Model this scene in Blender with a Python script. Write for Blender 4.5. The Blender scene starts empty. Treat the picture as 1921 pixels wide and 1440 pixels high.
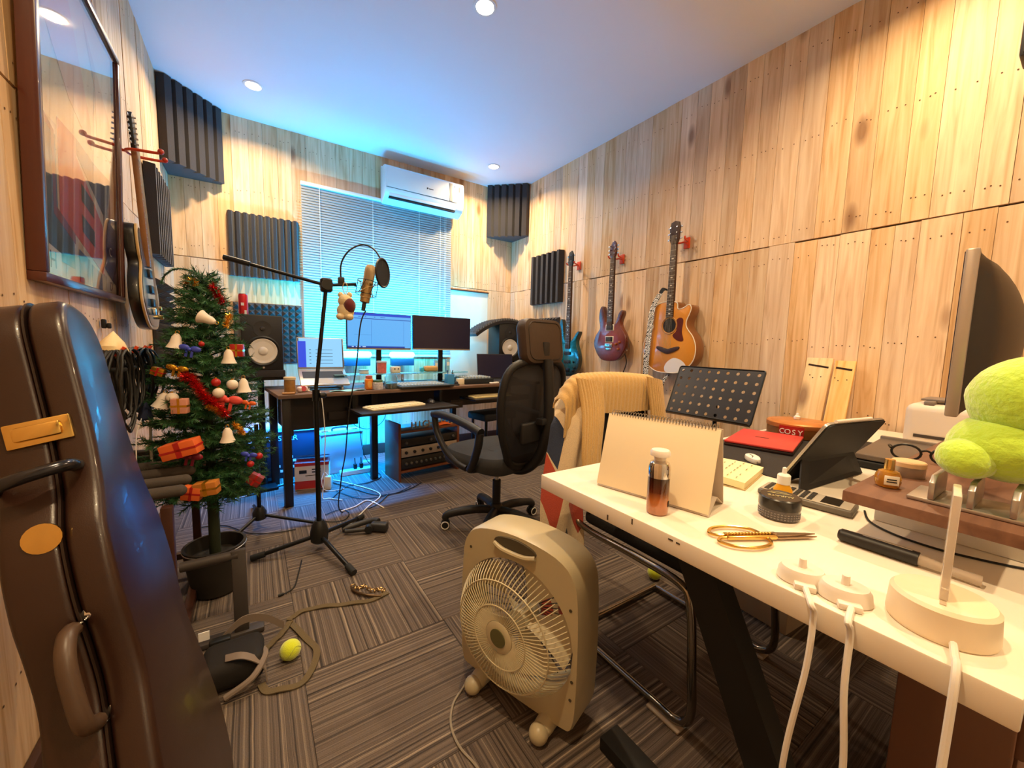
import bpy, bmesh, math, random
from mathutils import Vector, Matrix, Euler
R = math.radians
PI = math.pi
SC = bpy.context.scene
COL = SC.collection
random.seed(7)

# ------------------------------------------------------------------ camera
FPX, YAW, PITCH, ROLL, CH = 733.58, 0.58622, -0.09786, 0.025115, 1.1076
XL, XR, YB, YF, HC = -0.481, 2.566, 3.942, -1.45, 2.847
_f = Vector((math.sin(YAW)*math.cos(PITCH), math.cos(YAW)*math.cos(PITCH), math.sin(PITCH)))
_r0 = Vector((math.cos(YAW), -math.sin(YAW), 0)); _u0 = _r0.cross(_f)
_r = _r0*math.cos(ROLL) + _u0*math.sin(ROLL)
_u = -_r0*math.sin(ROLL) + _u0*math.cos(ROLL)
EYE = Vector((0, 0, CH))
cam = bpy.data.cameras.new('camera'); cam.sensor_fit = 'HORIZONTAL'; cam.sensor_width = 36
cam.lens = FPX/1921*36; cam.clip_start = 0.02
cam_o = bpy.data.objects.new('camera', cam); COL.objects.link(cam_o)
m3 = Matrix((( _r.x, _u.x, -_f.x), (_r.y, _u.y, -_f.y), (_r.z, _u.z, -_f.z)))
cam_o.matrix_world = Matrix.Translation(EYE) @ m3.to_4x4()
SC.camera = cam_o

def ray(px, py): return _f + _r*((px-960.5)/FPX) - _u*((py-720)/FPX)
def hit(px, py, ax, v):
    d = ray(px, py); return EYE + d*((v-EYE[ax])/d[ax])
def FL(px, py, z=0.0): return hit(px, py, 2, z)
def AX(px, py, x): return hit(px, py, 0, x)
def AY(px, py, y): return hit(px, py, 1, y)

# ------------------------------------------------------------------ world, exposure, lamps' strengths
SC.view_settings.view_transform = 'Standard'
SC.view_settings.look = 'None'
SC.view_settings.gamma = 1.0
SC.view_settings.use_curve_mapping = False
SC.view_settings.exposure = 0.0
wd = bpy.data.worlds.new('world'); SC.world = wd; wd.use_nodes = True
wd.node_tree.nodes['Background'].inputs[0].default_value = (0.05, 0.06, 0.09, 1)
wd.node_tree.nodes['Background'].inputs[1].default_value = 0.3
WARM = (1.0, 0.72, 0.40)
DOWN_W = 24.0
TUBE_E = 16.0          # glow of the LED tubes
CYAN = (0.0, 0.56, 1.0)
FILL_W = 30.0          # added blue fill behind the monitors, to light the blinds
TUBE_W = 18.0          # light of the LED tubes
STRIP_W = 85.0
BLUE = (0.0, 0.37, 1.0)

# ------------------------------------------------------------------ helpers
def lin(c):
    if isinstance(c, str):
        c = c.lstrip('#'); c = [int(c[i:i+2], 16)/255 for i in (0, 2, 4)]
        return tuple((x/12.92 if x <= .04045 else ((x+.055)/1.055)**2.4) for x in c) + (1,)
    return tuple(c) + (1,) if len(c) == 3 else tuple(c)
MATS = {}
def mat(name, col=None, rough=.5, metal=0., emit=None, es=0., trans=0., ior=1.45, var=0., vs=8., bump=0., bs=60., coat=0., alpha=1., sheen=0.):
    if name in MATS: return MATS[name]
    m = bpy.data.materials.new(name); m.use_nodes = True
    nt = m.node_tree; b = nt.nodes['Principled BSDF']
    c = lin(col)
    b.inputs['Base Color'].default_value = c; b.inputs['Roughness'].default_value = rough
    b.inputs['Metallic'].default_value = metal; b.inputs['IOR'].default_value = ior
    b.inputs['Transmission Weight'].default_value = trans
    b.inputs['Coat Weight'].default_value = coat; b.inputs['Alpha'].default_value = alpha
    b.inputs['Sheen Weight'].default_value = sheen
    if emit is not None:
        b.inputs['Emission Color'].default_value = lin(emit); b.inputs['Emission Strength'].default_value = es
    tc = nt.nodes.new('ShaderNodeTexCoord')
    if var > 0:
        n = nt.nodes.new('ShaderNodeTexNoise'); n.inputs['Scale'].default_value = vs; n.inputs['Detail'].default_value = 4
        nt.links.new(tc.outputs['Object'], n.inputs['Vector'])
        mx = nt.nodes.new('ShaderNodeMix'); mx.data_type = 'RGBA'
        mx.inputs[6].default_value = tuple(x*(1-var) for x in c[:3])+(1,)
        mx.inputs[7].default_value = tuple(min(1, x*(1+var)) for x in c[:3])+(1,)
        nt.links.new(n.outputs['Fac'], mx.inputs[0]); nt.links.new(mx.outputs[2], b.inputs['Base Color'])
    if bump > 0:
        n2 = nt.nodes.new('ShaderNodeTexNoise'); n2.inputs['Scale'].default_value = bs; n2.inputs['Detail'].default_value = 3
        nt.links.new(tc.outputs['Object'], n2.inputs['Vector'])
        bp = nt.nodes.new('ShaderNodeBump'); bp.inputs['Strength'].default_value = bump; bp.inputs['Distance'].default_value = .004
        nt.links.new(n2.outputs['Fac'], bp.inputs['Height']); nt.links.new(bp.outputs[0], b.inputs['Normal'])
    MATS[name] = m; return m
def ramp(nt, stops):
    r = nt.nodes.new('ShaderNodeValToRGB'); e = r.color_ramp.elements
    while len(e) < len(stops): e.new(0.5)
    for el, (p, c) in zip(e, stops): el.position = p; el.color = lin(c)
    return r
def node(nt, t, **kw):
    n = nt.nodes.new(t)
    for k, v in kw.items(): setattr(n, k, v)
    return n

class MB:
    """collects geometry for ONE mesh object"""
    def __init__(s): s.v = []; s.f = []
    def add(s, vs, fs, M=None):
        o = len(s.v)
        s.v += [tuple(M @ Vector(p)) if M is not None else tuple(p) for p in vs]
        s.f += [tuple(i+o for i in f) for f in fs]; return s
    def box(s, c, d, M=None):
        x, y, z = c; a, b, e = d[0]/2, d[1]/2, d[2]/2
        vs = [(x+i*a, y+j*b, z+k*e) for i in (-1, 1) for j in (-1, 1) for k in (-1, 1)]
        return s.add(vs, [(0,1,3,2), (4,6,7,5), (0,4,5,1), (2,3,7,6), (0,2,6,4), (1,5,7,3)], M)
    def rbox(s, c, d, r=.005, seg=2, M=None):
        bm = bmesh.new(); bmesh.ops.create_cube(bm, size=1)
        for v in bm.verts: v.co = Vector((v.co.x*d[0], v.co.y*d[1], v.co.z*d[2]))
        bmesh.ops.bevel(bm, geom=list(bm.edges), offset=min(r, min(d)*.49), segments=seg, profile=.5, affect='EDGES')
        return s.bm(bm, Matrix.Translation(c) if M is None else M @ Matrix.Translation(c))
    def bm(s, bm, M=None):
        bm.verts.index_update()
        s.add([v.co for v in bm.verts], [tuple(v.index for v in f.verts) for f in bm.faces], M); bm.free(); return s
    def tube(s, pts, r, n=8, closed=False, M=None, caps=True):
        pts = [Vector(p) for p in pts]; k = len(pts)
        rr = r if isinstance(r, (list, tuple)) else [r]*k
        tg = []
        for i in range(k):
            a = pts[i-1] if (i > 0 or closed) else pts[i]; b = pts[(i+1) % k] if (i < k-1 or closed) else pts[i]
            t = (b-a); tg.append(t.normalized() if t.length > 1e-9 else Vector((0, 0, 1)))
        up = Vector((0, 0, 1)) if abs(tg[0].z) < .9 else Vector((1, 0, 0))
        nr = (up - tg[0]*up.dot(tg[0])).normalized(); vs = []; fs = []
        for i in range(k):
            nr = (nr - tg[i]*nr.dot(tg[i]))
            nr = nr.normalized() if nr.length > 1e-6 else tg[i].orthogonal().normalized()
            bn = tg[i].cross(nr)
            for j in range(n):
                a = 2*PI*j/n; vs.append(pts[i] + (nr*math.cos(a)+bn*math.sin(a))*rr[i])
        for i in range(k if closed else k-1):
            for j in range(n):
                a, b = i*n+j, i*n+(j+1) % n; i2 = (i+1) % k
                fs.append((a, b, i2*n+(j+1) % n, i2*n+j))
        if caps and not closed:
            fs.append(tuple(range(n-1, -1, -1))); fs.append(tuple((k-1)*n+j for j in range(n)))
        return s.add(vs, fs, M)
    def cyl(s, a, b, r, r2=None, n=20, M=None):
        return s.tube([a, b], [r, r if r2 is None else r2], n, False, M)
    def lathe(s, prof, n=28, M=None, sx=1., sy=1.):
        vs = []; fs = []; k = len(prof)
        for (r, z) in prof:
            for j in range(n): a = 2*PI*j/n; vs.append((r*math.cos(a)*sx, r*math.sin(a)*sy, z))
        for i in range(k-1):
            for j in range(n):
                a, b = i*n+j, i*n+(j+1) % n; fs.append((a, b, b+n, a+n))
        fs.append(tuple(range(n-1, -1, -1))); fs.append(tuple((k-1)*n+j for j in range(n)))
        return s.add(vs, fs, M)
    def prism(s, out, z0, z1, M=None):
        k = len(out); vs = [(x, y, z0) for x, y in out] + [(x, y, z1) for x, y in out]
        fs = [tuple(range(k-1, -1, -1)), tuple(range(k, 2*k))] + [(i, (i+1) % k, k+(i+1) % k, k+i) for i in range(k)]
        return s.add(vs, fs, M)
    def ball(s, c, r, nu=16, nv=10, M=None):
        rx, ry, rz = r if isinstance(r, (list, tuple)) else (r, r, r)
        vs = [(c[0], c[1], c[2]-rz)]; fs = []
        for i in range(1, nv):
            t = -PI/2 + PI*i/nv
            for j in range(nu): a = 2*PI*j/nu; vs.append((c[0]+rx*math.cos(t)*math.cos(a), c[1]+ry*math.cos(t)*math.sin(a), c[2]+rz*math.sin(t)))
        vs.append((c[0], c[1], c[2]+rz)); e = len(vs)-1
        for j in range(nu):
            fs.append((0, 1+(j+1) % nu, 1+j)); fs.append((e, 1+(nv-2)*nu+j, 1+(nv-2)*nu+(j+1) % nu))
        for i in range(nv-2):
            for j in range(nu):
                a, b = 1+i*nu+j, 1+i*nu+(j+1) % nu; fs.append((a, b, b+nu, a+nu))
        return s.add(vs, fs, M)
    def sheet(s, fn, nu, nv, thick=0., M=None):
        """fn(u,v)->point, u,v in 0..1; closed solid when thick>0"""
        P = [[Vector(fn(i/nu, j/nv)) for j in range(nv+1)] for i in range(nu+1)]
        w = nv+1; vs = [p for row in P for p in row]; fs = []
        for i in range(nu):
            for j in range(nv): fs.append((i*w+j, (i+1)*w+j, (i+1)*w+j+1, i*w+j+1))
        if thick > 0:
            k = len(vs); bk = []
            for i in range(nu+1):
                for j in range(nv+1):
                    a = P[min(i+1, nu)][j]-P[max(i-1, 0)][j]; b = P[i][min(j+1, nv)]-P[i][max(j-1, 0)]
                    n = a.cross(b); n = n.normalized() if n.length > 1e-9 else Vector((0, 0, 1))
                    bk.append(P[i][j]-n*thick)
            vs = vs+bk; fs += [tuple(q+k for q in reversed(f)) for f in fs[:]]
            rim = [i*w for i in range(nu+1)] + [nu*w+j for j in range(1, nv+1)] + [i*w+nv for i in range(nu-1, -1, -1)] + [j for j in range(nv-1, 0, -1)]
            for q in range(len(rim)):
                a, b = rim[q], rim[(q+1) % len(rim)]; fs.append((b, a, a+k, b+k))
        return s.add(vs, fs, M)

def smooth_pts(pts, n=6, closed=False):
    P = [Vector(p) for p in pts]; k = len(P); out = []
    rng = range(k) if closed else range(k-1)
    for i in rng:
        if closed: a, b, c, d = P[i-1], P[i], P[(i+1) % k], P[(i+2) % k]
        else: a, b, c, d = P[max(i-1, 0)], P[i], P[i+1], P[min(i+2, k-1)]
        for j in range(n):
            t = j/n
            out.append(.5*((2*b)+(c-a)*t+(2*a-5*b+4*c-d)*t*t+(3*b-a-3*c+d)*t**3))
    if not closed: out.append(P[-1])
    return out
def outline(pts, n=5): return [(p.x, p.y) for p in smooth_pts([(x, y, 0) for x, y in pts], n, True)]
def rrect(w, h, r, n=5):
    o = []
    for cx, cy, a0 in ((w/2-r, h/2-r, 0), (-w/2+r, h/2-r, 90), (-w/2+r, -h/2+r, 180), (w/2-r, -h/2+r, 270)):
        for i in range(n+1): a = R(a0+90*i/n); o.append((cx+r*math.cos(a), cy+r*math.sin(a)))
    return o
def place(o, loc=None, rot=None):
    if loc is not None: o.location = loc
    if rot is not None: o.rotation_euler = rot
    return o
def tag(o, label=None, cat=None, group=None, kind=None):
    if label: o['label'] = label
    if cat: o['category'] = cat
    if group: o['group'] = group
    if kind: o['kind'] = kind
    return o
def obj(name, mb, m, parent=None, loc=None, rot=None, sharp=38, bevel=0., seg=2, smooth=True):
    me = bpy.data.meshes.new(name); me.from_pydata(mb.v, [], mb.f)
    bm = bmesh.new(); bm.from_mesh(me)
    bmesh.ops.recalc_face_normals(bm, faces=bm.faces)
    if bevel > 0:
        ed = [e for e in bm.edges if len(e.link_faces) == 2 and e.calc_face_angle(0) > R(30)]
        bmesh.ops.bevel(bm, geom=ed, offset=bevel, segments=seg, profile=.5, affect='EDGES', clamp_overlap=True)
    bm.to_mesh(me); bm.free()
    if smooth: me.shade_smooth(); me.set_sharp_from_angle(angle=R(sharp))
    me.materials.append(m)
    o = bpy.data.objects.new(name, me); COL.objects.link(o)
    if parent is not None: o.parent = parent
    return place(o, loc, rot)
def thing(name, label, cat, loc=(0, 0, 0), rotz=0., group=None, rot=None):
    o = bpy.data.objects.new(name, None); COL.objects.link(o); o.empty_display_size = .05
    o.location = loc; o.rotation_euler = rot if rot is not None else (0, 0, rotz)
    return tag(o, label, cat, group)
def struct(name, mb, m, **kw): return tag(obj(name, mb, m, **kw), kind='structure')
def copy_thing(o, loc=None, rot=None, label=None, parent=None):
    c = o.copy(); COL.objects.link(c); c.parent = parent
    if label: c['label'] = label
    for ch in list(o.children): copy_thing(ch, parent=c)
    return place(c, loc, rot)
def text(name, s, size, m, parent, M, ext=.0006, align='CENTER', sp=1.):
    cu = bpy.data.curves.new('t', 'FONT'); cu.body = s; cu.size = size; cu.extrude = ext
    cu.align_x = align; cu.align_y = 'CENTER'; cu.resolution_u = 3; cu.space_character = sp
    t = bpy.data.objects.new('t', cu); COL.objects.link(t)
    dg = bpy.context.evaluated_depsgraph_get(); dg.update()
    me = bpy.data.meshes.new_from_object(t.evaluated_get(dg)); bpy.data.objects.remove(t); bpy.data.curves.remove(cu)
    me.transform(M); me.materials.clear(); me.materials.append(m)
    o = bpy.data.objects.new(name, me); COL.objects.link(o); o.parent = parent; return o
def frame3(o, x, y, z=None):
    """matrix with origin o and axes x,y,(z)"""
    x = Vector(x).normalized(); y = Vector(y); y = (y-x*y.dot(x)).normalized(); z = x.cross(y)
    return Matrix(((x.x, y.x, z.x, o[0]), (x.y, y.y, z.y, o[1]), (x.z, y.z, z.z, o[2]), (0, 0, 0, 1)))
def T(x, y, z): return Matrix.Translation((x, y, z))
def RX(a): return Matrix.Rotation(R(a), 4, 'X')
def RY(a): return Matrix.Rotation(R(a), 4, 'Y')
def RZ(a): return Matrix.Rotation(R(a), 4, 'Z')
def lamp(name, kind, parent, loc, energy, color, rot=None, **kw):
    l = bpy.data.lights.new(name, kind); l.energy = energy; l.color = color
    for k, v in kw.items(): setattr(l, k, v)
    o = bpy.data.objects.new(name, l); COL.objects.link(o); o.parent = parent
    return place(o, loc, rot)
# ------------------------------------------------------------------ special materials
def pine_mat(name, base, dark, light, along='Z'):
    m = bpy.data.materials.new(name); m.use_nodes = True; nt = m.node_tree; b = nt.nodes['Principled BSDF']
    L = nt.links.new
    tc = node(nt, 'ShaderNodeTexCoord'); oi = node(nt, 'ShaderNodeObjectInfo')
    sc = node(nt, 'ShaderNodeVectorMath', operation='SCALE'); sc.inputs[0].default_value = (31, 17, 23); L(oi.outputs['Random'], sc.inputs['Scale'])
    ad = node(nt, 'ShaderNodeVectorMath', operation='ADD'); L(tc.outputs['Object'], ad.inputs[0]); L(sc.outputs[0], ad.inputs[1])
    mp = node(nt, 'ShaderNodeMapping'); mp.inputs['Scale'].default_value = {'Z': (22, 22, 1.3), 'X': (1.3, 22, 22), 'Y': (22, 1.3, 22)}[along]; L(ad.outputs[0], mp.inputs[0])
    n = node(nt, 'ShaderNodeTexNoise'); n.inputs['Scale'].default_value = 1.6; n.inputs['Detail'].default_value = 6; n.inputs['Distortion'].default_value = .9; L(mp.outputs[0], n.inputs['Vector'])
    rp = ramp(nt, [(.28, dark), (.47, base), (.75, light)]); L(n.outputs['Fac'], rp.inputs[0])
    # knots
    mp2 = node(nt, 'ShaderNodeMapping'); mp2.inputs['Scale'].default_value = {'Z': (7, 7, 2.6), 'X': (2.6, 7, 7), 'Y': (7, 2.6, 7)}[along]; L(ad.outputs[0], mp2.inputs[0])
    vo = node(nt, 'ShaderNodeTexVoronoi'); vo.inputs['Scale'].default_value = .62; L(mp2.outputs[0], vo.inputs['Vector'])
    k = node(nt, 'ShaderNodeMapRange'); k.inputs[1].default_value = .06; k.inputs[2].default_value = .15; k.inputs[3].default_value = .75; k.inputs[4].default_value = 0; L(vo.outputs['Distance'], k.inputs[0])
    mx = node(nt, 'ShaderNodeMix', data_type='RGBA'); mx.inputs[7].default_value = lin('#7a4a24'); L(k.outputs[0], mx.inputs[0]); L(rp.outputs[0], mx.inputs[6])
    # board to board tint
    hv = node(nt, 'ShaderNodeHueSaturation'); L(mx.outputs[2], hv.inputs['Color'])
    mr = node(nt, 'ShaderNodeMapRange'); mr.inputs[3].default_value = .78; mr.inputs[4].default_value = 1.12; L(oi.outputs['Random'], mr.inputs[0]); L(mr.outputs[0], hv.inputs['Value'])
    wn = node(nt, 'ShaderNodeTexWhiteNoise', noise_dimensions='1D'); L(oi.outputs['Random'], wn.inputs['W'])
    mr2 = node(nt, 'ShaderNodeMapRange'); mr2.inputs[3].default_value = .85; mr2.inputs[4].default_value = 1.12; L(wn.outputs['Value'], mr2.inputs[0]); L(mr2.outputs[0], hv.inputs['Saturation'])
    L(hv.outputs[0], b.inputs['Base Color']); b.inputs['Roughness'].default_value = .62
    bp = node(nt, 'ShaderNodeBump'); bp.inputs['Strength'].default_value = .12; bp.inputs['Distance'].default_value = .002; L(n.outputs['Fac'], bp.inputs['Height']); L(bp.outputs[0], b.inputs['Normal'])
    MATS[name] = m; return m
pine = pine_mat('pine', '#dcb78e', '#c49a6c', '#ecd0ab')
walnut = pine_mat('walnut_veneer', '#6a3e22', '#5a321a', '#784a2c', 'X')
def carpet_mat():
    m = bpy.data.materials.new('striped_carpet'); m.use_nodes = True; nt = m.node_tree; b = nt.nodes['Principled BSDF']; L = nt.links.new
    tc = node(nt, 'ShaderNodeTexCoord'); oi = node(nt, 'ShaderNodeObjectInfo'); sx = node(nt, 'ShaderNodeSeparateXYZ'); L(tc.outputs['Object'], sx.inputs[0])
    # slight waviness of the yarn lines
    wv = node(nt, 'ShaderNodeTexNoise'); wv.inputs['Scale'].default_value = 9; L(tc.outputs['Object'], wv.inputs['Vector'])
    a = node(nt, 'ShaderNodeMath', operation='MULTIPLY_ADD'); a.inputs[1].default_value = .004; L(wv.outputs['Fac'], a.inputs[0]); L(sx.outputs['X'], a.inputs[2])
    rr = node(nt, 'ShaderNodeMath', operation='MULTIPLY_ADD'); rr.inputs[1].default_value = 57.; L(oi.outputs['Random'], rr.inputs[0]); L(a.outputs[0], rr.inputs[2])
    n = node(nt, 'ShaderNodeTexNoise', noise_dimensions='1D'); n.inputs['Scale'].default_value = 85; n.inputs['Detail'].default_value = 3.5; n.inputs['Roughness'].default_value = .75; L(rr.outputs[0], n.inputs['W'])
    rp = ramp(nt, [(.30, '#231d1b'), (.42, '#4d423c'), (.52, '#5d5048'), (.62, '#75675a'), (.74, '#a08f7c')]); L(n.outputs['Fac'], rp.inputs[0])
    fn = node(nt, 'ShaderNodeTexNoise'); fn.inputs['Scale'].default_value = 420; L(tc.outputs['Object'], fn.inputs['Vector'])
    mr = node(nt, 'ShaderNodeMapRange'); mr.inputs[3].default_value = .6; mr.inputs[4].default_value = 1.35; L(fn.outputs['Fac'], mr.inputs[0])
    hv = node(nt, 'ShaderNodeHueSaturation'); L(rp.outputs[0], hv.inputs['Color']); L(mr.outputs[0], hv.inputs['Value'])
    L(hv.outputs[0], b.inputs['Base Color']); b.inputs['Roughness'].default_value = .95
    bp = node(nt, 'ShaderNodeBump'); bp.inputs['Strength'].default_value = .5; bp.inputs['Distance'].default_value = .004; L(fn.outputs['Fac'], bp.inputs['Height']); L(bp.outputs[0], b.inputs['Normal'])
    return m
carpet = carpet_mat()
white_paint = mat('ceiling_paint', '#e6e8ec', .85, var=.02, vs=3)
dark_gap = mat('dark_gap', '#3c2a1c', .9)
plaster = mat('plaster', '#e3dccb', .8, var=.06, vs=5)
base_brown = mat('baseboard_brown', '#4a3026', .5, var=.15, vs=12)
foam = mat('charcoal_foam', '#2e2b2c', .95, bump=.5, bs=300, sheen=.2)
black_pl = mat('black_plastic', '#161616', .45)
black_mt = mat('black_metal', '#121213', .38, .3)
matte_black = mat('matte_black', '#0d0d0f', .7)
dark_grey = mat('dark_grey', '#2c2b2c', .5)
chrome = mat('chrome', '#d8d8d8', .12, 1)
alu = mat('aluminium', '#b9b5b2', .35, .8)
gold = mat('gold', '#e6c070', .2, 1)
white_pl = mat('white_plastic', '#e8e6e0', .35)
paper = mat('paper', '#efe9da', .8)
cream = mat('cream_plastic', '#c9bc9c', .35, var=.04, vs=3)
red_pl = mat('red_plastic', '#c2391f', .4)
orange_pl = mat('orange_hook', '#d4471f', .4)
glass = mat('clear_glass', '#ffffff', .03, trans=1., ior=1.45)
rubber = mat('rubber', '#1a1a1a', .8)
cable_b = mat('black_cable', '#111112', .55)
cable_w = mat('white_cable', '#e6e0d6', .5)
text_w = mat('white_print', '#e8e8e8', .6)
text_k = mat('black_print', '#181818', .6)

# ------------------------------------------------------------------ floor: carpet tiles
LX, LY = XR-XL, YB-YF
floor = struct('floor', MB().box(((XL+XR)/2, (YB+YF)/2, -.06), (LX+.2, LY+.2, .1)), dark_gap)
tile_me = None
ax0, ay0 = .6064-2.5, 1.8727-3.5
for i in range(9):
    for j in range(12):
        cx, cy = ax0+.25+.5*i, ay0+.25+.5*j
        x0, x1, y0, y1 = max(cx-.2496, XL), min(cx+.2496, XR), max(cy-.2496, YF), min(cy+.2496, YB)
        if x1-x0 < .03 or y1-y0 < .03: continue
        flip = (i+j) % 2
        full = abs(x1-x0-.4992) < 1e-6 and abs(y1-y0-.4992) < 1e-6
        if full and tile_me is not None:
            o = bpy.data.objects.new('carpet_tile', tile_me); COL.objects.link(o); o.parent = floor
        else:
            w, d = (x1-x0, y1-y0) if not flip else (y1-y0, x1-x0)
            o = obj('carpet_tile', MB().box((0, 0, -.005), (w, d, .01)), carpet, floor, bevel=.001, seg=1)
            if full: tile_me = o.data
        place(o, ((x0+x1)/2, (y0+y1)/2, 0), (0, 0, PI/2 if flip else 0))
# ------------------------------------------------------------------ ceiling and hidden wall behind the camera
ceiling = struct('ceiling', MB().box(((XL+XR)/2, (YB+YF)/2, HC+.05), (LX+.3, LY+.3, .1)), white_paint)
nail_m = mat('nail_head', '#5a3a20', .7)
SEAM = 1.722
def boards(wall, length, fn, seed, skip=None, wmin=.085, wmax=.135, vis=None):
    """fn(s0,s1,z0,z1,depth) -> (centre, size) of a board; s runs along the wall"""
    rnd = random.Random(seed); nails = MB(); nk = 0
    for row in (0, 1):
        s = 0.
        while s < length-1e-4:
            w = rnd.uniform(wmin, wmax)
            if length-s-w < .05: w = length-s
            e = min(s+w, length)
            z0, z1 = (0.0, SEAM+rnd.uniform(-.004, .004)) if row == 0 else (SEAM+.0065, HC)
            segs = [(s, e, z0, z1)]
            if skip:
                out = []
                for (a, b, c, d) in segs:
                    cut = [(a, b, c, d)]
                    for (p, q, u, v) in skip:
                        nxt = []
                        for (a1, b1, c1, d1) in cut:
                            if b1 <= p or a1 >= q or d1 <= u or c1 >= v: nxt.append((a1, b1, c1, d1)); continue
                            if a1 < p: nxt.append((a1, p, c1, d1))
                            if b1 > q: nxt.append((q, b1, c1, d1))
                            if c1 < u: nxt.append((max(a1, p), min(b1, q), c1, u))
                            if d1 > v: nxt.append((max(a1, p), min(b1, q), v, d1))
                        cut = nxt
                    out += cut
                segs = out
            dp = rnd.uniform(0, .003)
            for (a, b, c, d) in segs:
                if b-a < .006 or d-c < .01: continue
                ce, si, rot = fn(a+.0008, b-.0008, c, d, dp)
                mbx = MB().box((0, 0, 0), si)
                obj('plank', mbx, pine, wall, ce, None, smooth=False)
                for zr in (.28, .78, 1.17, 1.655, 1.80, 2.27, 2.72):
                    zz = zr+rnd.uniform(-.03, .03)
                    if not (c+.02 < zz < d-.02): continue
                    for t in ((.25, .5, .75) if rnd.random() < .5 else (.3, .72)):
                        nails.add(*rot(a+(b-a)*(t+rnd.uniform(-.06, .06)), zz+rnd.uniform(-.006, .006), dp)); nk += 1
            s = e
    n = obj('nail_heads', nails, nail_m, wall, smooth=False); n['kind'] = 'stuff'
def nailgeo(c, ax, sgn):
    vs = [c]; k = 6
    for j in range(k):
        a = 2*PI*j/k; r = .0032
        p = [c[0], c[1], c[2]+r*math.sin(a)]; p[ax] += r*math.cos(a); vs.append(tuple(p))
    return vs, [(0, 1+j, 1+(j+1) % k) for j in range(k)]
TH = .014
wall_r = struct('wall_right', MB().box((XR+.07, (YB+YF)/2, HC/2), (.1, LY+.3, HC)), dark_gap)
boards(wall_r, LY, lambda a, b, c, d, dp: ((XR+.0105-dp/2, YF+(a+b)/2, (c+d)/2), (TH+dp+.006, b-a, d-c),
       lambda s, z, q: nailgeo((XR-dp+.0002-.0009, YF+s, z), 1, -1)), 3)
wall_l = struct('wall_left', MB().box((XL-.07, (YB+YF)/2, HC/2), (.1, LY+.3, HC)), dark_gap)
boards(wall_l, LY, lambda a, b, c, d, dp: ((XL-.0105+dp/2, YF+(a+b)/2, (c+d)/2), (TH+dp+.006, b-a, d-c),
       lambda s, z, q: nailgeo((XL+dp+.0007, YF+s, z), 1, 1)), 5)
wall_f = struct('wall_front', MB().box(((XL+XR)/2, YF-.05, HC/2), (LX+.3, .1, HC)), plaster)
# back wall: backing with the window opening cut out
WX0, WX1, WZ0, WZ1 = .44, 1.72, .98, 2.40
wb = MB()
for (a, b, c, d) in ((XL-.1, WX0, 0, HC), (WX1, XR+.1, 0, HC), (WX0, WX1, 0, WZ0), (WX0, WX1, WZ1, HC)):
    wb.box(((a+b)/2, YB+.07, (c+d)/2), (b-a, .1, d-c))
wall_b = struct('wall_back', wb, plaster)
PX0, PX1, PZ1 = 1.79, 2.255, 1.69
boards(wall_b, LX, lambda a, b, c, d, dp: ((XL+(a+b)/2, YB+.0105-dp/2, (c+d)/2), (b-a, TH+dp+.006, d-c),
       lambda s, z, q: nailgeo((XL+s, YB-dp-.0007, z), 0, 1)), 11,
       skip=[(WX0-XL, WX1-XL, WZ0, WZ1), (PX0-XL, PX1-XL, .62, PZ1)])
obj('plaster_patch', MB().box(((PX0+PX1)/2, YB+.008, (.62+PZ1)/2), (PX1-PX0, .012, PZ1-.62)), plaster, wall_b)
obj('patch_ledge', MB().box(((PX0+PX1)/2, YB-.002, PZ1+.003), (PX1-PX0+.01, .03, .012)), base_brown, wall_b)
for nm, c, d in (('baseboard_back', ((XL+XR)/2, YB-.012, .05), (LX-.05, .02, .1)), ('baseboard_left', (XL+.012, (YF+YB)/2, .05), (.02, LY-.08, .1)), ('baseboard_right', (XR-.012, (YF+YB)/2, .05), (.02, LY-.08, .1))):
    struct(nm, MB().box(c, d), base_brown, bevel=.004)
# ------------------------------------------------------------------ window and blinds
frame_w = mat('window_frame_white', '#dfe3e6', .4)
night = mat('night_glass', '#0a1018', .05, 0, coat=.5)
wf = MB()
for (a, b, c, d) in ((WX0, WX0+.05, WZ0, WZ1), (WX1-.05, WX1, WZ0, WZ1), (WX0, WX1, WZ0, WZ0+.05), (WX0, WX1, WZ1-.05, WZ1), (1.055, 1.105, WZ0, WZ1)):
    wf.box(((a+b)/2, YB+.045, (c+d)/2), (b-a, .05, d-c))
win = struct('window_1', wf, frame_w, bevel=.004)
for a, b in ((WX0+.05, 1.055), (1.105, WX1-.05)):
    obj('pane', MB().box(((a+b)/2, YB+.06, (WZ0+WZ1)/2), (b-a, .006, WZ1-WZ0-.1)), night, win)
slat_m = mat('blind_slat', '#959da3', .45)
cord_m = mat('blind_cord', '#d8d8d4', .7)
bx0, bx1, bzt = .385, 1.785, 2.455
bl = thing('venetian_blind', 'pale grey venetian blind closed over the window behind the monitors', 'window blind', (0, 0, 0))
obj('head_rail', MB().rbox(((bx0+bx1)/2, YB-.03, bzt-.015), (bx1-bx0, .035, .03), .004), frame_w, bl)
sl = None; zz = bzt-.045
prof = [(-.0125+.025*i/6, .0028*(1-((i-3)/3)**2)) for i in range(7)]
while zz > .99:
    if sl is None:
        ms = MB()
        def sf(u, v):
            a, c = prof[int(round(v*6))]; t = R(72)
            return (bx0+.004+(bx1-bx0-.008)*u, a*math.cos(t)-c*math.sin(t), a*math.sin(t)+c*math.cos(t))
        ms.sheet(sf, 1, 6, .0006)
        sl = obj('slat', ms, slat_m, bl, (0, YB-.03, zz)); sme = sl.data
    else:
        o = bpy.data.objects.new('slat', sme); COL.objects.link(o); o.parent = bl; o.location = (0, YB-.03, zz)
    zz -= .0225
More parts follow.
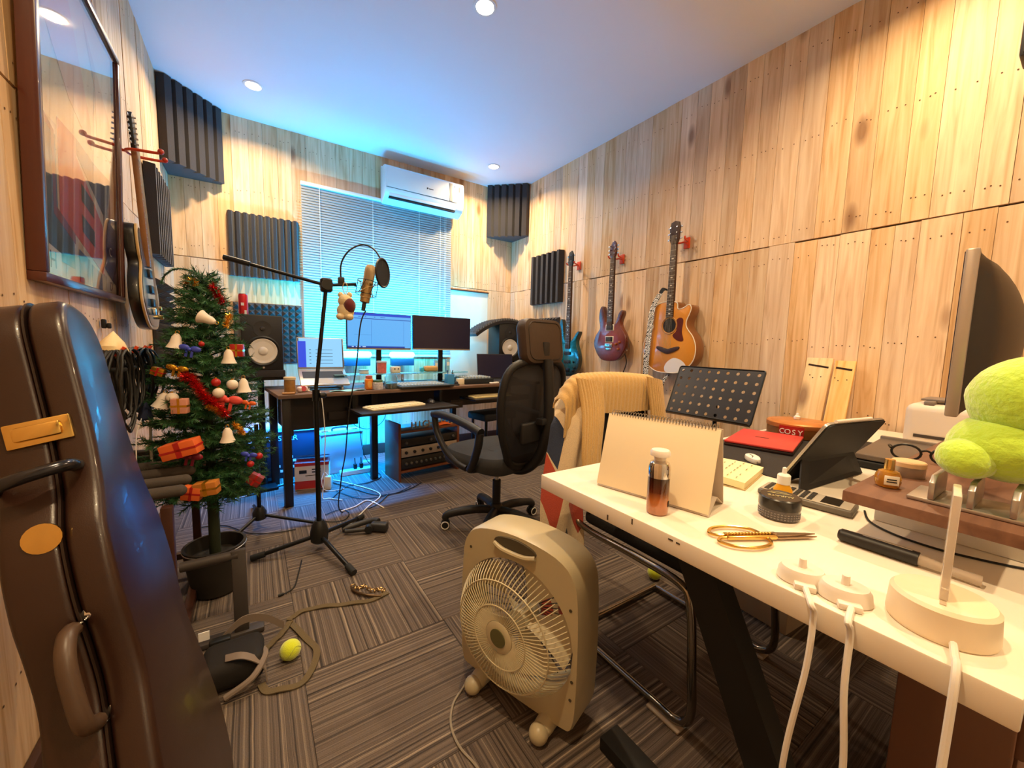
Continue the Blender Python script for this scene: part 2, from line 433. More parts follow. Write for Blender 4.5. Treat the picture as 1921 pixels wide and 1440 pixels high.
obj('bottom_rail', MB().rbox(((bx0+bx1)/2, YB-.03, .975), (bx1-bx0, .025, .018), .004), frame_w, bl)
for x in (.53, .98, 1.43, 1.655):
    obj('ladder_cord', MB().box((x, YB-.0445, 1.70), (.004, .0015, 1.46)), cord_m, bl)
for x, zb in ((1.70, 1.48), (1.715, 1.40)):
    c = obj('pull_cord', MB().tube([(x, YB-.052, bzt-.02), (x, YB-.05, 2.0), (x, YB-.05, zb)], .0014, 6), cord_m, bl)
    obj('tassel', MB().lathe([(.002, .02), (.004, .012), (.006, -.012), (.004, -.018)], 10, T(x, YB-.05, zb)), white_pl, c)
# ------------------------------------------------------------------ downlights
bulb_m = mat('downlight_disc', '#fff2dc', .4, emit=(1, .84, .62), es=22)
trim_m = mat('downlight_trim', '#e8e6e0', .4)
where = {(1.061, 1.938): 'middle of the ceiling at the top of the picture', (.064, 3.414): 'corner by the tall black corner foam on the left', (2.028, 3.475): 'corner beside the air conditioner on the right',
         (.064, .45): 'near end beside the left wall', (2.028, .45): 'near end beside the right wall', (1.061, -.9): 'rear of the room behind the white desk'}
for (x, y), w in where.items():
    t = thing('downlight', 'round recessed ceiling downlight, ' + w, 'ceiling light', (x, y, HC), 0, 'recessed downlights')
    obj('trim_ring', MB().lathe([(.047, -.001), (.047, -.006), (.060, -.005), (.062, 0), (.047, -.001)], 28), trim_m, t)
    obj('light_disc', MB().lathe([(.046, -.003), (.040, -.0045), (.001, -.005)], 24), bulb_m, t)
    lamp('downlight_lamp', 'AREA', t, (0, 0, -.012), DOWN_W, WARM, (0, 0, 0), shape='DISK', size=.085, spread=R(150))
# ------------------------------------------------------------------ acoustic foam
def wedge_panel(name, label, n, w, h, dmax, M, group='ridged wall foam panels'):
    mb = MB(); p = w/n; out = [(0, 0)]
    for i in range(n): out += [(i*p+.0, .012), (i*p+p*.22, dmax), (i*p+p*.62, dmax), (i*p+p*.95, .012)]
    out += [(w, .012), (w, 0)]
    cl = []
    for q in out:
        if not cl or (abs(cl[-1][0]-q[0])+abs(cl[-1][1]-q[1])) > 1e-6: cl.append(q)
    mb.prism(cl, 0, h, M)
    return tag(obj(name, mb, foam, sharp=25), label, 'acoustic foam', group)
def pyramid_mb(nx, nz, w, h, d):
    mb = MB(); px, pz = w/nx, h/nz
    def H(i, j): return d if (i % 2 == 1 and j % 2 == 1) else .012
    vs = []; fs = []; W = 2*nx+1
    for j in range(2*nz+1):
        for i in range(W): vs.append((i*px/2, H(i, j), j*pz/2))
    for j in range(nz):
        for i in range(nx):
            c = (2*j+1)*W+2*i+1
            q = [(2*j)*W+2*i, (2*j)*W+2*i+2, (2*j+2)*W+2*i+2, (2*j+2)*W+2*i]
            for k in range(4): fs.append((q[k], q[(k+1) % 4], c))
    k0 = len(vs); vs += [(0, 0, 0), (w, 0, 0), (w, 0, h), (0, 0, h)]
    fs.append((k0, k0+3, k0+2, k0+1))
    last = (2*nz)*W
    fs.append(tuple([k0, k0+1] + [2*i for i in range(nx, -1, -1)]))
    fs.append(tuple([k0+3] + [last+2*i for i in range(nx+1)] + [k0+2]))
    fs.append(tuple([k0] + [2*j*W for j in range(nz+1)] + [k0+3]))
    fs.append(tuple([k0+1, k0+2] + [2*j*W+2*nx for j in range(nz, -1, -1)]))
    used = sorted(set(i for f in fs for i in f)); mp = {o: n for n, o in enumerate(used)}
    mb.v = [vs[i] for i in used]; mb.f = [tuple(mp[i] for i in f) for f in fs]; return mb
def xf(mb, M): mb.v = [tuple(M @ Vector(p)) for p in mb.v]; return mb
Mback = lambda x, z, y=YB-.006: frame3((x, y, z), (1, 0, 0), (0, -1, 0)) @ Matrix.Diagonal((1, 1, -1, 1))
Mright = lambda y, z: Matrix(((0, -1, 0, XR-.006), (1, 0, 0, y), (0, 0, 1, z), (0, 0, 0, 1)))
Mleft = lambda y, z: Matrix(((0, 1, 0, XL+.006), (1, 0, 0, y), (0, 0, 1, z), (0, 0, 0, 1)))
Mb2 = lambda x, z: Matrix(((1, 0, 0, x), (0, -1, 0, YB-.006), (0, 0, 1, z), (0, 0, 0, 1)))
wedge_panel('wedge_foam_panel', 'black ridged foam panel on the back wall left of the window', 10, .5, .5, .05, Mb2(-.135, 1.61))
wedge_panel('wedge_foam_panel', 'black ridged foam panel on the right wall before the hanging bass', 6, .5, .5, .055, Mright(2.99, 1.545))
wedge_panel('wedge_foam_panel', 'black ridged foam panel on the left wall behind the hanging electric guitar', 8, .52, .5, .05, Mleft(3.05, 1.58))
def pyr(label, nx, nz, w, h, d, M):
    return tag(obj('pyramid_foam_panel', xf(pyramid_mb(nx, nz, w, h, d), M), foam, smooth=False), label, 'acoustic foam', 'pyramid foam panels')
pyr('black pyramid foam panel on the back wall behind the left studio speaker', 10, 10, .49, .5, .045, Mb2(-.12, .905))
pyr('black pyramid foam panel on the left wall below the ridged foam', 8, 10, .5, .52, .06, Mleft(3.05, .93))
pyr('black pyramid foam panel on the right wall behind the office chair headrest', 10, 10, .5, .5, .05, Mright(3.02, .90))
def bass_trap(label, corner, sx, leg, z0, z1):
    # triangular block in the room corner with a stepped, grooved face
    cx, cy = corner; k = 6; pts = [(0, 0), (leg, 0)]
    for i in range(k):
        t0, t1 = (i+.0)/k, (i+.5)/k
        for t, d in ((t0, .0), (t0+.02, .045), (t1+.04, .045), (t1+.08, 0.)):
            b = (leg*(1-t), leg*t); n = (.7071, .7071); pts.append((b[0]+n[0]*d, b[1]+n[1]*d))
    pts += [(0, leg)]
    cl = []
    for q in pts:
        if not cl or (abs(cl[-1][0]-q[0])+abs(cl[-1][1]-q[1])) > 1e-6: cl.append(q)
    mb = MB().prism([(cx+sx*x, cy-y) for x, y in cl], z0, z1)
    return tag(obj('corner_bass_trap', mb, foam, sharp=25), label, 'bass trap', 'corner foam bass traps')
bass_trap('big charcoal foam bass trap in the ceiling corner above the left wall foam', (XL+.006, YB-.006), 1, .31, 2.30, HC-.004)
bass_trap('charcoal foam bass trap in the ceiling corner right of the air conditioner', (XR-.006, YB-.006), -1, .33, 2.30, HC-.004)
# ------------------------------------------------------------------ air conditioner
ac = thing('air_conditioner', 'white split air conditioner mounted high above the window blind', 'air conditioner', (1.05, YB-.052, 2.42)); ac.scale = (1, .76, 1)
obj('mounting_plate', MB().box((.395, .031, .18), (.70, .062, .20)), dark_grey, ac)
acw = mat('ac_white', '#dcdedd', .35)
prof = outline([(0, .0), (-.11, .005), (-.17, .035), (-.2, .09), (-.205, .2), (-.19, .275), (-.15, .298), (-.05, .3), (0, .3)], 3)
body = MB().prism(prof, 0, .79, Matrix(((0, 0, 1, 0), (1, 0, 0, -.004), (0, 1, 0, 0), (0, 0, 0, 1))))
obj('body', body, acw, ac, bevel=.006)
obj('front_panel', MB().rbox((.32, -.208, .185), (.6, .006, .17), .003), acw, ac)
lv = obj('louvre_flap', MB().rbox((.37, -.186, .055), (.66, .008, .055), .003, M=None), acw, ac, rot=None)
obj('air_slot', MB().box((.37, -.155, .018), (.66, .05, .012)), matte_black, ac)
obj('panel_seam', MB().box((.36, -.2068, .096), (.7, .004, .003)), dark_grey, ac)
obj('grey_strip', MB().rbox((.645, -.206, .185), (.035, .008, .17), .003), mat('ac_grey', '#aaa69c', .4), ac)
obj('energy_label', MB().box((.715, -.2075, .225), (.05, .003, .07)), paper, ac)
obj('label_mark', MB().box((.735, -.2094, .225), (.006, .002, .05)), text_k, ac)
obj('brand_badge', MB().lathe([(.008, 0), (.008, .002)], 14, T(.40, -.2125, .165) @ RX(90)), dark_grey, ac)
obj('brand_mark', MB().box((.437, -.2122, .164), (.045, .002, .007)), dark_grey, ac)
# ================================================================== studio desk against the back wall
DK = R(6.0); DZ = .755
DO = Vector((.125, 2.86, 0))
desk = thing('studio_desk', 'long dark brown studio desk holding the two monitors', 'desk', DO, DK)
desk_top_m = pine_mat('desk_laminate', '#6e5140', '#5c4334', '#7d5f4c', 'X')
desk_m = mat('desk_black_brown', '#17100f', .45, var=.2, vs=4)
def dk(u, v, z=DZ): return DO + Vector((u*math.cos(DK)-v*math.sin(DK), u*math.sin(DK)+v*math.cos(DK), z))
DL, DD = 2.28, .62
obj('desk_top', MB().rbox((DL/2, DD/2, DZ-.0125), (DL, DD, .025), .003), desk_top_m, desk)
for x, y in ((.05, .05), (.05, DD-.05), (.70, .26), (1.62, DD-.05), (DL-.05, .05), (DL-.05, DD-.05)):
    obj('leg', MB().rbox((x, y, (DZ-.0255)/2), (.05, .05, DZ-.0255), .003), desk_m, desk)
obj('front_apron', MB().box((.3, .085, .615), (.44, .012, .22)), desk_m, desk)
obj('side_panel', MB().box((.085, DD/2, .60), (.012, DD-.1, .25)), desk_m, desk)
tr = obj('keyboard_tray', MB().rbox((.80, -.09, .628), (.74, .36, .018), .003), desk_m, desk)
for x in (.46, 1.15): obj('tray_bracket', MB().box((x, .03, .684), (.02, .1, .094)), black_mt, tr)
obj('modesty_panel', MB().box((1.14, .33, .63), (2.06, .012, .20)), desk_m, desk)
obj('tray_fascia', MB().box((.86, .06, .585), (1.1, .012, .055)), desk_m, desk)
tr2 = obj('keyboard_tray', MB().rbox((1.70, -.0, .638), (.56, .26, .018), .003), desk_m, desk)
obj('tray_fascia', MB().box((1.75, .075, .60), (.9, .012, .05)), desk_m, desk)
obj('apron_sticker', MB().rbox((.485, .0775, .668), (.03, .003, .02), .001), text_w, desk)

# ------------------------------------------------------------------ monitors on the desk
def screen_mat(name, bands, strength):
    """flat screen print from a few generated-coordinate rectangles (x0,x1,y0,y1,colour)"""
    m = bpy.data.materials.new(name); m.use_nodes = True; nt = m.node_tree; b = nt.nodes['Principled BSDF']; L = nt.links.new
    tc = node(nt, 'ShaderNodeTexCoord'); sx = node(nt, 'ShaderNodeSeparateXYZ'); L(tc.outputs['Generated'], sx.inputs[0])
    cur = None
    def rng(sock, a, b_):
        g = node(nt, 'ShaderNodeMath', operation='GREATER_THAN'); g.inputs[1].default_value = a; L(sock, g.inputs[0])
        l = node(nt, 'ShaderNodeMath', operation='LESS_THAN'); l.inputs[1].default_value = b_; L(sock, l.inputs[0])
        q = node(nt, 'ShaderNodeMath', operation='MULTIPLY'); L(g.outputs[0], q.inputs[0]); L(l.outputs[0], q.inputs[1]); return q
    for (x0, x1, y0, y1, c) in bands:
        if cur is None:
            rgb = node(nt, 'ShaderNodeRGB'); rgb.outputs[0].default_value = lin(c); cur = rgb.outputs[0]; continue
        q = node(nt, 'ShaderNodeMath', operation='MULTIPLY'); L(rng(sx.outputs['X'], x0, x1).outputs[0], q.inputs[0]); L(rng(sx.outputs['Z'], y0, y1).outputs[0], q.inputs[1])
        mx = node(nt, 'ShaderNodeMix', data_type='RGBA'); L(q.outputs[0], mx.inputs[0]); L(cur, mx.inputs[6]); mx.inputs[7].default_value = lin(c); cur = mx.outputs[2]
    b.inputs['Base Color'].default_value = (.01, .01, .012, 1); b.inputs['Roughness'].default_value = .25
    L(cur, b.inputs['Emission Color']); b.inputs['Emission Strength'].default_value = strength
    MATS[name] = m; return m
scr_on = screen_mat('screen_window', [(0, 1, 0, 1, '#62b4f8'), (0, 1, .93, 1, '#1d4fd0'), (.1, 1, .83, .85, '#2456b0'), (0, .9, 0, .045, '#1c3fa0'), (.355, .36, .1, .8, '#3a82d8'), (.88, .885, .1, .8, '#3a82d8'), (.1, .36, .37, .376, '#3a78c8'), (.06, .09, .012, .034, '#d0e4ff'), (.12, .14, .012, .034, '#d0e4ff'), (.17, .19, .012, .034, '#d0e4ff'), (.22, .27, .012, .034, '#d0e4ff'),
                 (.16, .2, .885, .9, '#3058b0'), (.26, .28, .885, .9, '#3058b0'), (.4, .42, .885, .9, '#3058b0'), (.5, .58, .885, .9, '#3058b0')], 1.0)
scr_faint_glow = mat('screen_dark', '#1c1a24', .22, emit='#2a2336', es=.25)  # dark screens with a faint glow put into their colour
def monitor(label, px0, px1, y, z0, z1, scr, rz):
    a, b = AY(*px0, y), AY(*px1, y); w = (b-a).length; c = (a+b)/2
    t = thing('computer_monitor', label, 'monitor', (c.x, c.y, DZ), rz)
    h = z1-z0
    obj('casing', MB().rbox((0, .016, z0-DZ+h/2), (w, .03, h), .004), black_pl, t)
    obj('screen', MB().box((0, -.0005, z0-DZ+h/2+.006), (w-.012, .004, h-.022)), scr, t)
    obj('bottom_bezel', MB().box((0, -.0005, z0-DZ+.007), (w-.006, .005, .012)), alu, t)
    return t, w, h
mz = 3.33
monL, _, _ = monitor('monitor showing a pale blue window, left of the pair on the desk', (650, 640), (772, 640), mz, 1.045, 1.345, scr_on, R(2))
monR, _, _ = monitor('switched off dark monitor with a faint glow put into its screen, right of the pair on the desk', (774, 640), (883, 640), mz+.02, 1.05, 1.352, scr_faint_glow, R(2))
for mo in (monL, monR):
    obj('stand_post', MB().rbox((0, .055, .23), (.045, .02, .46), .004), black_mt, mo)
    obj('stand_base', MB().rbox((0, .06, .006), (.22, .16, .012), .004), black_mt, mo)
    bs = obj('added_fill_strip', MB().rbox((0, .034, .50), (.36, .006, .014), .002), mat('led_strip_mat', '#d8f0ff', .4, emit=(.05, .4, 1), es=12), mo)
    lamp('added_fill_light', 'AREA', bs, (0, .045, .50), FILL_W*(1.25 if mo is monL else .6), CYAN, (R(90+18), 0, 0), shape='RECTANGLE', size=.36, size_y=.05, spread=R(150))  # unseen strip and its lamp, added to turn the blinds blue
    obj('mount_block', MB().rbox((0, .04, .44), (.09, .022, .09), .004), black_pl, mo)
# glass shelf in front / below the monitors
shelf = thing('glass_monitor_shelf', 'long glass shelf on the desk under the monitors', 'shelf', dk(.98, .295), DK)
glass_t = mat('green_glass', '#b8f0f0', .05, trans=.85, ior=1.45)
obj('glass_plate', MB().rbox((0, 0, .100), (1.16, .17, .008), .002), glass_t, shelf)
for x in (-.5, 0, .5): obj('support', MB().cyl((x, .05, 0), (x, .05, .096), .012, n=14), chrome, shelf)
SHZ = DZ+.1042
# blue LED tubes behind the monitors
tube_m = mat('led_tube', '#d8f0ff', .4, emit=(.05, .5, 1.0), es=TUBE_E)
for i, (xa, xb) in enumerate(((.586, .931), (1.10, 1.345))):
    L_ = xb-xa
    lt = thing('led_tube_lamp', ('longer glowing blue-white LED tube under the window blind, left of the pair' if i == 0 else 'shorter glowing blue-white LED tube under the window blind, right of the pair'), 'LED lamp', ((xa+xb)/2, 3.80, .885), 0, 'LED tube lamps under the blind')
    obj('tube', MB().tube([(-L_/2, 0, .105), (-L_/2+.008, 0, .105), (-L_/2+.022, 0, .105), (L_/2-.022, 0, .105), (L_/2-.008, 0, .105), (L_/2, 0, .105)], [.012, .024, .03, .03, .024, .012], 16), tube_m, lt)
    obj('base', MB().rbox((0, 0, .036), (L_*.92, .05, .07), .006), mat('lamp_base_blue', '#1f4f74', .5), lt)
    obj('wall_bracket', MB().rbox((0, .075, .02), (.06, .13, .02), .003), black_mt, lt)
    lamp('tube_light', 'AREA', lt, (0, -.01, .145), TUBE_W*L_/.345, BLUE, (R(180+14), 0, 0), shape='RECTANGLE', size=L_, size_y=.05, spread=R(165))
# blue LED strip under the desk
st = tag(obj('led_strip', MB().box((0, 0, 0), (1.9, .012, .006)), mat('led_strip_mat', '#d8f0ff', .4, emit=(.05, .4, 1), es=12), None, dk(DL/2-.1, DD-.06, DZ-.03), (0, 0, DK)), 'thin blue LED strip under the rear edge of the studio desk', 'LED strip')
lamp('strip_light', 'AREA', st, (-.45, 0, -.008), STRIP_W, (.0, .28, 1), (0, 0, 0), shape='RECTANGLE', size=1.0, size_y=.02, spread=R(150))

# ------------------------------------------------------------------ silver laptop on the left of the desk
def laptop(name, label, cat_loc, rz, w, d, h, ang, body_m, scr, keys_m, holes=True):
    t = thing(name, label, 'laptop', cat_loc, rz)
    b = obj('base', MB().rbox((0, 0, .009), (w, d, .016), .005), body_m, t)
    obj('keyboard_area', MB().box((0, d*.12, .0175), (w*.86, d*.42, .0016)), keys_m, b)
    obj('touchpad', MB().box((0, -d*.29, .0174), (w*.34, d*.3, .0012)), mat('touchpad_'+name, '#a9a6a6' if body_m is alu else '#3a3a3a', .3), b)
    lid = obj('lid', MB().rbox((0, 0, h/2), (w, .007, h), .003), body_m, t, (0, d/2+.004, .016), (R(-ang), 0, 0))
    s = obj('screen', MB().box((0, -.0045, h/2+.003), (w-.012, .002, h-.02)), scr, lid)
    return t
scr_lap = screen_mat('screen_list', [(0, 1, 0, 1, '#8ed2ff'), (0, .02, 0, 1, '#101820'), (.98, 1, 0, 1, '#101820'), (0, .17, 0, .9, '#1848e0'), (.24, .28, .12, .14, '#204060'), (.24, .28, .24, .26, '#204060'), (.24, .28, .36, .38, '#204060'), (.24, .28, .48, .5, '#204060'), (.24, .28, .6, .62, '#204060'),
     (.38, .76, .12, .135, '#28506e'), (.38, .76, .24, .255, '#28506e'), (.38, .76, .36, .375, '#28506e'), (.38, .76, .48, .495, '#28506e'), (.38, .76, .6, .615, '#28506e')], 1.0)
keys_d = mat('dark_keys', '#26262c', .5)
lp = FL(625, 712, DZ+.01)
lapL = laptop('silver_laptop', 'open silver laptop with a blue list on its screen, left on the desk', dk(.335, .26, DZ+.077), DK+R(-6), .32, .23, .235, 33, alu, scr_lap, keys_d)
lapL.rotation_euler = (R(25), 0, DK+R(-6))
lst = thing('laptop_stand', 'sloping silver stand under the silver laptop on the studio desk', 'laptop stand', dk(.335, .26), DK+R(-6))
for x in (-.11, .11):
    obj('wedge_side', MB().prism([(-.105, .0), (.095, .0), (.105, .012), (.105, .118), (.098, .1165), (-.105, .022)], x-.006, x+.006, Matrix(((0, 0, 1, 0), (1, 0, 0, 0), (0, 1, 0, 0), (0, 0, 0, 1)))), alu, lst)
obj('cross_plate', MB().rbox((0, .08, .006), (.21, .03, .01), .002), alu, lst)
# dark laptop on the right end of the desk
lapR = laptop('dark_laptop', 'open dark grey laptop on the right end of the studio desk', dk(1.93, .165), DK+R(-10), .40, .27, .25, 8, dark_grey, scr_faint_glow, keys_d)

# ------------------------------------------------------------------ studio speakers
cone_m = mat('white_cone', '#d9d2c8', .5)
spk_m = mat('speaker_black', '#17171a', .5)
def speaker(label, loc, rz, w=.25, d=.30, h=.385):
    t = thing('studio_speaker', label, 'speaker', loc, rz, 'pair of studio speakers')
    obj('cabinet', MB().rbox((0, d/2, h/2), (w, d, h), .006), spk_m, t)
    F_ = RX(90)
    obj('woofer_rim', MB().lathe([(.107, .0), (.107, .004), (.098, .008), (.088, .003), (.088, .0)], 36, T(0, 0, .135) @ F_), black_pl, t)
    wo = obj('woofer_cone', MB().lathe([(.088, .0015), (.083, .004), (.079, .002), (.03, -.0), (.03, .001), (.027, .008), (.018, .013), (.001, .015)], 36, T(0, 0, .135) @ F_), cone_m, t)
    obj('tweeter_waveguide', MB().lathe([(.056, .0), (.056, .0025), (.03, .001), (.016, .0015), (.012, .006), (.001, .008)], 28, T(0, 0, .29) @ F_), dark_grey, t)
    obj('badge', MB().lathe([(.007, 0), (.007, .002)], 12, T(0, 0, .02) @ F_), alu, t)
    return t
SPX = .062
spkL = speaker('black studio speaker with a white cone behind the Christmas tree', (SPX, 3.26, .8902), R(8))
spkR = speaker('black studio speaker half hidden behind the office chair headrest', (2.235, 3.42, .9495), R(-8))
# speaker stands
def spk_stand(label, x, y, z, rz):
    t = thing('speaker_stand', label, 'speaker stand', (x, y, 0), rz, 'speaker stands')
    obj('top_plate', MB().rbox((0, 0, z-.011), (.26, .28, .02), .003), black_mt, t)
    obj('pole', MB().cyl((0, 0, .02), (0, 0, z-.021), .022, n=18), black_mt, t)
    obj('foot_plate', MB().rbox((-.03, 0, .012), (.2, .26, .02), .004), black_mt, t)
spk_stand('black pole stand under the left studio speaker beside the desk end', SPX-.02, 3.41, .84, R(8))
tag(obj('speaker_isolation_pad', MB().rbox((0, 0, .025), (.27, .29, .05), .006), foam, None, (SPX-.02, 3.40, .8402), (0, 0, R(8))), 'dark foam pad between the left studio speaker and its stand', 'foam pad')
ds = thing('speaker_riser', 'black desktop riser under the right studio speaker', 'speaker stand', (2.25, 3.545, DZ), R(-8))
obj('top_plate', MB().rbox((0, 0, .185), (.24, .22, .018), .003), black_mt, ds); obj('foot_plate', MB().rbox((0, 0, .008), (.22, .20, .015), .003), black_mt, ds)
for x in (-.07, .07): obj('post', MB().cyl((x, 0, .0155), (x, 0, .176), .012, n=12), black_mt, ds)
# curved pyramid foam sheet lying on the right speaker
mb = MB(); n = 22
vs = []; 
def arch(u): # u 0..1 -> x, z
    x = -.30+.62*u; return x, .105-.42*(u-.6)**2
for j in range(2):
    y = -.12+.3*j
top = []
for i in range(n):
    u0, u1 = i/n, (i+1)/n; um = (u0+u1)/2
    (xa, za), (xb, zb), (xm, zm) = arch(u0), arch(u1), arch(um)
    for j in range(10):
        ya, yb = -.14+.03*j, -.14+.03*(j+1)
        v = [(xa, ya, za+.018), (xb, ya, zb+.018), (xb, yb, zb+.018), (xa, yb, za+.018), (xm, (ya+yb)/2, zm+.045)]
        mb.add(v, [(0, 1, 4), (1, 2, 4), (2, 3, 4), (3, 0, 4)])
mb.sheet(lambda u, v: (arch(u)[0], -.14+.30*v, arch(u)[1]+.018), n, 1, .03)
o = obj('foam_sheet', mb, foam, None, (2.16, 3.56, 1.2425), (0, 0, R(-6)), smooth=False)
tag(o, 'curved egg-crate foam sheet lying over the right studio speaker', 'acoustic foam')

# ================================================================== microphone stand
ms = FL(600, 1000, .10); MX, MY = ms.x, ms.y+.02
stand = thing('microphone_stand', 'tall black boom microphone stand in front of the studio desk', 'microphone stand', (MX, MY, 0))
top_p = Vector((AY(612, 535, MY).x, MY, AY(612, 535, MY).z)) - Vector((MX, MY, 0))
obj('pole', MB().cyl((0, 0, .07), (0, 0, .84), .0125, n=16).cyl((0, 0, .80), (0, 0, .86), .018, n=16).cyl((0, 0, .86), top_p, .0095, n=14), black_mt, stand)
obj('hub', MB().lathe([(.022, .04), (.042, .055), (.045, .10), (.036, .14), (.022, .165)], 20), black_pl, stand)
for a in (FL(662, 1078), FL(476, 1052), MX+.36+0j):
    if isinstance(a, complex): e = Vector((.27, .26, .014))
    else: e = Vector((a.x-MX, a.y-MY, .014))
    lg = obj('leg', MB().tube([(0, 0, .085), (e.x, e.y, .018)], .011, 12), black_mt, stand)
    d = Vector((e.x, e.y, -.06)).normalized()
    obj('rubber_foot', MB().tube([Vector((e.x, e.y, .018))-d*.05, Vector((e.x, e.y, .018))+d*.012], .0155, 12), rubber, lg)
obj('boom_clutch', MB().rbox(top_p, (.055, .05, .07), .012, 3).cyl(top_p+Vector((0, -.045, .0)), top_p+Vector((0, .045, 0)), .026, n=18), black_pl, stand)
bl0 = AY(424, 483, MY+.12)-Vector((MX, MY, 0)); br0 = AY(668, 533, MY-.02)-Vector((MX, MY, 0))
bm_ = obj('boom_arm', MB().tube([bl0, top_p, br0], .008, 12), black_mt, stand)
dr = (top_p-bl0).normalized()
obj('counterweight', MB().tube([bl0-dr*.01, bl0+dr*.10], .0125, 14), black_pl, bm_)
obj('height_knob', MB().lathe([(.014, 0), (.016, .02), (.008, .03)], 12, T(.018, -.012, .83) @ RY(90)), black_pl, stand)
# condenser microphone in its shock mount
mp_ = AY(690, 532, MY-.03)
mic_m = mat('champagne_metal', '#a58a5f', .35, .7)
mic = thing('condenser_microphone', 'champagne gold studio condenser microphone in a wire shock mount', 'microphone', mp_, 0, rot=(R(-6), R(9), R(-25)))
obj('body', MB().lathe([(.012, -.105), (.024, -.100), (.026, -.05), (.027, -.005), (.027, .0)], 24), mic_m, mic)
obj('grille', MB().lathe([(.027, .0), (.0275, .06), (.026, .085), (.019, .098), (.004, .102)], 24, sx=1, sy=.8), mat('mic_grille', '#b79d74', .5, .6, bump=.8, bs=500), mic)
obj('connector', MB().lathe([(.0105, -.145), (.0105, -.105)], 16), black_pl, mic)
sm = MB()
for z in (-.06, .01):
    sm.tube([(.052*math.cos(2*PI*i/20), .052*math.sin(2*PI*i/20), z) for i in range(20)], .0018, 6, True)
for i in range(6):
    a = 2*PI*i/6; sm.tube([(.052*math.cos(a), .052*math.sin(a), -.06), (.052*math.cos(a+.5), .052*math.sin(a+.5), .01)], .0018, 6)
sm.tube([(-.052, 0, -.025), (-.09, 0, -.02)], .004, 8)
shock = obj('shock_mount', sm, black_mt, mic)
eb = MB()
for i in range(8):
    a = 2*PI*i/8; z = -.06 if i % 2 else .01
    eb.tube([(.052*math.cos(a), .052*math.sin(a), z), (.0275*math.cos(a+.35), .0275*math.sin(a+.35), z*.4-.015)], .0016, 5)
eb.tube([(.0285*math.cos(2*PI*i/16), .0285*math.sin(2*PI*i/16), -.03+.02*math.cos(2*PI*i/16)) for i in range(16)], .0022, 5, True)
eb.tube([(.0285*math.cos(2*PI*i/16), .0285*math.sin(2*PI*i/16), -.065+.012*math.sin(2*PI*i/16)) for i in range(16)], .0022, 5, True)
obj('elastic_bands', eb, mat('elastic', '#c9ab74', .7), shock)
# mic cable hanging
cp = [mp_+Vector((-.012, -.0, -.14)), AY(676, 610, MY-.02), AY(668, 690, MY-.01), AY(655, 770, MY), AY(648, 850, MY+.02), AY(640, 900, MY+.05), FL(640, 960, .01), FL(700, 950, .006), FL(730, 925, .006)]
tag(obj('microphone_cable', MB().tube(smooth_pts(cp, 6), .0035, 6), cable_b), 'thin black cable hanging down from the condenser microphone', 'cable')
# pop filter
pf = AY(718, 512, MY-.08)
pop = thing('pop_filter', 'round black pop filter on a thin gooseneck beside the microphone', 'pop filter', pf, 0)
rot = RZ(48) @ RX(90)
obj('ring', MB().tube([(rot @ Vector((.072*math.cos(2*PI*i/28), .072*math.sin(2*PI*i/28), 0))) for i in range(28)], .0055, 8, True), black_pl, pop)
obj('mesh_screen', MB().lathe([(.071, -.0015), (.071, .0015)], 28, rot), mat('pop_mesh', '#15161c', .8), pop)
gp = [AY(640, 528, MY)-pf, AY(640, 495, MY)-pf, AY(655, 470, MY-.02)-pf, AY(680, 459, MY-.04)-pf, AY(702, 468, MY-.06)-pf, AY(715, 488, MY-.08)-pf]
gn = obj('gooseneck', MB().tube(smooth_pts(gp, 8), .0042, 8), black_pl, pop)
obj('clamp', MB().rbox(gp[0], (.03, .03, .045), .006), black_pl, pop)
obj('collar', MB().cyl(gp[-1], gp[-1]+Vector((0, 0, -.03)), .009, n=12), black_pl, pop)
# small plush toy hanging from the stand
pp = AY(648, 572, MY-.05)
plush_c = mat('cream_plush', '#d9c49a', .95, bump=.8, bs=120, sheen=.5)
pt = thing('plush_charm', 'small cream plush charm with a maroon front hanging on the microphone stand', 'plush toy', pp, R(-20))
obj('body', MB().ball((0, 0, -.03), (.042, .036, .044)).ball((.0, 0, .02), (.036, .032, .034)).ball((-.02, -.02, -.06), (.022, .026, .018)).ball((.02, -.02, -.06), (.022, .026, .018)), plush_c, pt)
obj('ear', MB().ball((-.022, 0, .05), (.014, .01, .014)), plush_c, pt)
obj('ear', MB().ball((.02, 0, .052), (.014, .01, .014)), plush_c, pt)
obj('maroon_front', MB().ball((.022, -.014, -.004), (.03, .03, .038)), mat('maroon_plush', '#5a1518', .9, sheen=.4), pt)
obj('loop', MB().tube(smooth_pts([(0, 0, .05), (-.012, 0, .085), (0, 0, .115), (.012, 0, .085), (0, 0, .05)], 5), .002, 6), mat('elastic', '#c9ab74', .7), pt)
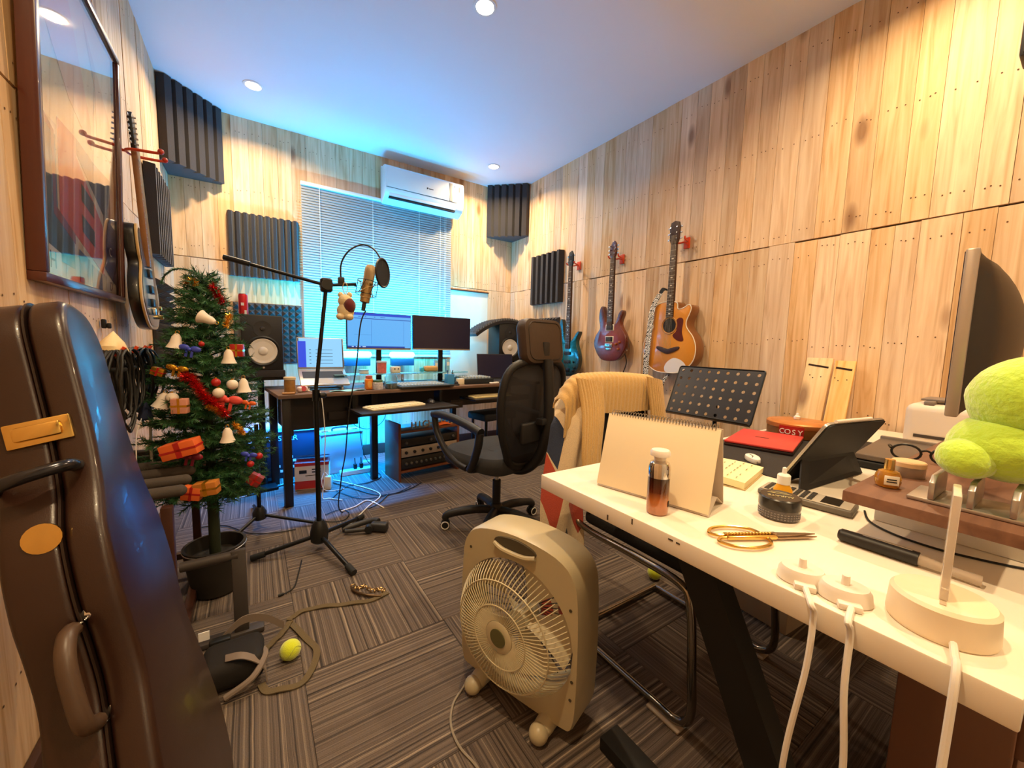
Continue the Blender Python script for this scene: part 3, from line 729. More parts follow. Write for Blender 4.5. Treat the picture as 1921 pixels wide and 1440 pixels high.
# ================================================================== office chair
HUB = Vector((1.205, 1.955, 0)); CA = R(11)
ch = thing('office_chair', 'black high-back office chair with mesh back and headrest at the studio desk', 'office chair', HUB, CA)
chair_b = mat('chair_black', '#19181a', .5, bump=.15, bs=200)
chair_f = mat('chair_fabric', '#2a2a2c', .9, bump=.5, bs=400)
chair_head = mat('chair_headrest_leather', '#3b2c22', .5, bump=.2, bs=40)
mesh_m = mat('chair_mesh', '#221f22', .8, alpha=.82)
for i in range(5):
    a = R(152-72*i)-CA; c, s = math.cos(a), math.sin(a)
    pts = [(0.03*c, .03*s, .115), (.12*c, .12*s, .118), (.22*c, .22*s, .105), (.295*c, .295*s, .085), (.305*c, .305*s, .06)]
    lg = obj('base_leg', MB().tube(smooth_pts(pts, 4), [.026]*4+[.026]*4+[.024]*4+[.022]*4+[.02], 10), chair_b, ch)
    p = Vector((.305*c, .305*s, 0)); tv = Vector((-s, c, 0))
    w = obj('caster', MB().cyl(p-tv*.022+Vector((0, 0, .027)), p-tv*.004+Vector((0, 0, .027)), .027, n=18).cyl(p+tv*.004+Vector((0, 0, .027)), p+tv*.022+Vector((0, 0, .027)), .027, n=18).cyl(p+Vector((0, 0, .03)), p+Vector((0, 0, .065)), .012, n=10), rubber, ch)
    for sg in (-1, 1):
        q = p+tv*(.0225*sg)+Vector((0, 0, .027)); ux, uz = Vector((c, s, 0)), Vector((0, 0, 1))
        obj('wheel_ring', MB().tube([q+(ux*math.cos(2*PI*k/20)+uz*math.sin(2*PI*k/20))*.0225 for k in range(20)], .0032, 6, True), white_pl, w)
obj('hub', MB().lathe([(.03, .085), (.042, .09), (.045, .125), (.034, .15), (.03, .155)], 18), chair_b, ch)
obj('gas_column', MB().cyl((0, 0, .14), (0, 0, .30), .025, n=18), chair_b, ch)
obj('gas_piston', MB().cyl((0, 0, .30), (0, 0, .395), .014, n=14), chrome, ch)
obj('tilt_mechanism', MB().rbox((0, -.02, .405), (.18, .26, .04), .01), chair_b, ch)
ol = outline([(-.20, -.22), (0, -.235), (.20, -.22), (.25, 0), (.235, .21), (0, .25), (-.235, .21), (-.25, 0)], 5)
seat = MB(); k = len(ol)
rings = [(.86, .405), (.98, .42), (1.0, .45), (.985, .478), (.93, .495), (.6, .490), (.2, .485)]
vs = [(x*s, y*s, z+(.012*(y/.25)**2 if z > .47 else 0)) for s, z in rings for x, y in ol]
fs = [(i*k+j, i*k+(j+1) % k, (i+1)*k+(j+1) % k, (i+1)*k+j) for i in range(len(rings)-1) for j in range(k)]
fs += [tuple(range(k-1, -1, -1)), tuple((len(rings)-1)*k+j for j in range(k))]
obj('seat', seat.add(vs, fs), chair_f, ch)
# backrest frame: shaped loop, mesh skin inside
def backp(x, z):  # curvature of the back
    t = (z-.45)/.6; return Vector((x, -.235-.10*t-.035*math.sin(PI*t)+.05*(abs(x)/.24)**2*1.0, z))
loop = [(-.10, .46), (-.17, .56), (-.225, .70), (-.24, .85), (-.205, .98), (-.10, 1.03), (.10, 1.03), (.205, .98), (.24, .85), (.225, .70), (.17, .56), (.10, .46)]
obj('back_frame', MB().tube(smooth_pts([backp(x, z) for x, z in loop], 5, True), .021, 10, True), chair_b, ch)
def halfw(z):
    pts = [(.46, .10), (.56, .17), (.70, .225), (.85, .24), (.98, .205), (1.03, .11)]
    for (a, wa), (b, wb_) in zip(pts, pts[1:]):
        if a <= z <= b: return wa+(wb_-wa)*(z-a)/(b-a)
    return .1
obj('back_mesh', MB().sheet(lambda u, v: backp((2*u-1)*halfw(.465+.56*v), .465+.56*v), 10, 14, .003), mesh_m, ch)
obj('spine', MB().tube(smooth_pts([(0, -.05, .405), (0, -.2, .41), (0, -.32, .5), (0, -.385, .68), (0, -.385, .88), (0, -.37, 1.04)], 5), .028, 10), chair_b, ch)
obj('lumbar_support', MB().rbox((0, -.335, .66), (.30, .03, .11), .012, 3), chair_b, ch)
obj('lumbar_bracket', MB().rbox((0, -.375, .72), (.12, .05, .035), .008), chair_b, ch)
obj('headrest_post', MB().rbox((0, -.355, 1.06), (.05, .02, .14), .006), chair_b, ch)
hm = T(0, -.315, 1.13) @ RX(-8)
def headf(s, z): return s
hr = MB(); ro = rrect(.30, .235, .05, 5); kk = len(ro)
hring = [(.80, -.040), (.95, -.036), (1., -.015), (1., .012), (.93, .030), (.7, .038), (.3, .040)]
hv = [(x*s, d-.25*x*x*1.2+.0, y*s) for s, d in hring for x, y in ro]
hf = [(i*kk+j, i*kk+(j+1) % kk, (i+1)*kk+(j+1) % kk, (i+1)*kk+j) for i in range(len(hring)-1) for j in range(kk)]
hf += [tuple(range(kk-1, -1, -1)), tuple((len(hring)-1)*kk+j for j in range(kk))]
hro = obj('headrest', hr.add([(x, y+.5*x*x, z) for x, y, z in hv], hf, hm), chair_head, ch)
obj('headrest_seam', MB().tube([hm @ Vector((x*.82, -.043+.32*x*x*.67, y*.82)) for x, y in rrect(.30, .235, .05, 4)], .003, 6, True), mat('seam_brown', '#2a1e16', .6), hro)
for sg in (-1, 1):
    x = sg*.275
    am = MB()
    pad = smooth_pts([(x, -.17, .655), (x, -.08, .675), (x, .06, .695), (x, .20, .70), (x, .265, .69)], 5)
    obj('armrest_pad', MB().tube(pad, [.024]*len(pad), 10), chair_b, ch)
    obj('arm_loop', MB().tube(smooth_pts([(x, .255, .685), (x, .235, .60), (x*.99, .15, .50), (x*.95, .06, .445), (x*.9, -.02, .425)], 5), .019, 10).tube(smooth_pts([(x, -.16, .65), (x, -.15, .58), (x*.96, -.10, .48), (x*.9, -.05, .425)], 5), .022, 10).cyl((x*.92, .02, .428), (x*.45, .0, .412), .017, n=10).cyl((x*.92, -.07, .428), (x*.45, -.07, .412), .017, n=10), chair_b, ch)

# ================================================================== white desk
WZ = .75; wx0, wx1, wy0, wy1 = .665, 2.50, .012, .842
white_d = mat('white_desk_paint', '#e9dfcf', .38, var=.03, vs=2)
wd_ = thing('white_desk', 'white topped desk with black steel legs at the right', 'desk', (0, 0, 0))
obj('desk_top', MB().rbox(((wx0+wx1)/2, (wy0+wy1)/2, WZ-.02), (wx1-wx0, wy1-wy0, .04), .003), white_d, wd_)
chip = mat('chipped_edge', '#4a3d32', .9)
for px, py, w in ((1140, 970, .004), (1186, 978, .003), (1258, 1012, .01), (1272, 1019, .008)):
    p = AX(px, py, wx0); obj('edge_chip', MB().box((wx0-.0002, p.y, min(p.z, WZ-.004)), (.0012, w, .003 if w > .005 else .012)), chip, wd_)
leg_b = mat('desk_leg_black', '#0c0c0d', .55)
def plank3(mb, a, b, wid, thick, wdir):
    a, b = Vector(a), Vector(b); ax = (b-a).normalized(); wd3 = Vector(wdir); wd3 = (wd3-ax*wd3.dot(ax)).normalized(); n = ax.cross(wd3)
    vs = [p+wd3*i*wid/2+n*j*thick/2 for p in (a, b) for i in (-1, 1) for j in (-1, 1)]
    mb.add(vs, [(0, 1, 3, 2), (4, 6, 7, 5), (0, 4, 5, 1), (2, 3, 7, 6), (0, 2, 6, 4), (1, 5, 7, 3)]); return mb
for x in (.80, 2.36):
    obj('leg', plank3(MB(), (x, .47, WZ-.045), (x, .14, .03), .075, .05, (0, 1, 0)), leg_b, wd_)
    obj('foot_beam', MB().rbox((x, .36, .02), (.07, .62, .04), .004), leg_b, wd_)
    obj('top_beam', MB().rbox((x, .43, WZ-.055), (.06, .70, .03), .003), leg_b, wd_)
obj('cross_beam', MB().rbox((1.58, .50, WZ-.07), (1.5, .05, .05), .003), leg_b, wd_)
# brown cabinet below the near corner
cab = thing('drawer_cabinet', 'brown wooden drawer cabinet standing under the near corner of the white desk', 'cabinet', (1.30, .09, 0))
cab_m = mat('cabinet_brown', '#6b4a38', .5, var=.12, vs=5)
obj('carcass', MB().rbox((0, 0, .33), (.60, .14, .66), .004), cab_m, cab)
for z in (.14, .35, .55): 
    d_ = obj('drawer_front', MB().rbox((0, -.075, z), (.57, .012, .185), .003), cab_m, cab)
    obj('handle', MB().rbox((0, -.085, z+.05), (.12, .01, .012), .003), black_mt, d_)

# ================================================================== cantilever chair with sweater
CX = 1.262
cc = thing('cantilever_chair', 'black cantilever visitor chair with chrome tube frame pulled up to the white desk', 'chair', (CX, .88, 0))
fr = MB()
for sg in (-1, 1):
    x = sg*.255
    fr.tube(smooth_pts([(x, .165, .018), (x, .05, .018), (x, -.2, .018), (x, -.285, .022), (x, -.325, .07), (x, -.32, .2), (x*.98, -.30, .38), (x*.96, -.26, .43), (x*.93, -.1, .432), (x*.92, .14, .43), (x*.92, .20, .47), (x*.92, .235, .6), (x*.9, .27, .93)], 5), .0125, 10)
fr.tube([(-.255, .165, .018), (.255, .165, .018)], .0125, 10)
obj('tube_frame', fr, mat('chair_chrome_dark', '#8d8780', .2, 1), cc)
for sg in (-1, 1):
    obj('foot_pad', MB().rbox((sg*.255, -.25, .0045), (.045, .11, .008), .003), mat('foot_pad_grey', '#a09488', .6), cc)
blk_fab = mat('black_fabric', '#0c0b0d', .9, bump=.3, bs=300)
obj('seat', MB().rbox((0, -.05, .462), (.44, .44, .05), .02, 3), blk_fab, cc)
obj('backrest', MB().sheet(lambda u, v: ((u-.5)*.44, .235+.04*v-.03*(1-(2*u-1)**2)+.0, .52+.43*v), 10, 8, .02), blk_fab, cc)
# sweater over the backrest
def knit_mat(name, base, patt):
    m = bpy.data.materials.new(name); m.use_nodes = True; nt = m.node_tree; b = nt.nodes['Principled BSDF']; L = nt.links.new
    tc = node(nt, 'ShaderNodeTexCoord'); sx = node(nt, 'ShaderNodeSeparateXYZ'); L(tc.outputs['Object'], sx.inputs[0])
    def math_(op, a, b_=None):
        q = node(nt, 'ShaderNodeMath', operation=op)
        for i, v in enumerate((a, b_)):
            if v is None: continue
            if isinstance(v, (int, float)): q.inputs[i].default_value = v
            else: L(v, q.inputs[i])
        return q.outputs[0]
    col = None
    rgb = node(nt, 'ShaderNodeRGB'); rgb.outputs[0].default_value = lin(base); cur = rgb.outputs[0]
    if patt:
        # tall diamonds: |x/a| + |z/b| < 1 around several centres
        for (cx, cz, a, h, c) in patt:
            dx = math_('ABSOLUTE', math_('DIVIDE', math_('SUBTRACT', sx.outputs['X'], cx), a)); dz = math_('ABSOLUTE', math_('DIVIDE', math_('SUBTRACT', sx.outputs['Z'], cz), h))
            k = math_('LESS_THAN', math_('ADD', dx, dz), 1.)
            mx = node(nt, 'ShaderNodeMix', data_type='RGBA'); L(k, mx.inputs[0]); L(cur, mx.inputs[6]); mx.inputs[7].default_value = lin(c); cur = mx.outputs[2]
    n = node(nt, 'ShaderNodeTexNoise'); n.inputs['Scale'].default_value = 350; L(tc.outputs['Object'], n.inputs['Vector'])
    mr = node(nt, 'ShaderNodeMapRange'); mr.inputs[3].default_value = .7; mr.inputs[4].default_value = 1.2; L(n.outputs['Fac'], mr.inputs[0])
    hv = node(nt, 'ShaderNodeHueSaturation'); L(cur, hv.inputs['Color']); L(mr.outputs[0], hv.inputs['Value']); L(hv.outputs[0], b.inputs['Base Color'])
    b.inputs['Roughness'].default_value = .95; b.inputs['Sheen Weight'].default_value = .3
    bp = node(nt, 'ShaderNodeBump'); bp.inputs['Strength'].default_value = .7; bp.inputs['Distance'].default_value = .003; L(n.outputs['Fac'], bp.inputs['Height']); L(bp.outputs[0], b.inputs['Normal'])
    return m
rib_m = knit_mat('rib_knit', '#c9a468', None)
body_m = knit_mat('diamond_knit', '#d9c3a0', [(-.315, -.20, .035, .14, '#27324d'), (-.335, -.43, .03, .17, '#b5462f'), (-.24, -.47, .045, .12, '#a8402c'), (-.29, -.69, .04, .13, '#243048'), (-.27, -.88, .045, .13, '#a63c28'), (-.36, -.88, .025, .12, '#b5462f')])
sw = thing('knitted_sweater', 'cream knitted sweater with navy and red diamonds draped over the black chair', 'sweater', (CX, 1.14, .985))
def ribbed(fn, nu, nv, nr, amp):
    """sheet with nr ribs across u"""
    def g(u, v):
        p = Vector(fn(u, v)); e = 1e-3
        a = Vector(fn(min(u+e, 1), v))-Vector(fn(max(u-e, 0), v)); b = Vector(fn(u, min(v+e, 1)))-Vector(fn(u, max(v-e, 0)))
        n = a.cross(b); n = n.normalized() if n.length > 1e-12 else Vector((0, 0, 1))
        return p+n*amp*math.sin(2*PI*nr*u)
    return g
# collar band across the top of the backrest (front edge dips to show the black seat back)
def band(u, v):
    x = -.295+.59*u; a = PI*(-.15+1.15*v); ed = max(0, (.16-u)/.16, (u-.86)/.14)**2
    dip = .015*math.sin(PI*u)
    fall = .09*(1-v)**2 if v < .5 else 0
    return (x, .0+.038*math.cos(a)*-1-.012, -.03-dip*0+.042*math.sin(a)-(.055 if v < .02 else 0)-.05*max(0, (.25-v)*4)*(.6+.4*math.sin(PI*u))+.012*math.sin(PI*u*1.3)-.085*ed)
obj('collar_band', MB().sheet(ribbed(band, 120, 14, 26, .0022), 130, 14, .006), rib_m, sw)
# ribbed placket falling down the left of the backrest, front side
def plk(u, v):
    x0 = -.262+.03*v; x = x0+(.115-.045*v+.02*math.sin(v*5))*u+.012*math.sin(v*7+u)
    return (x, -.062-.012*math.sin(u*PI)-.05*min(1, v*1.4)+.02*v*0, .0-.50*v+.008*math.cos(u*PI))
obj('placket', MB().sheet(ribbed(plk, 60, 20, 10, .0022), 64, 20, .006), rib_m, sw)
def plk2(u, v):
    return (.155+.10*u+.04*v, -.056-.014*math.sin(u*PI)-.02*v, .004-.26*v-.02*u)
obj('placket', MB().sheet(ribbed(plk2, 50, 14, 9, .0022), 54, 14, .006), rib_m, sw)
# patterned front panel hanging far down on the left
def pan(u, v):
    w = .155*(1-.25*math.sin(PI*v)); x = -.335+.02*(1-v)-.035*v+w*u+.010*math.sin(v*9+u*2)+.07*max(0, 1-v*7)*(1-.5*u)
    y = .01-.085*u**.7+.014*math.sin(u*7+v*4)-.035*v+.06*max(0, 1-v*10)
    return (x, y, .0-.93*v-.10*(1-u)**2*(1-v)**3+.012*math.cos(u*5))
obj('front_panel', MB().sheet(pan, 30, 44, .007), body_m, sw)
def bckp(u, v):
    return (-.235+.47*u, .060+.012*math.sin(u*9)+.02*v, -.045-.40*v)
obj('back_panel', MB().sheet(bckp, 30, 20, .007), body_m, sw)

# ================================================================== box fan on the floor
FA = R(-70.9); fc = Vector((.61, .90, 0)) + Vector((.945, .327, 0))*.075
fan = thing('floor_fan', 'cream plastic box fan with a round grille standing on the carpet', 'fan', fc, FA); fan.scale = (.93, .93, .915)
fan_m = mat('fan_cream', '#b5a888', .35, var=.04, vs=3)
hw, hz0, hz1 = .235, .045, .60
def fan_outline(s=1.):
    return outline([(-.225*s, .07), (-.235*s, .2), (-.232*s, .42), (-.215*s, .53), (-.15*s, .585), (0, .605), (.15*s, .585), (.215*s, .53), (.232*s, .42), (.235*s, .2), (.225*s, .07), (.18*s, .045), (0, .04), (-.18*s, .045)], 4)
# housing as a ring: outline outside, circular opening inside
oc = fan_outline(); k = len(oc); zc = .298; ro_ = .218
def cir(r, n): return [(r*math.cos(a), zc+r*math.sin(a)) for a in n]
ang = [math.atan2(y-zc, x) for x, y in oc]
mbf = MB(); layers = [(oc, 1., -.055), (oc, 1., .075)]
inner = cir(ro_, ang); inner2 = cir(ro_*1.0, ang)
V = []
for (pts, y) in ((oc, -.045), (oc, .07), ([(x*.985, zc+(z-zc)*.985) for x, z in oc], -.06), (inner, -.062), (inner, .06), ([(x*.97, zc+(z-zc)*.97) for x, z in oc], .085)):
    V.append([(x, y, z) for x, z in pts])
order = [4, 3, 2, 0, 1, 5]
vs = [p for i in order for p in V[i]]
fs = []
for i in range(len(order)-1):
    for j in range(k): fs.append((i*k+j, i*k+(j+1) % k, (i+1)*k+(j+1) % k, (i+1)*k+j))
e = (len(order)-1)*k; 
fs += [(e+j, e+(j+1) % k, (j+1) % k, j) for j in range(k)]
obj('housing', mbf.add(vs, fs), fan_m, fan, sharp=50)
# carrying handle hump with slot
obj('handle_slot', MB().prism(outline([(-.075, .556), (0, .545), (.075, .556), (.07, .578), (0, .59), (-.07, .578)], 4), -.067, -.058, Matrix(((1, 0, 0, 0), (0, 0, 1, 0), (0, 1, 0, 0), (0, 0, 0, 1)))), mat('fan_dark', '#4a4232', .6), fan)
obj('handle_grip', MB().tube(smooth_pts([(-.08, -.066, .556), (-.04, -.074, .548), (.04, -.074, .548), (.08, -.066, .556)], 5), .008, 8), fan_m, fan)
for x, z in ((-.19, .50), (0.05, .545), (.205, .44), (.218, .22), (.215, .16)):
    obj('screw_hole', MB().lathe([(.005, 0), (.005, .002)], 10, T(x, -.0605, z) @ RX(90)), mat('fan_dark', '#4a4232', .6), fan)
# domed front grille
gr = MB(); nw = 84
def gp(t, r):  # dome profile
    q = r/ro_; return -.062-.072*(1-max(0, (q-.66)/.34)**2.2)
for i in range(nw):
    a = 2*PI*i/nw; pts = []
    for q in (.24, .45, .62, .76, .87, .95, 1.0):
        r = q*ro_*.985; tw = .10*(1-q); pts.append((r*math.cos(a+tw), gp(0, r), zc+r*math.sin(a+tw)))
    gr.tube(pts, .0017, 4, caps=False)
gm = mat('grille_cream', '#c2b694', .4)
g_o = obj('front_grille', gr, gm, fan); g_o['kind'] = 'stuff' 
for q in (.46, .80):
    r = ro_*q; obj('grille_ring', MB().tube([(r*math.cos(2*PI*j/48), gp(0, r)-.001, zc+r*math.sin(2*PI*j/48)) for j in range(48)], .0022, 6, True), gm, g_o)
obj('grille_cap', MB().lathe([(.050, 0), (.050, .006), (.040, .009), (.028, .009)], 30, T(0, -.130, zc) @ RX(90)), gm, fan)
obj('centre_badge', MB().lathe([(.029, 0), (.029, .0115), (.002, .0118)], 28, T(0, -.130, zc) @ RX(90)), mat('fan_badge', '#5c5a36', .4), fan)
bl_ = MB()
for i in range(5):
    a0 = 2*PI*i/5
    bl_.sheet(lambda u, v: ((.03+.165*u)*math.cos(a0+(v-.5)*(.5+.4*u)), -.01+.045*(v-.5), zc+(.03+.165*u)*math.sin(a0+(v-.5)*(.5+.4*u))), 6, 5, .003)
obj('blades', bl_.cyl((0, -.04, zc), (0, .04, zc), .035, n=20), mat('fan_blade', '#d3caae', .4), fan)
rg = MB()
for i in range(36):
    a = 2*PI*i/36; rg.tube([(.03*math.cos(a), .055, zc+.03*math.sin(a)), (ro_*math.cos(a), .05, zc+ro_*math.sin(a))], .002, 4, caps=False)
obj('rear_grille', rg, mat('fan_dark', '#4a4232', .6), fan)['kind'] = 'stuff'
for sg in (-1, 1):
    obj('foot', MB().tube(smooth_pts([(sg*.135, -.10, .03), (sg*.135, -.05, .032), (sg*.135, .08, .032), (sg*.135, .115, .03)], 4), [.020, .026, .028, .03]+[.03]*8+[.024], 14).ball((sg*.135, -.10, .03), .030), fan_m, fan)
cb = [fan.matrix_basis @ Vector((-.10, .085, .06))]
cb = [FL(880, 1268, .03), FL(868, 1290, .008), FL(850, 1320, .005), FL(846, 1360, .005), FL(862, 1400, .005), FL(890, 1432, .005), FL(915, 1470, .005)]
tag(obj('fan_power_cable', MB().tube(smooth_pts(cb, 6), .0035, 6), mat('cable_grey', '#8a8072', .5)), 'thin grey power cable curling over the carpet from the box fan', 'cable')
# ================================================================== guitars on the right wall
def MW(y, z, off): return Matrix(((0, 0, -1, XR-off), (-1, 0, 0, y), (0, 1, 0, z), (0, 0, 0, 1)))
wood_dark = mat('rosewood', '#3a241a', .5, var=.25, vs=30)
steel = mat('string_steel', '#b9b4a8', .3, .9)
pick_b = mat('pickup_black', '#17161a', .4)
pearl = mat('inlay_pearl', '#ddd6c6', .35)
def burst_mat(name, inner, outer, r0, r1, ctr=(0, 0, 0), coat=.8, sc=(1, 1, 1), fig=.0):
    m = bpy.data.materials.new(name); m.use_nodes = True; nt = m.node_tree; b = nt.nodes['Principled BSDF']; L = nt.links.new
    tc = node(nt, 'ShaderNodeTexCoord'); mp = node(nt, 'ShaderNodeMapping'); mp.inputs['Location'].default_value = tuple(-c*s for c, s in zip(ctr, sc)); mp.inputs['Scale'].default_value = sc; L(tc.outputs['Object'], mp.inputs[0])
    ln = node(nt, 'ShaderNodeVectorMath', operation='LENGTH'); L(mp.outputs[0], ln.inputs[0])
    n = node(nt, 'ShaderNodeTexNoise'); n.inputs['Scale'].default_value = 40; n.inputs['Distortion'].default_value = 2; L(tc.outputs['Object'], n.inputs['Vector'])
    ad = node(nt, 'ShaderNodeMath', operation='MULTIPLY_ADD'); ad.inputs[1].default_value = fig; L(n.outputs['Fac'], ad.inputs[0]); L(ln.outputs['Value'], ad.inputs[2])
    mr = node(nt, 'ShaderNodeMapRange'); mr.inputs[1].default_value = r0; mr.inputs[2].default_value = r1; L(ad.outputs[0], mr.inputs[0])
    rp = ramp(nt, [(0, inner), (1, outer)]); L(mr.outputs[0], rp.inputs[0]); L(rp.outputs[0], b.inputs['Base Color'])
    b.inputs['Roughness'].default_value = .25; b.inputs['Coat Weight'].default_value = coat; b.inputs['Coat Roughness'].default_value = .08
    return m
def neck(parent, y0, y1, w0, w1, zf, headlen, head_out, head_m, nfret, nstr, tuners, board_m=wood_dark, bridge_y=-.1):
    """y0 body joint, y1 nut; local axes x across, y up, z out of the wall"""
    mb = MB().add([(-w0/2, y0, zf-.022), (w0/2, y0, zf-.022), (w1/2, y1, zf-.02), (-w1/2, y1, zf-.02), (-w0/2, y0, zf), (w0/2, y0, zf), (w1/2, y1, zf), (-w1/2, y1, zf)],
                  [(0, 3, 2, 1), (4, 5, 6, 7), (0, 1, 5, 4), (1, 2, 6, 5), (2, 3, 7, 6), (3, 0, 4, 7)])
    nk = obj('neck', mb, board_m, parent, bevel=.003)
    fr = MB(); sl = (y1-bridge_y)
    for i in range(1, nfret+1):
        yy = bridge_y+sl*2**(-i/12)
        if yy < y0: break
        w = w0+(w1-w0)*(yy-y0)/(y1-y0); fr.box((0, yy, zf+.0006), (w*.98, .0018, .0014))
    obj('frets', fr, steel, nk)['kind'] = 'stuff'
    il = MB()
    for i in (3, 5, 7, 9, 12, 15, 17, 19):
        yy = bridge_y+sl*(2**(-i/12)+2**(-(i-1)/12))/2
        if yy > y0+.01: il.box((0, yy, zf+.0004), (w1*.35, .008, .0009))
    obj('inlays', il, pearl, nk)['kind'] = 'stuff'
    hd = obj('headstock', MB().prism([(x, y1+y) for x, y in head_out], zf-.018, zf-.002), head_m, parent, bevel=.002)
    for x, y, s in tuners:
        obj('tuner', MB().cyl((x, y1+y, zf-.004), (x, y1+y, zf+.010), .004, n=8).rbox((x+s*.022, y1+y, zf-.012), (.018, .012, .007), .003), chrome, hd)
    stg = MB()
    for i in range(nstr):
        t = (i-(nstr-1)/2)/max(1, nstr-1); stg.tube([(t*w0*.92, bridge_y, zf+.004), (t*w1*.82, y1, zf+.003), (t*w1*.8, y1+headlen*.5, zf+.001)], .0006, 4)
    obj('strings', stg, steel, parent)['kind'] = 'stuff'
def hook(label, y, z, gdir=-1):
    # wall hanger: plate, rod, forked yoke
    t = thing('guitar_hanger', label, 'guitar hanger', (XR-.002, y, z), 0, 'orange guitar wall hangers')
    obj('plate', MB().rbox((-.008, 0, 0), (.012, .045, .075), .004), orange_pl, t)
    obj('yoke', MB().tube(smooth_pts([(-.012, 0, 0), (-.045, 0, 0)], 2), .006, 8).tube(smooth_pts([(-.115, -.052, .02), (-.105, -.048, .004), (-.06, -.038, -.002), (-.045, 0, 0), (-.06, .038, -.002), (-.105, .048, .004), (-.115, .052, .02)], 5), .006, 8), orange_pl, t)
hook('orange wall hanger holding the teal bass guitar', 2.775, 1.86)
hook('orange wall hanger holding the red electric guitar', 2.262, 1.835)
hook('orange wall hanger holding the acoustic guitar', 1.685, 1.85)
# --- teal bass
g = thing('bass_guitar', 'teal bass guitar hanging on the right wall, nearest the back corner', 'bass guitar', (0, 0, 0)); g.matrix_world = MW(2.775, 1.07, .10)
teal = burst_mat('teal_burst', '#0e6f78', '#062126', .05, .18, (0, 0, .04), fig=.04, sc=(1, .7, 0))
bo = outline([(-.01, -.235), (.09, -.215), (.15, -.13), (.148, -.03), (.115, .05), (.112, .10), (.140, .16), (.135, .18), (.105, .165), (.06, .11), (.02, .085), (-.04, .09), (-.065, .16), (-.085, .27), (-.105, .30), (-.13, .26), (-.135, .16), (-.115, .07), (-.125, .0), (-.16, -.07), (-.15, -.16), (-.09, -.22)], 4)
obj('body', MB().prism(bo, -.035, .008), teal, g, bevel=.008, seg=3)
for y in (-.02, -.10): obj('pickup', MB().rbox((0, y, .011), (.09, .03, .012), .003), pick_b, g)
obj('bridge', MB().rbox((0, -.175, .011), (.07, .035, .012), .003), black_mt, g)
for x, y in ((.09, -.10), (.105, -.15), (.085, -.18)): obj('knob', MB().lathe([(.009, .008), (.009, .02), (.007, .022)], 12, T(x, y, 0)), black_mt, g)
neck(g, .02, .775, .058, .042, .018, .10, [(-.021, 0), (.021, 0), (.034, .03), (.032, .10), (.012, .135), (-.02, .12), (-.032, .07), (-.03, .02)], black_pl, 24, 4, [(-.02, .035, -1), (-.02, .085, -1), (.02, .04, 1), (.018, .09, 1)], bridge_y=-.17)
# --- red electric
g = thing('electric_guitar', 'glossy red-brown double cutaway electric guitar in the middle of the right wall', 'electric guitar', (0, 0, 0)); g.matrix_world = MW(2.265, 1.20, .10)
redb = burst_mat('red_burst', '#963818', '#4a140a', .06, .21, (0, -.02, .04), fig=.06, sc=(1, .8, 0))
bo = outline([(0, -.20), (.10, -.18), (.168, -.09), (.165, .0), (.115, .075), (.105, .12), (.128, .185), (.115, .21), (.085, .19), (.06, .125), (.04, .10), (-.04, .11), (-.06, .15), (-.075, .22), (-.095, .255), (-.122, .23), (-.13, .16), (-.115, .09), (-.12, .06), (-.165, 0), (-.172, -.08), (-.10, -.18)], 4)
obj('body', MB().prism(bo, -.035, .010), redb, g, bevel=.010, seg=3)
for y in (.075, -.02):
    p = obj('pickup', MB().rbox((0, y, .014), (.07, .038, .01), .003), pick_b, g); obj('pickup_ring', MB().rbox((0, y, .0105), (.088, .05, .004), .001), pearl, p)
obj('bridge', MB().rbox((0, -.07, .014), (.08, .03, .012), .003), chrome, g); obj('tailpiece', MB().rbox((0, -.10, .013), (.06, .02, .01), .003), chrome, g)
for x, y in ((.075, -.06), (.10, -.10), (.11, -.045)): obj('knob', MB().lathe([(.010, .009), (.010, .022), (.007, .024)], 12, T(x, y, 0)), mat('amber_knob', '#8a4a1c', .3), g)
neck(g, .09, .635, .056, .043, .021, .10, [(-.0215, 0), (.0215, 0), (.034, .025), (.036, .06), (.028, .11), (.012, .13), (-.012, .12), (-.03, .09), (-.036, .045), (-.033, .02)], redb, 22, 6, [(s*.024, .03+.03*i, s) for s in (-1, 1) for i in range(3)], bridge_y=-.07)
obj('jack', MB().cyl((.155, -.10, -.012), (.172, -.108, -.012), .006, n=10), chrome, g)
gc = [AX(1172, 663, XR-.115), AX(1175, 680, XR-.09), AX(1168, 700, XR-.07), AX(1160, 715, XR-.06), AX(1150, 740, XR-.05), AX(1140, 800, XR-.05)]
tag(obj('guitar_cable', MB().tube(smooth_pts(gc, 6), .004, 6), cable_b), 'black lead hanging from the jack of the red electric guitar', 'cable')
# --- acoustic
g = thing('acoustic_guitar', 'natural spruce cutaway acoustic guitar with a patterned strap on the right wall', 'acoustic guitar', (0, 0, 0)); g.matrix_world = MW(1.70, 1.17, .125)
spr = burst_mat('spruce_top', '#e09a3c', '#c9822c', .0, .3, coat=.6, fig=.1)
sap = mat('sapele_side', '#7a4a24', .35, var=.2, vs=14, coat=.5)
bo = outline([(0, -.225), (.10, -.215), (.185, -.15), (.208, -.06), (.185, .02), (.135, .085), (.128, .13), (.150, .185), (.156, .22), (.138, .24), (.105, .222), (.06, .215), (.045, .262), (-.045, .27), (-.11, .25), (-.145, .19), (-.135, .12), (-.135, .085), (-.19, .02), (-.21, -.06), (-.185, -.15), (-.10, -.215)], 5)
obj('sides_and_back', MB().prism(bo, -.095, .0), sap, g, bevel=.004)
obj('soundboard', MB().prism(bo, .0002, .004), spr, g, bevel=.0012)
bnd = [Vector((x, y, .004)) for x, y in bo]
obj('binding', MB().tube(bnd, .003, 6, True), pearl, g)
obj('soundhole', MB().lathe([(.05, .0042), (.05, .0052)], 32, T(0, .105, 0)), matte_black, g)
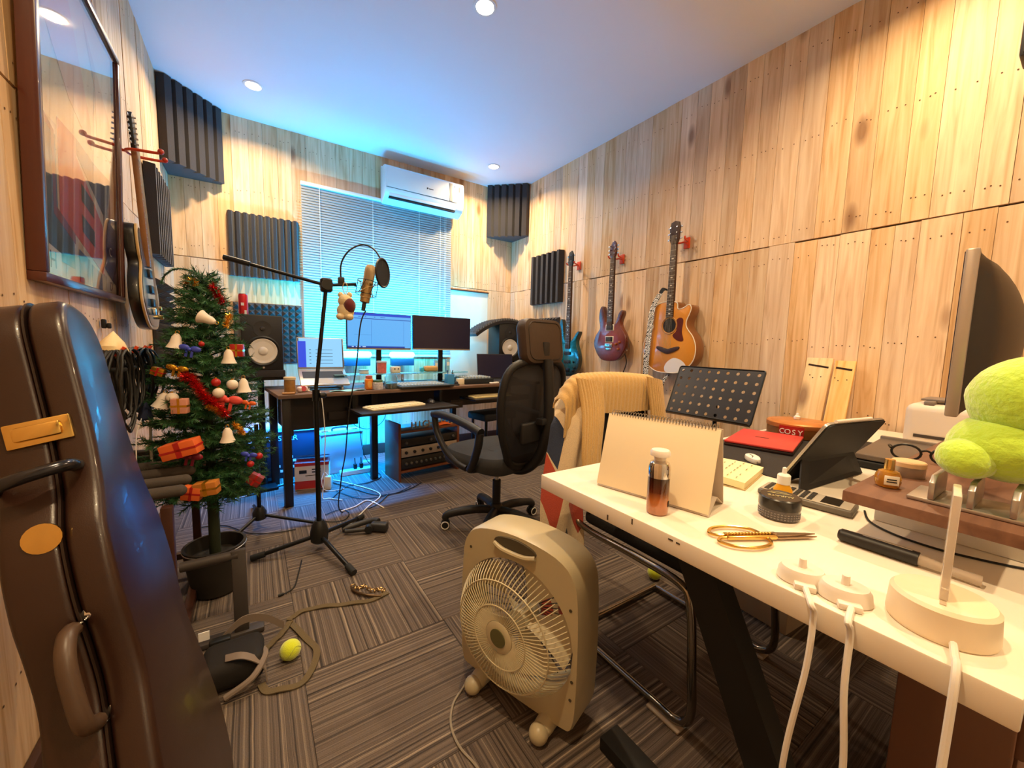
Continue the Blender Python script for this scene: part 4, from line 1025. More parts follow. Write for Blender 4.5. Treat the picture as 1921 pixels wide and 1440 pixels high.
obj('rosette', MB().tube([(.058*math.cos(2*PI*i/36), .105+.058*math.sin(2*PI*i/36), .0045) for i in range(36)], .004, 6, True), mat('rosette_tan', '#a8783c', .5), g)
obj('pickguard', MB().prism(outline([(.05, .13), (.075, .155), (.105, .14), (.10, .06), (.115, .0), (.07, .0), (.03, .035), (.058, .07)], 4), .0042, .0056), mat('tortoise', '#5a1f12', .25, var=.4, vs=30), g)
obj('bridge', MB().prism(outline([(-.085, -.04), (-.03, -.05), (0, -.058), (.03, -.05), (.085, -.04), (.085, -.06), (.03, -.085), (0, -.092), (-.03, -.085), (-.085, -.06)], 3), .0042, .012), wood_dark, g, bevel=.002)
neck(g, .16, .655, .057, .044, .014, .12, [(-.022, 0), (.022, 0), (.034, .03), (.038, .11), (.03, .145), (0, .155), (-.03, .145), (-.038, .11), (-.034, .03)], wood_dark, 20, 6, [(s*.024, .035+.038*i, s) for s in (-1, 1) for i in range(3)], bridge_y=-.06)
obj('scratch_plate_white', MB().prism(outline([(-.0, -.15), (.05, -.12), (.11, -.135), (.145, -.175), (.10, -.212), (.0, -.222), (-.02, -.19)], 4), .0042, .0052), mat('pale_guard', '#d8d4d6', .3), g)
# strap
def strap_mat():
    m = bpy.data.materials.new('strap_zigzag'); m.use_nodes = True; nt = m.node_tree; b = nt.nodes['Principled BSDF']; L = nt.links.new
    tc = node(nt, 'ShaderNodeTexCoord'); w = node(nt, 'ShaderNodeTexWave'); w.wave_type = 'BANDS'; w.bands_direction = 'DIAGONAL'; w.inputs['Scale'].default_value = 38; w.inputs['Distortion'].default_value = 9; w.inputs['Detail Scale'].default_value = 2.; L(tc.outputs['Object'], w.inputs['Vector'])
    rp = ramp(nt, [(.48, '#121212'), (.52, '#e6e2da')]); L(w.outputs['Fac'], rp.inputs[0]); L(rp.outputs[0], b.inputs['Base Color']); b.inputs['Roughness'].default_value = .8
    return m
stm = strap_mat()
P = [Vector(p) for p in ((2.425, 1.782, 1.50), (2.418, 1.83, 1.40), (2.416, 1.845, 1.25), (2.416, 1.858, 1.05), (2.43, 1.868, .86), (2.44, 1.868, .80))]
def ribbon(mb, pts, w, wdir, th=.002):
    pts = smooth_pts(pts, 6)
    def fn(u, v):
        i = min(int(u*(len(pts)-1)+.5), len(pts)-1); return pts[i]+Vector(wdir)*(v-.5)*w
    return mb.sheet(fn, len(pts)-1, 1, th)
sp = thing('guitar_strap', 'black and white zigzag strap hanging over the acoustic guitar', 'guitar strap', (0, 0, 0))
obj('webbing', ribbon(MB(), P, .045, (0, 1, 0)), stm, sp)
obj('lower_loop', ribbon(MB(), [(2.44, 1.868, .80), (2.45, 1.83, .72), (2.45, 1.78, .715), (2.45, 1.75, .78), (2.45, 1.735, .87), (2.46, 1.70, .935)], .028, (.02, 1, 0)), stm, sp)
obj('leather_end', ribbon(MB(), [(2.425, 1.782, 1.50), (2.43, 1.76, 1.53), (2.445, 1.73, 1.52)], .03, (0, .7, .7)), matte_black, sp)

# ================================================================== electric guitar on the left wall (seen from its edge)
def MLW(y, z, off): return Matrix(((0, 0, 1, XL+off), (1, 0, 0, y), (0, 1, 0, z), (0, 0, 0, 1)))
g = thing('electric_guitar', 'dark blue electric guitar on the left wall seen edge-on beside the picture', 'electric guitar', (0, 0, 0)); g.matrix_world = MLW(2.45, 1.34, .085) @ RX(-2.5)
blu = burst_mat('blue_top', '#2f6f9c', '#16222a', .05, .2, coat=.7, fig=.05)
rimw = mat('maple_rim', '#c9a56c', .4)
bo = outline([(0, -.20), (.10, -.185), (.165, -.10), (.165, -.01), (.12, .06), (.11, .11), (.135, .18), (.12, .21), (.09, .19), (.06, .12), (0, .10), (-.06, .13), (-.08, .21), (-.10, .25), (-.13, .22), (-.13, .13), (-.115, .08), (-.16, 0), (-.17, -.09), (-.10, -.18)], 4)
obj('body', MB().prism(bo, -.035, .002), mat('body_black', '#14110f', .35, coat=.5), g, bevel=.006, seg=2)
obj('maple_top', MB().prism(bo, .0022, .012), rimw, g, bevel=.003)
obj('blue_top', MB().prism([(x*.93, y*.94) for x, y in bo], .0122, .0145), blu, g)
for y in (.05, -.02, -.08): obj('pickup', MB().rbox((0, y, .019), (.085, .035, .012), .003), pick_b, g)
obj('bridge', MB().rbox((0, -.12, .021), (.08, .03, .016), .003), chrome, g)
for x, y in ((.08, -.10), (.10, -.14)): obj('knob', MB().lathe([(.01, .0145), (.01, .032), (.007, .034)], 12, T(x, y, 0)), gold, g)
neck(g, .08, .58, .056, .043, .026, .1, [(-.0215, 0), (.0215, 0), (.03, .03), (.03, .10), (.02, .15), (-.01, .16), (-.035, .13), (-.035, .05)], black_pl, 22, 6, [(-.026, .02+.022*i, -1) for i in range(6)], bridge_y=-.12, board_m=mat('maple_neck', '#8a5c34', .4, var=.2, vs=30))
t = thing('guitar_hanger', 'orange forked wall hanger holding the guitar on the left wall', 'guitar hanger', (XL+.002, 2.45, 1.915), 0, 'orange guitar wall hangers')
obj('plate', MB().rbox((.006, 0, .03), (.010, .04, .12), .003), mat('hanger_plate', '#4a2a20', .5), t)
obj('yoke', MB().tube(smooth_pts([(.012, 0, 0), (.045, 0, 0)], 2), .006, 8).tube(smooth_pts([(.165, -.05, .01), (.155, -.048, .002), (.07, -.04, -.002), (.045, 0, 0), (.07, .04, -.002), (.155, .048, .002), (.165, .05, .01)], 5), .006, 8), orange_pl, t)
obj('end_cap', MB().ball((.168, -.05, .01), .012, 10, 8).ball((.168, .05, .01), .012, 10, 8), red_pl, t)

# ================================================================== framed picture on the left wall
PW, PH = .78, .98
pic = thing('framed_picture', 'large brown framed abstract print in red, navy and cream on the left wall', 'picture', (0, 0, 0))
pic.matrix_world = Matrix(((0, 0, 1, XL+.034), (1, 0, 0, 1.94), (0, 1, 0, 1.735), (0, 0, 0, 1))) @ RX(1.8)
frm = mat('frame_mahogany', '#4a1d12', .3, var=.2, vs=6, coat=.4)
for (c, d) in (((0, PH/2-.0125, 0), (PW, .025, .036)), ((0, -PH/2+.0125, 0), (PW, .025, .036)), ((-PW/2+.0125, 0, 0), (.025, PH-.0501, .036)), ((PW/2-.0125, 0, 0), (.025, PH-.0501, .036))):
    obj('frame_rail', MB().rbox(c, d, .003), frm, pic)
obj('backing_board', MB().box((0, 0, -.012), (PW-.051, PH-.051, .008)), mat('print_cream', '#d9c3a0', .8), pic)
def shape(name, pts, col, z):
    return obj(name, MB().prism(pts, z, z+.0006), mat('print_'+col, '#'+col, .8), pic)
# abstract print shapes: local x from the near side to the far side
shape('print_shape', [(-.36, -.02), (-.12, -.03), (-.1, .0), (.35, -.05), (.35, -.18), (.15, -.34), (.36, -.42), (.36, -.455), (-.36, -.455)], 'c2ab98', -.0078)
shape('print_shape', [(-.20, .0), (-.05, .0), (-.05, -.06), (.20, -.22), (.20, -.40), (-.20, -.27)], 'bf3a34', -.0070)
shape('print_shape', [(-.05, .0), (.12, -.02), (.30, -.02), (.30, -.20), (.20, -.17), (-.05, -.05)], '2c2738', -.0066)
shape('print_shape', [(.21, -.17), (.36, -.20), (.36, -.43), (.21, -.37)], '3d2244', -.0062)
shape('print_shape', [(-.36, -.02), (-.22, -.06), (-.22, -.27), (-.10, -.32), (-.10, -.42), (-.36, -.40)], '33495c', -.0062)
for x in (-.34, ): shape('print_shape', [(-.36, .0), (-.23, -.05), (-.23, -.26), (-.09, -.31), (-.09, -.34), (-.25, -.285), (-.25, -.06), (-.36, -.03)], '7a2a3c', -.0058)
for y in (-.13, -.23): shape('print_window', [(-.02, y), (.10, y-.03), (.10, y-.085), (-.02, y-.055)], '3a3038', -.0056)
shape('print_shape', [(-.34, .44), (-.1, .44), (.1, .1), (.1, .02), (-.1, .1), (-.34, .3)], 'd9a890', -.0070)
shape('print_shape', [(.05, .42), (.33, .2), (.33, .05), (.16, .08), (.16, .25)], 'caa27e', -.0068)
shape('print_tile', [(-.33, -.37), (-.21, -.39), (-.21, -.455), (-.33, -.455)], 'dcd4d0', -.0056)
shape('print_tile', [(-.06, -.35), (.04, -.37), (.04, -.455), (-.06, -.455)], '4a4668', -.0056)
shape('print_tile', [(.06, -.38), (.17, -.40), (.17, -.46), (.06, -.46)], '3c4a7c', -.0056)
shape('print_tile', [(.22, -.40), (.34, -.42), (.34, -.46), (.22, -.46)], 'b09a86', -.0056)
text('print_letter', 'H', .07, mat('print_5a3a4a', '#5a3a4a', .8), pic, T(-.27, -.42, -.0050))
text('print_letter', 'D', .05, mat('print_5a3a4a', '#5a3a4a', .8), pic, T(.28, -.435, -.0050))
text('print_letter', 'C', .05, mat('print_c2ab98', '#c2ab98', .8), pic, T(.285, -.30, -.0055))
glz = mat('picture_glass', '#ffffff', .02, trans=1., ior=1.5)
obj('glazing', MB().box((0, 0, .008), (PW-.052, PH-.052, .003)), glz, pic)

# ================================================================== guitar case leaning on the left wall (foreground)
case_m = mat('case_brown_vinyl', '#2a160e', .32, var=.12, vs=20, coat=.1, bump=.08, bs=500)
case = thing('guitar_case', 'dark brown hard guitar case with brass latches leaning on the left wall in front', 'guitar case', (0, 0, 0))
CASE_H = 1.13
lean = 15.
# local: x across (+x = far from camera), y up along the case, z out of the lid
case.matrix_world = Matrix(((0, 0, 1, -.150), (1, 0, 0, .885), (0, 1, 0, .082), (0, 0, 0, 1))) @ RX(-12.4) @ RZ(-17)
co = outline([(-.06, 0), (-.17, .02), (-.215, .10), (-.222, .2), (-.195, .32), (-.165, .42), (-.165, .50), (-.172, .58), (-.160, .68), (-.125, .76), (-.105, .86), (-.098, .98), (-.09, 1.08), (-.055, 1.135), (0, 1.145), (.055, 1.135), (.09, 1.08), (.098, .98), (.105, .86), (.125, .76), (.160, .68), (.172, .58), (.165, .50), (.165, .42), (.195, .32), (.222, .2), (.215, .10), (.17, .02), (.06, 0)], 4)
obj('shell', MB().prism(co, -.052, .022), case_m, case, bevel=.012, seg=3)
obj('lid', MB().prism(co, .0245, .078), case_m, case, bevel=.014, seg=3)
obj('seam_strip', MB().prism([(x*1.008, .57+(y-.57)*1.004) for x, y in co], .0215, .025), mat('seam_dark', '#1c0f0a', .4), case)
def co_x(y):  # left outline at height y
    best = min(((abs(p[1]-y), p) for p in co if p[0] < 0), key=lambda q: q[0])[1]; return best[0]
brass = mat('brass', '#d8b468', .2, 1)
for y in (.255, .875):
    x = co_x(y)
    l = obj('latch', MB().rbox((x-.006, y, .014), (.008, .045, .085), .003), brass, case)
    obj('latch_lever', MB().rbox((x-.013, y, .014), (.012, .026, .062), .005), brass, l)
x = co_x(.69)
obj('lock_plate', MB().lathe([(.024, 0), (.024, .004), (.002, .005)], 20, T(x-.0, .69, .004) @ RY(-90)), brass, case)
x = co_x(.46)
h_ = obj('handle', MB().tube(smooth_pts([(x-.014, .535, .015), (x-.035, .53, .015), (x-.055, .50, .015), (x-.058, .45, .015), (x-.05, .40, .015), (x-.014, .385, .015)], 5), .0125, 10), mat('handle_vinyl', '#4a382c', .4), case)
for y in (.54, .38):
    obj('handle_ring', MB().tube([(x-.012+.010*math.cos(2*PI*i/14), y, .015+.010*math.sin(2*PI*i/14)) for i in range(14)], .0025, 6, True).lathe([(.011, 0), (.011, .003), (.002, .006)], 14, T(x-.001, y+.008, .035) @ RY(-90)), chrome, h_)
obj('latch_bail', MB().tube(smooth_pts([(co_x(.80)-.004, .80, .05), (co_x(.80)-.035, .80, .045), (co_x(.80)-.05, .795, .0), (co_x(.80)-.035, .79, -.045), (co_x(.80)-.004, .79, -.05)], 5), .011, 10), mat('dark_chrome', '#3a3a40', .2, .8), case)
# ================================================================== Christmas tree
TX, TY = -.165, 2.07
tree = thing('christmas_tree', 'small artificial green Christmas tree hung with ornaments beside the left wall', 'Christmas tree', (TX, TY, 0))
obj('trunk', MB().tube([(0, 0, .10), (0, 0, .42), (.0, 0, 1.25)], [.022, .02, .008], 10), mat('trunk_green', '#2b3320', .8), tree)
pot_m = mat('pot_dark', '#241f1a', .7, var=.2, vs=9)
obj('pot', MB().lathe([(.06, .006), (.085, .01), (.10, .10), (.112, .20), (.115, .215), (.104, .215), (.095, .16), (.01, .15)], 24), pot_m, tree)
obj('pot_rim_line', MB().tube([(.1135*math.cos(2*PI*i/30), .1135*math.sin(2*PI*i/30), .205) for i in range(30)], .0022, 6, True), alu, tree)
def trad(z):
    pts = [(.40, .10), (.47, .22), (.60, .245), (.75, .225), (.90, .195), (1.05, .165), (1.18, .13), (1.28, .09), (1.36, .05), (1.42, .02)]
    if z <= pts[0][0]: return .1
    for (a, ra), (b, rb) in zip(pts, pts[1:]):
        if a <= z <= b: return ra+(rb-ra)*(z-a)/(b-a)
    return .02
rnd = random.Random(21); nv = []; nf = []; tw = MB()
def needles(a, b, ln, per=.0017):
    d = b-a; L_ = d.length
    if L_ < 1e-4: return
    t = d.normalized(); o1 = t.orthogonal().normalized(); o2 = t.cross(o1); n = int(L_/per); 
    for i in range(n):
        p = a+d*(i/n); an = rnd.uniform(0, 2*PI); r = o1*math.cos(an)+o2*math.sin(an)
        tip = p+(r*.85+t*.6).normalized()*ln*rnd.uniform(.7, 1.15); s = t.cross(r)*.0019
        k = len(nv); nv.extend((tuple(p-s), tuple(p+s), tuple(tip))); nf.append((k, k+1, k+2))
nb = 230
for i in range(nb):
    z = .43+.92*((i+rnd.random())/nb)**1.05; rr = trad(z)*rnd.uniform(.8, 1.12); a = i*2.399963+rnd.uniform(-.3, .3)
    c, s = math.cos(a), math.sin(a); base = Vector((0, 0, z-.02)); tip = Vector((rr*c, rr*s, z+rnd.uniform(-.02, .05)-.03*(z < .6)))
    mid = (base+tip)/2+Vector((0, 0, .015)); tw.tube([base, mid, tip], [.004, .003, .0015], 4)
    q = base+(mid-base)*.3
    needles(q, mid, .026); needles(mid, tip, .026)
    for sg in (-1, 1):
        for f in (.35, .65):
            o_ = base+(tip-base)*f; e = o_+Vector((c*.4-s*sg*.75, s*.4+c*sg*.75, rnd.uniform(.0, .35)))*rr*.42
            needles(o_, e, .024)
top_curl = [AY(388, 540, TY), AY(380, 522, TY), AY(362, 510, TY), AY(340, 504, TY), AY(322, 507, TY), AY(308, 518, TY), AY(303, 532, TY)]
cl = [p-Vector((TX, TY, 0)) for p in smooth_pts(top_curl, 4)]
for a, b in zip(cl, cl[1:]): needles(a, b, .020, .0010)
tw.tube(cl, .003, 5)
obj('branches', tw, mat('branch_green', '#26361f', .8), tree)['kind'] = 'stuff'
nm_ = MB(); nm_.v = nv; nm_.f = nf
obj('needles', nm_, mat('needle_green', '#2c5a30', .6, var=.5, vs=30), tree, smooth=False)['kind'] = 'stuff'
def onx(px, py, dep=.97):
    p = AY(px, py, TY)
    for _ in range(4):
        r = trad(p.z)*dep; dx = p.x-TX; y = TY-math.sqrt(max(r*r-dx*dx, .0008)); p = AY(px, py, y)
    return p
white_o = mat('ornament_white', '#e2d6c8', .6); red_o = mat('ornament_red', '#a81f1c', .35); gold_o = mat('ornament_gold', '#c9962e', .25, .8)
blue_o = mat('ornament_blue', '#3a48b8', .3); pink_o = mat('ornament_pink', '#c98a74', .6); orange_o = mat('ornament_orange', '#d9642c', .5)
G = 'Christmas tree ornaments'
def bell(px, py, label, tilt=(0, 0, 0), s=1.):
    t = thing('bell_ornament', label, 'ornament', onx(px, py), 0, G, rot=tilt)
    obj('bell', MB().lathe([(.027*s, -.028*s), (.025*s, -.024*s), (.018*s, -.006*s), (.015*s, .014*s), (.008*s, .026*s), (.001, .028*s)], 18), white_o, t)
    obj('clapper', MB().ball((0, 0, -.028*s), .007*s, 8, 6), mat('clapper_dark', '#3a2c20', .5), t)
    obj('loop', MB().tube([(.006*math.cos(2*PI*i/10), 0, .033*s+.006*math.sin(2*PI*i/10)) for i in range(10)], .0012, 5, True), gold_o, t)
bell(390, 599, 'white bell ornament lying tilted near the top of the tree', (R(20), R(115), 0))
bell(330, 639, 'white bell ornament at the left edge of the tree beside the pyramid foam', (0, R(10), 0))
bell(429, 668, 'white bell ornament hanging just left of the speaker cone')
bell(457, 722, 'white bell ornament at the far right edge of the tree')
bell(427, 815, 'white bell ornament low on the front of the tree above a dark chain')
bell(305, 750, 'white bell ornament at the left edge beside the black cables', (0, R(18), 0))
def ball(px, py, m, r, label):
    t = thing('ball_ornament', label, 'ornament', onx(px, py), 0, G)
    obj('sphere', MB().ball((0, 0, 0), r, 14, 10), m, t); obj('cap', MB().cyl((0, 0, r*.95), (0, 0, r*1.2), r*.25, n=8), gold_o, t)
ball(378, 645, red_o, .010, 'tiny dark red ball ornament in the upper middle of the tree')
ball(436, 721, white_o, .020, 'white ball ornament beside the right edge bell of the tree')
ball(410, 737, white_o, .020, 'white ball ornament above the pink bow in the red tinsel')
ball(323, 746, white_o, .020, 'off-white ball ornament on the left beside the pink gift box')
ball(405, 717, red_o, .016, 'red ball ornament above the middle of the red tinsel')
ball(486, 855, red_o, .014, 'small red ball ornament at the lower right tip of the tree')
ball(470, 870, red_o, .013, 'small dark red ball ornament under the blue bow')
def gift(px, py, m, w, h, label, ang=0., rib=None):
    t = thing('gift_box_ornament', label, 'ornament', onx(px, py, 1.03), 0, G, rot=(0, R(ang), R(-15)))
    obj('box', MB().rbox((0, 0, 0), (w, w*.6, h), .003), m, t)
    obj('ribbon', MB().box((0, 0, 0), (w*.16, w*.62, h*1.02)).box((0, 0, 0), (w*1.02, w*.62, h*.14)), rib or gold_o, t)
gift(445, 657, red_o, .045, .05, 'red gift box ornament in front of the speaker')
gift(338, 761, pink_o, .05, .055, 'pink gift box ornament on the left of the tree')
gift(341, 841, orange_o, .11, .055, 'flat orange patterned gift box low on the left of the tree', -14, red_o)
gift(388, 915, mat('ornament_amber', '#b8722c', .5), .075, .05, 'amber gift box hanging at the bottom centre of the tree', -6)
gift(361, 924, orange_o, .06, .05, 'red-orange gift box at the bottom left of the tree', 10, red_o)
gift(479, 899, mat('ornament_dull_red', '#7c2c2a', .6), .05, .045, 'dull red gift box at the bottom right of the tree', 35, red_o)
gift(297, 697, gold_o, .04, .03, 'gold gift box at the left edge above the cables', 20, red_o)
def bow(px, py, m, s, label):
    t = thing('bow_ornament', label, 'ornament', onx(px, py), 0, G, rot=(0, R(12), R(-15)))
    obj('bow_loops', MB().ball((-.02*s, 0, .004), (.02*s, .008*s, .013*s), 12, 8).ball((.02*s, 0, .004), (.02*s, .008*s, .013*s), 12, 8), m, t)
    obj('knot', MB().ball((0, -.004, 0), .008*s, 10, 8), m, t)
    obj('tails', MB().box((-.010*s, 0, -.018*s), (.009*s, .003, .03*s)).box((.010*s, 0, -.018*s), (.009*s, .003, .03*s)), m, t)
bow(356, 655, blue_o, .9, 'shiny blue bow on the upper left of the tree')
bow(467, 854, blue_o, .75, 'shiny blue bow on the lower right of the tree')
bow(427, 750, mat('ornament_coral', '#d84f48', .45), 1.3, 'coral red bow in the red tinsel garland')
bow(466, 757, orange_o, .7, 'small orange bow on the right edge of the tree')
bow(357, 857, mat('ornament_wine', '#7c1f34', .3), 1.0, 'wine red bow below the orange gift box')
bow(332, 692, gold_o, .9, 'shiny gold bow on the left middle of the tree')
def tinsel(pts, label, m, r=.022, n=800, dep=1.0):
    P_ = smooth_pts([onx(*p, dep) for p in pts], 8); mb = MB(); k = len(P_)
    for i in range(n):
        p = P_[rnd.randrange(k-1)]; q = P_[min(k-1, P_.index(p)+1)]; p = p+(q-p)*rnd.random()
        d = Vector((rnd.gauss(0, 1), rnd.gauss(0, 1), rnd.gauss(0, 1))).normalized(); s = d.orthogonal().normalized()*.0016
        mb.add([p-s, p+s, p+d*r*rnd.uniform(.6, 1.1)], [(0, 1, 2)])
    t = thing('tinsel_garland', label, 'garland', (0, 0, 0), 0, 'tinsel on the Christmas tree')
    obj('core', MB().tube(P_, .003, 6), m, t); obj('strands', mb, m, t, smooth=False)['kind'] = 'stuff'
tr_ = mat('tinsel_red', '#c21a14', .2, .7); tg_ = mat('tinsel_gold', '#d69a2a', .2, .8)
tinsel([(345, 706), (360, 712), (374, 731), (388, 748), (405, 758), (424, 778)], 'red tinsel garland across the middle of the tree', tr_, .028, 1500)
tinsel([(399, 538), (408, 552), (416, 566)], 'red tinsel tuft near the top of the tree', tr_, .024, 700)
tinsel([(350, 530), (358, 527), (366, 531)], 'gold tinsel tuft at the top left of the tree', tg_, .02, 350)
tinsel([(432, 590), (428, 600), (424, 612)], 'gold tinsel tuft on the upper right of the tree', tg_, .018, 350)
tinsel([(440, 795), (450, 805), (455, 812)], 'gold tinsel tuft on the lower right of the tree', tg_, .018, 350)
tinsel([(392, 762), (402, 766), (414, 772)], 'gold tinsel threaded through the red garland', tg_, .02, 350)

# ================================================================== cables and bags on the left wall hooks
ct = thing('cable_hook', 'orange plastic wall hook carrying the black cable coils', 'hook', (XL+.002, 2.0, 1.05))
obj('rail', MB().rbox((.012, 0, 0), (.02, .46, .035), .004), orange_pl, ct)
for y in (-.2, -.03, .12, .21): obj('peg', MB().tube(smooth_pts([(.02, y, 0), (.10, y, -.005), (.125, y, .02)], 4), .006, 8), orange_pl, ct)
def coil(y, w, h, n, label, x0=XL+.085, seed=1, zt=1.045):
    r_ = random.Random(seed); t = thing('cable_coil', label, 'cable', (x0, y, zt), 0, 'black cables coiled on the wall hook'); mb = MB()
    for i in range(n):
        ww, hh, ox = w*r_.uniform(.75, 1.1), h*r_.uniform(.85, 1.12), r_.uniform(-.03, .05); tilt = r_.uniform(-.4, .4)
        pts = []
        for j in range(24):
            a = 2*PI*j/24; yy = math.sin(a)*ww/2; z = (math.cos(a)-1)*hh/2+.016
            pts.append((ox+yy*tilt+r_.uniform(-.003, .003), yy, z))
        mb.tube(pts, .0042, 6, True)
    obj('loops', mb, cable_b, t)['kind'] = 'stuff'
    obj('cable_tie', MB().rbox((.01, 0, -.05), (.06, w*.5, .012), .004), matte_black, t)
    e = Vector((.02, w*.2, -h*.9)); obj('plug', MB().cyl(e, e+Vector((0, .004, -.05)), .006, n=10).cyl(e+Vector((0, .004, -.05)), e+Vector((0, .005, -.075)), .003, n=8), alu, t)
coil(1.80, .13, .25, 9, 'thick black cable coil on the hook, nearest the guitar case', seed=3)
coil(1.92, .15, .22, 10, 'dense black cable coil on the hook below the cream pouch', seed=4)
coil(2.06, .15, .24, 8, 'black cable coil on the hook right of the cream pouch', seed=5)
coil(2.20, .20, .28, 6, 'loose black cable coil hanging in front of the tree branches', seed=6)
cp_ = AX(213, 655, XL+.09)
tag(obj('cloth_pouch', MB().lathe([(.02, -.035), (.05, -.032), (.055, -.015), (.040, .012), (.016, .036), (.002, .05)], 14, sx=.7, sy=1.15), mat('cream_cloth', '#e6cfa0', .9, bump=.8, bs=30), None, cp_+Vector((.0, .0, .012)), (R(-14), 0, 0)), 'cream cloth pouch lying on top of the hanging cables', 'pouch')
for px, py, h_, lab in ((155, 622, .07, 'black clip on the left wall just right of the guitar case top'), (195, 607, .035, 'short black clip on the left wall below the picture')):
    p = AX(px, py, XL+.012); t = thing('wall_clip', lab, 'clip', p, 0, 'black clips on the left wall')
    obj('arm', MB().rbox((0, 0, 0), (.014, .016, h_), .004), matte_black, t); obj('jaw', MB().rbox((.014, .0, -h_*.2), (.012, .014, h_*.6), .004), matte_black, t)
pb = AX(272, 768, XL+.13)
bp_ = thing('small_pouch', 'small navy pouch on a white string hanging below the cables', 'pouch', pb)
obj('bag', MB().lathe([(.004, .035), (.014, .02), (.034, -.03), (.030, -.038), (.002, -.04)], 16, sx=.7), mat('navy_cloth', '#1c2440', .85), bp_)
obj('string', MB().tube(smooth_pts([(0, 0, .035), (-.005, -.02, -.02), (-.01, -.10, -.08), (-.01, -.13, -.20)], 5), .0016, 5), cable_w, bp_)
hc = [AX(282, 790, XL+.13), AX(283, 820, XL+.13), AX(284, 850, XL+.13), AX(285, 868, XL+.13)]
tag(obj('hanging_lead', MB().tube(hc, .005, 8), mat('lead_white', '#c9c2b4', .5)), 'short pale lead hanging down behind the padded guitar rack', 'cable')

# ================================================================== padded multi guitar rack by the left wall
rack = thing('guitar_rack', 'brown wooden multi-guitar floor rack with grey padded bars by the left wall', 'guitar rack', (-.345, 1.94, 0))
pad_m = mat('pad_grey', '#443d38', .9, bump=.3, bs=80); rw = mat('rack_wood', '#3c2118', .4, var=.2, vs=10)
for i in range(6):
    y = -.30+.12*i; obj('padded_bar', MB().tube([(-.105, y, .605), (.13, y, .605)], .019, 12).ball((.13, y, .605), .019, 10, 8), pad_m, rack)
obj('top_rail', MB().rbox((-.06, 0, .572), (.025, .74, .03), .004), rw, rack)
for y in (-.335, .335):
    obj('post', MB().rbox((-.06, y, .285), (.03, .03, .57), .004), rw, rack); obj('post', MB().rbox((.10, y, .285), (.03, .03, .57), .004), rw, rack)
    obj('cross_bar', MB().rbox((.02, y, .10), (.16, .025, .03), .004), rw, rack)
obj('bottom_rail', MB().rbox((.10, 0, .035), (.03, .70, .04), .004), rw, rack)
t = thing('stored_guitar', 'dark brown guitar standing in the padded rack by the left wall', 'guitar', (-.385, 1.83, 0))
obj('body', MB().prism(outline([(0, 0), (.12, .03), (.16, .13), (.12, .22), (.11, .27), (.13, .36), (.06, .42), (0, .42), (-.06, .42), (-.13, .36), (-.11, .27), (-.12, .22), (-.16, .13), (-.12, .03)], 3), -.03, .03, Matrix(((1, 0, 0, 0), (0, 0, 1, 0), (0, 1, 0, .055), (0, 0, 0, 1))) @ Matrix.Diagonal((.42, 1, 1, 1))), mat('stored_brown', '#2e1a14', .4, coat=.4), t, bevel=.004)
obj('neck', MB().rbox((0, 0, .50), (.03, .03, .10), .005), mat('stored_brown', '#2e1a14', .4), t)

# ================================================================== things on the carpet
def tennis(px, py, label, z=.033):
    t = thing('tennis_ball', label, 'tennis ball', FL(px, py, z)-Vector((0, 0, z)), .6, 'tennis balls on the carpet')
    obj('felt', MB().ball((0, 0, z), z, 24, 16), mat('tennis_felt', '#c9d41c', .95, bump=.5, bs=400, sheen=.6), t)
    pts = []
    for i in range(40):
        a = 2*PI*i/40; th = PI/2+.72*math.cos(2*a)*.9; ph = a+.35*math.sin(2*a)*0
        pts.append((z*1.004*math.sin(th)*math.cos(ph), z*1.004*math.sin(th)*math.sin(ph), z+z*1.004*math.cos(th)))
    obj('seam', MB().tube(pts, .0011, 5, True), mat('tennis_seam', '#a8b04a', .8), t)
tennis(545, 1218, 'bright yellow tennis ball inside the leash loop on the carpet')
tennis(1228, 1073, 'yellow tennis ball under the white desk by the chrome chair tube')
strap_m = mat('olive_webbing', '#5c4e36', .9, bump=.4, bs=300)
ls = thing('dog_leash', 'olive brown webbing leash with a chain end lying on the carpet', 'leash', (0, 0, 0))
def flat_ribbon(pts, w, th=.004, z=.003):
    P_ = smooth_pts([FL(*p) for p in pts], 6); mb = MB()
    def fn(u, v):
        i = min(int(u*(len(P_)-1)+.5), len(P_)-1); a = P_[max(i-1, 0)]; b = P_[min(i+1, len(P_)-1)]; t = (b-a).normalized(); n = Vector((-t.y, t.x, 0))
        return P_[i]+n*(v-.5)*w+Vector((0, 0, z+.002+.004*math.sin(u*15)**2))
    return mb.sheet(fn, len(P_)-1, 1, th)
obj('strap', flat_ribbon([(728, 1112), (700, 1126), (660, 1133), (615, 1138), (575, 1145), (550, 1158), (542, 1166)], .022), strap_m, ls)
obj('hand_loop', flat_ribbon([(542, 1166), (570, 1195), (593, 1218), (590, 1245), (570, 1280), (530, 1295), (500, 1298), (490, 1285)], .022), strap_m, ls)
obj('side_strap', flat_ribbon([(545, 1168), (530, 1190), (505, 1215), (490, 1235)], .02, z=.007), strap_m, ls)
ch_ = MB()
for i in range(12):
    p = FL(662+5.2*i, 1098+(3*math.sin(i*1.1))+i*.9, .008); a = i*.9
    ch_.tube([p+Vector((.010*math.cos(2*PI*k/10)*math.cos(a), .010*math.cos(2*PI*k/10)*math.sin(a), .006*math.sin(2*PI*k/10))) for k in range(10)], .0026, 5, True)
obj('chain', ch_, mat('chain_brass', '#b99a6a', .3, .9), ls)['kind'] = 'stuff'
obj('snap_hook', MB().tube(smooth_pts([FL(660, 1102, .008), FL(668, 1110, .010), FL(690, 1116, .010), FL(715, 1118, .008)], 5), .006, 8), mat('hook_bronze', '#6a5238', .35, .8), ls)
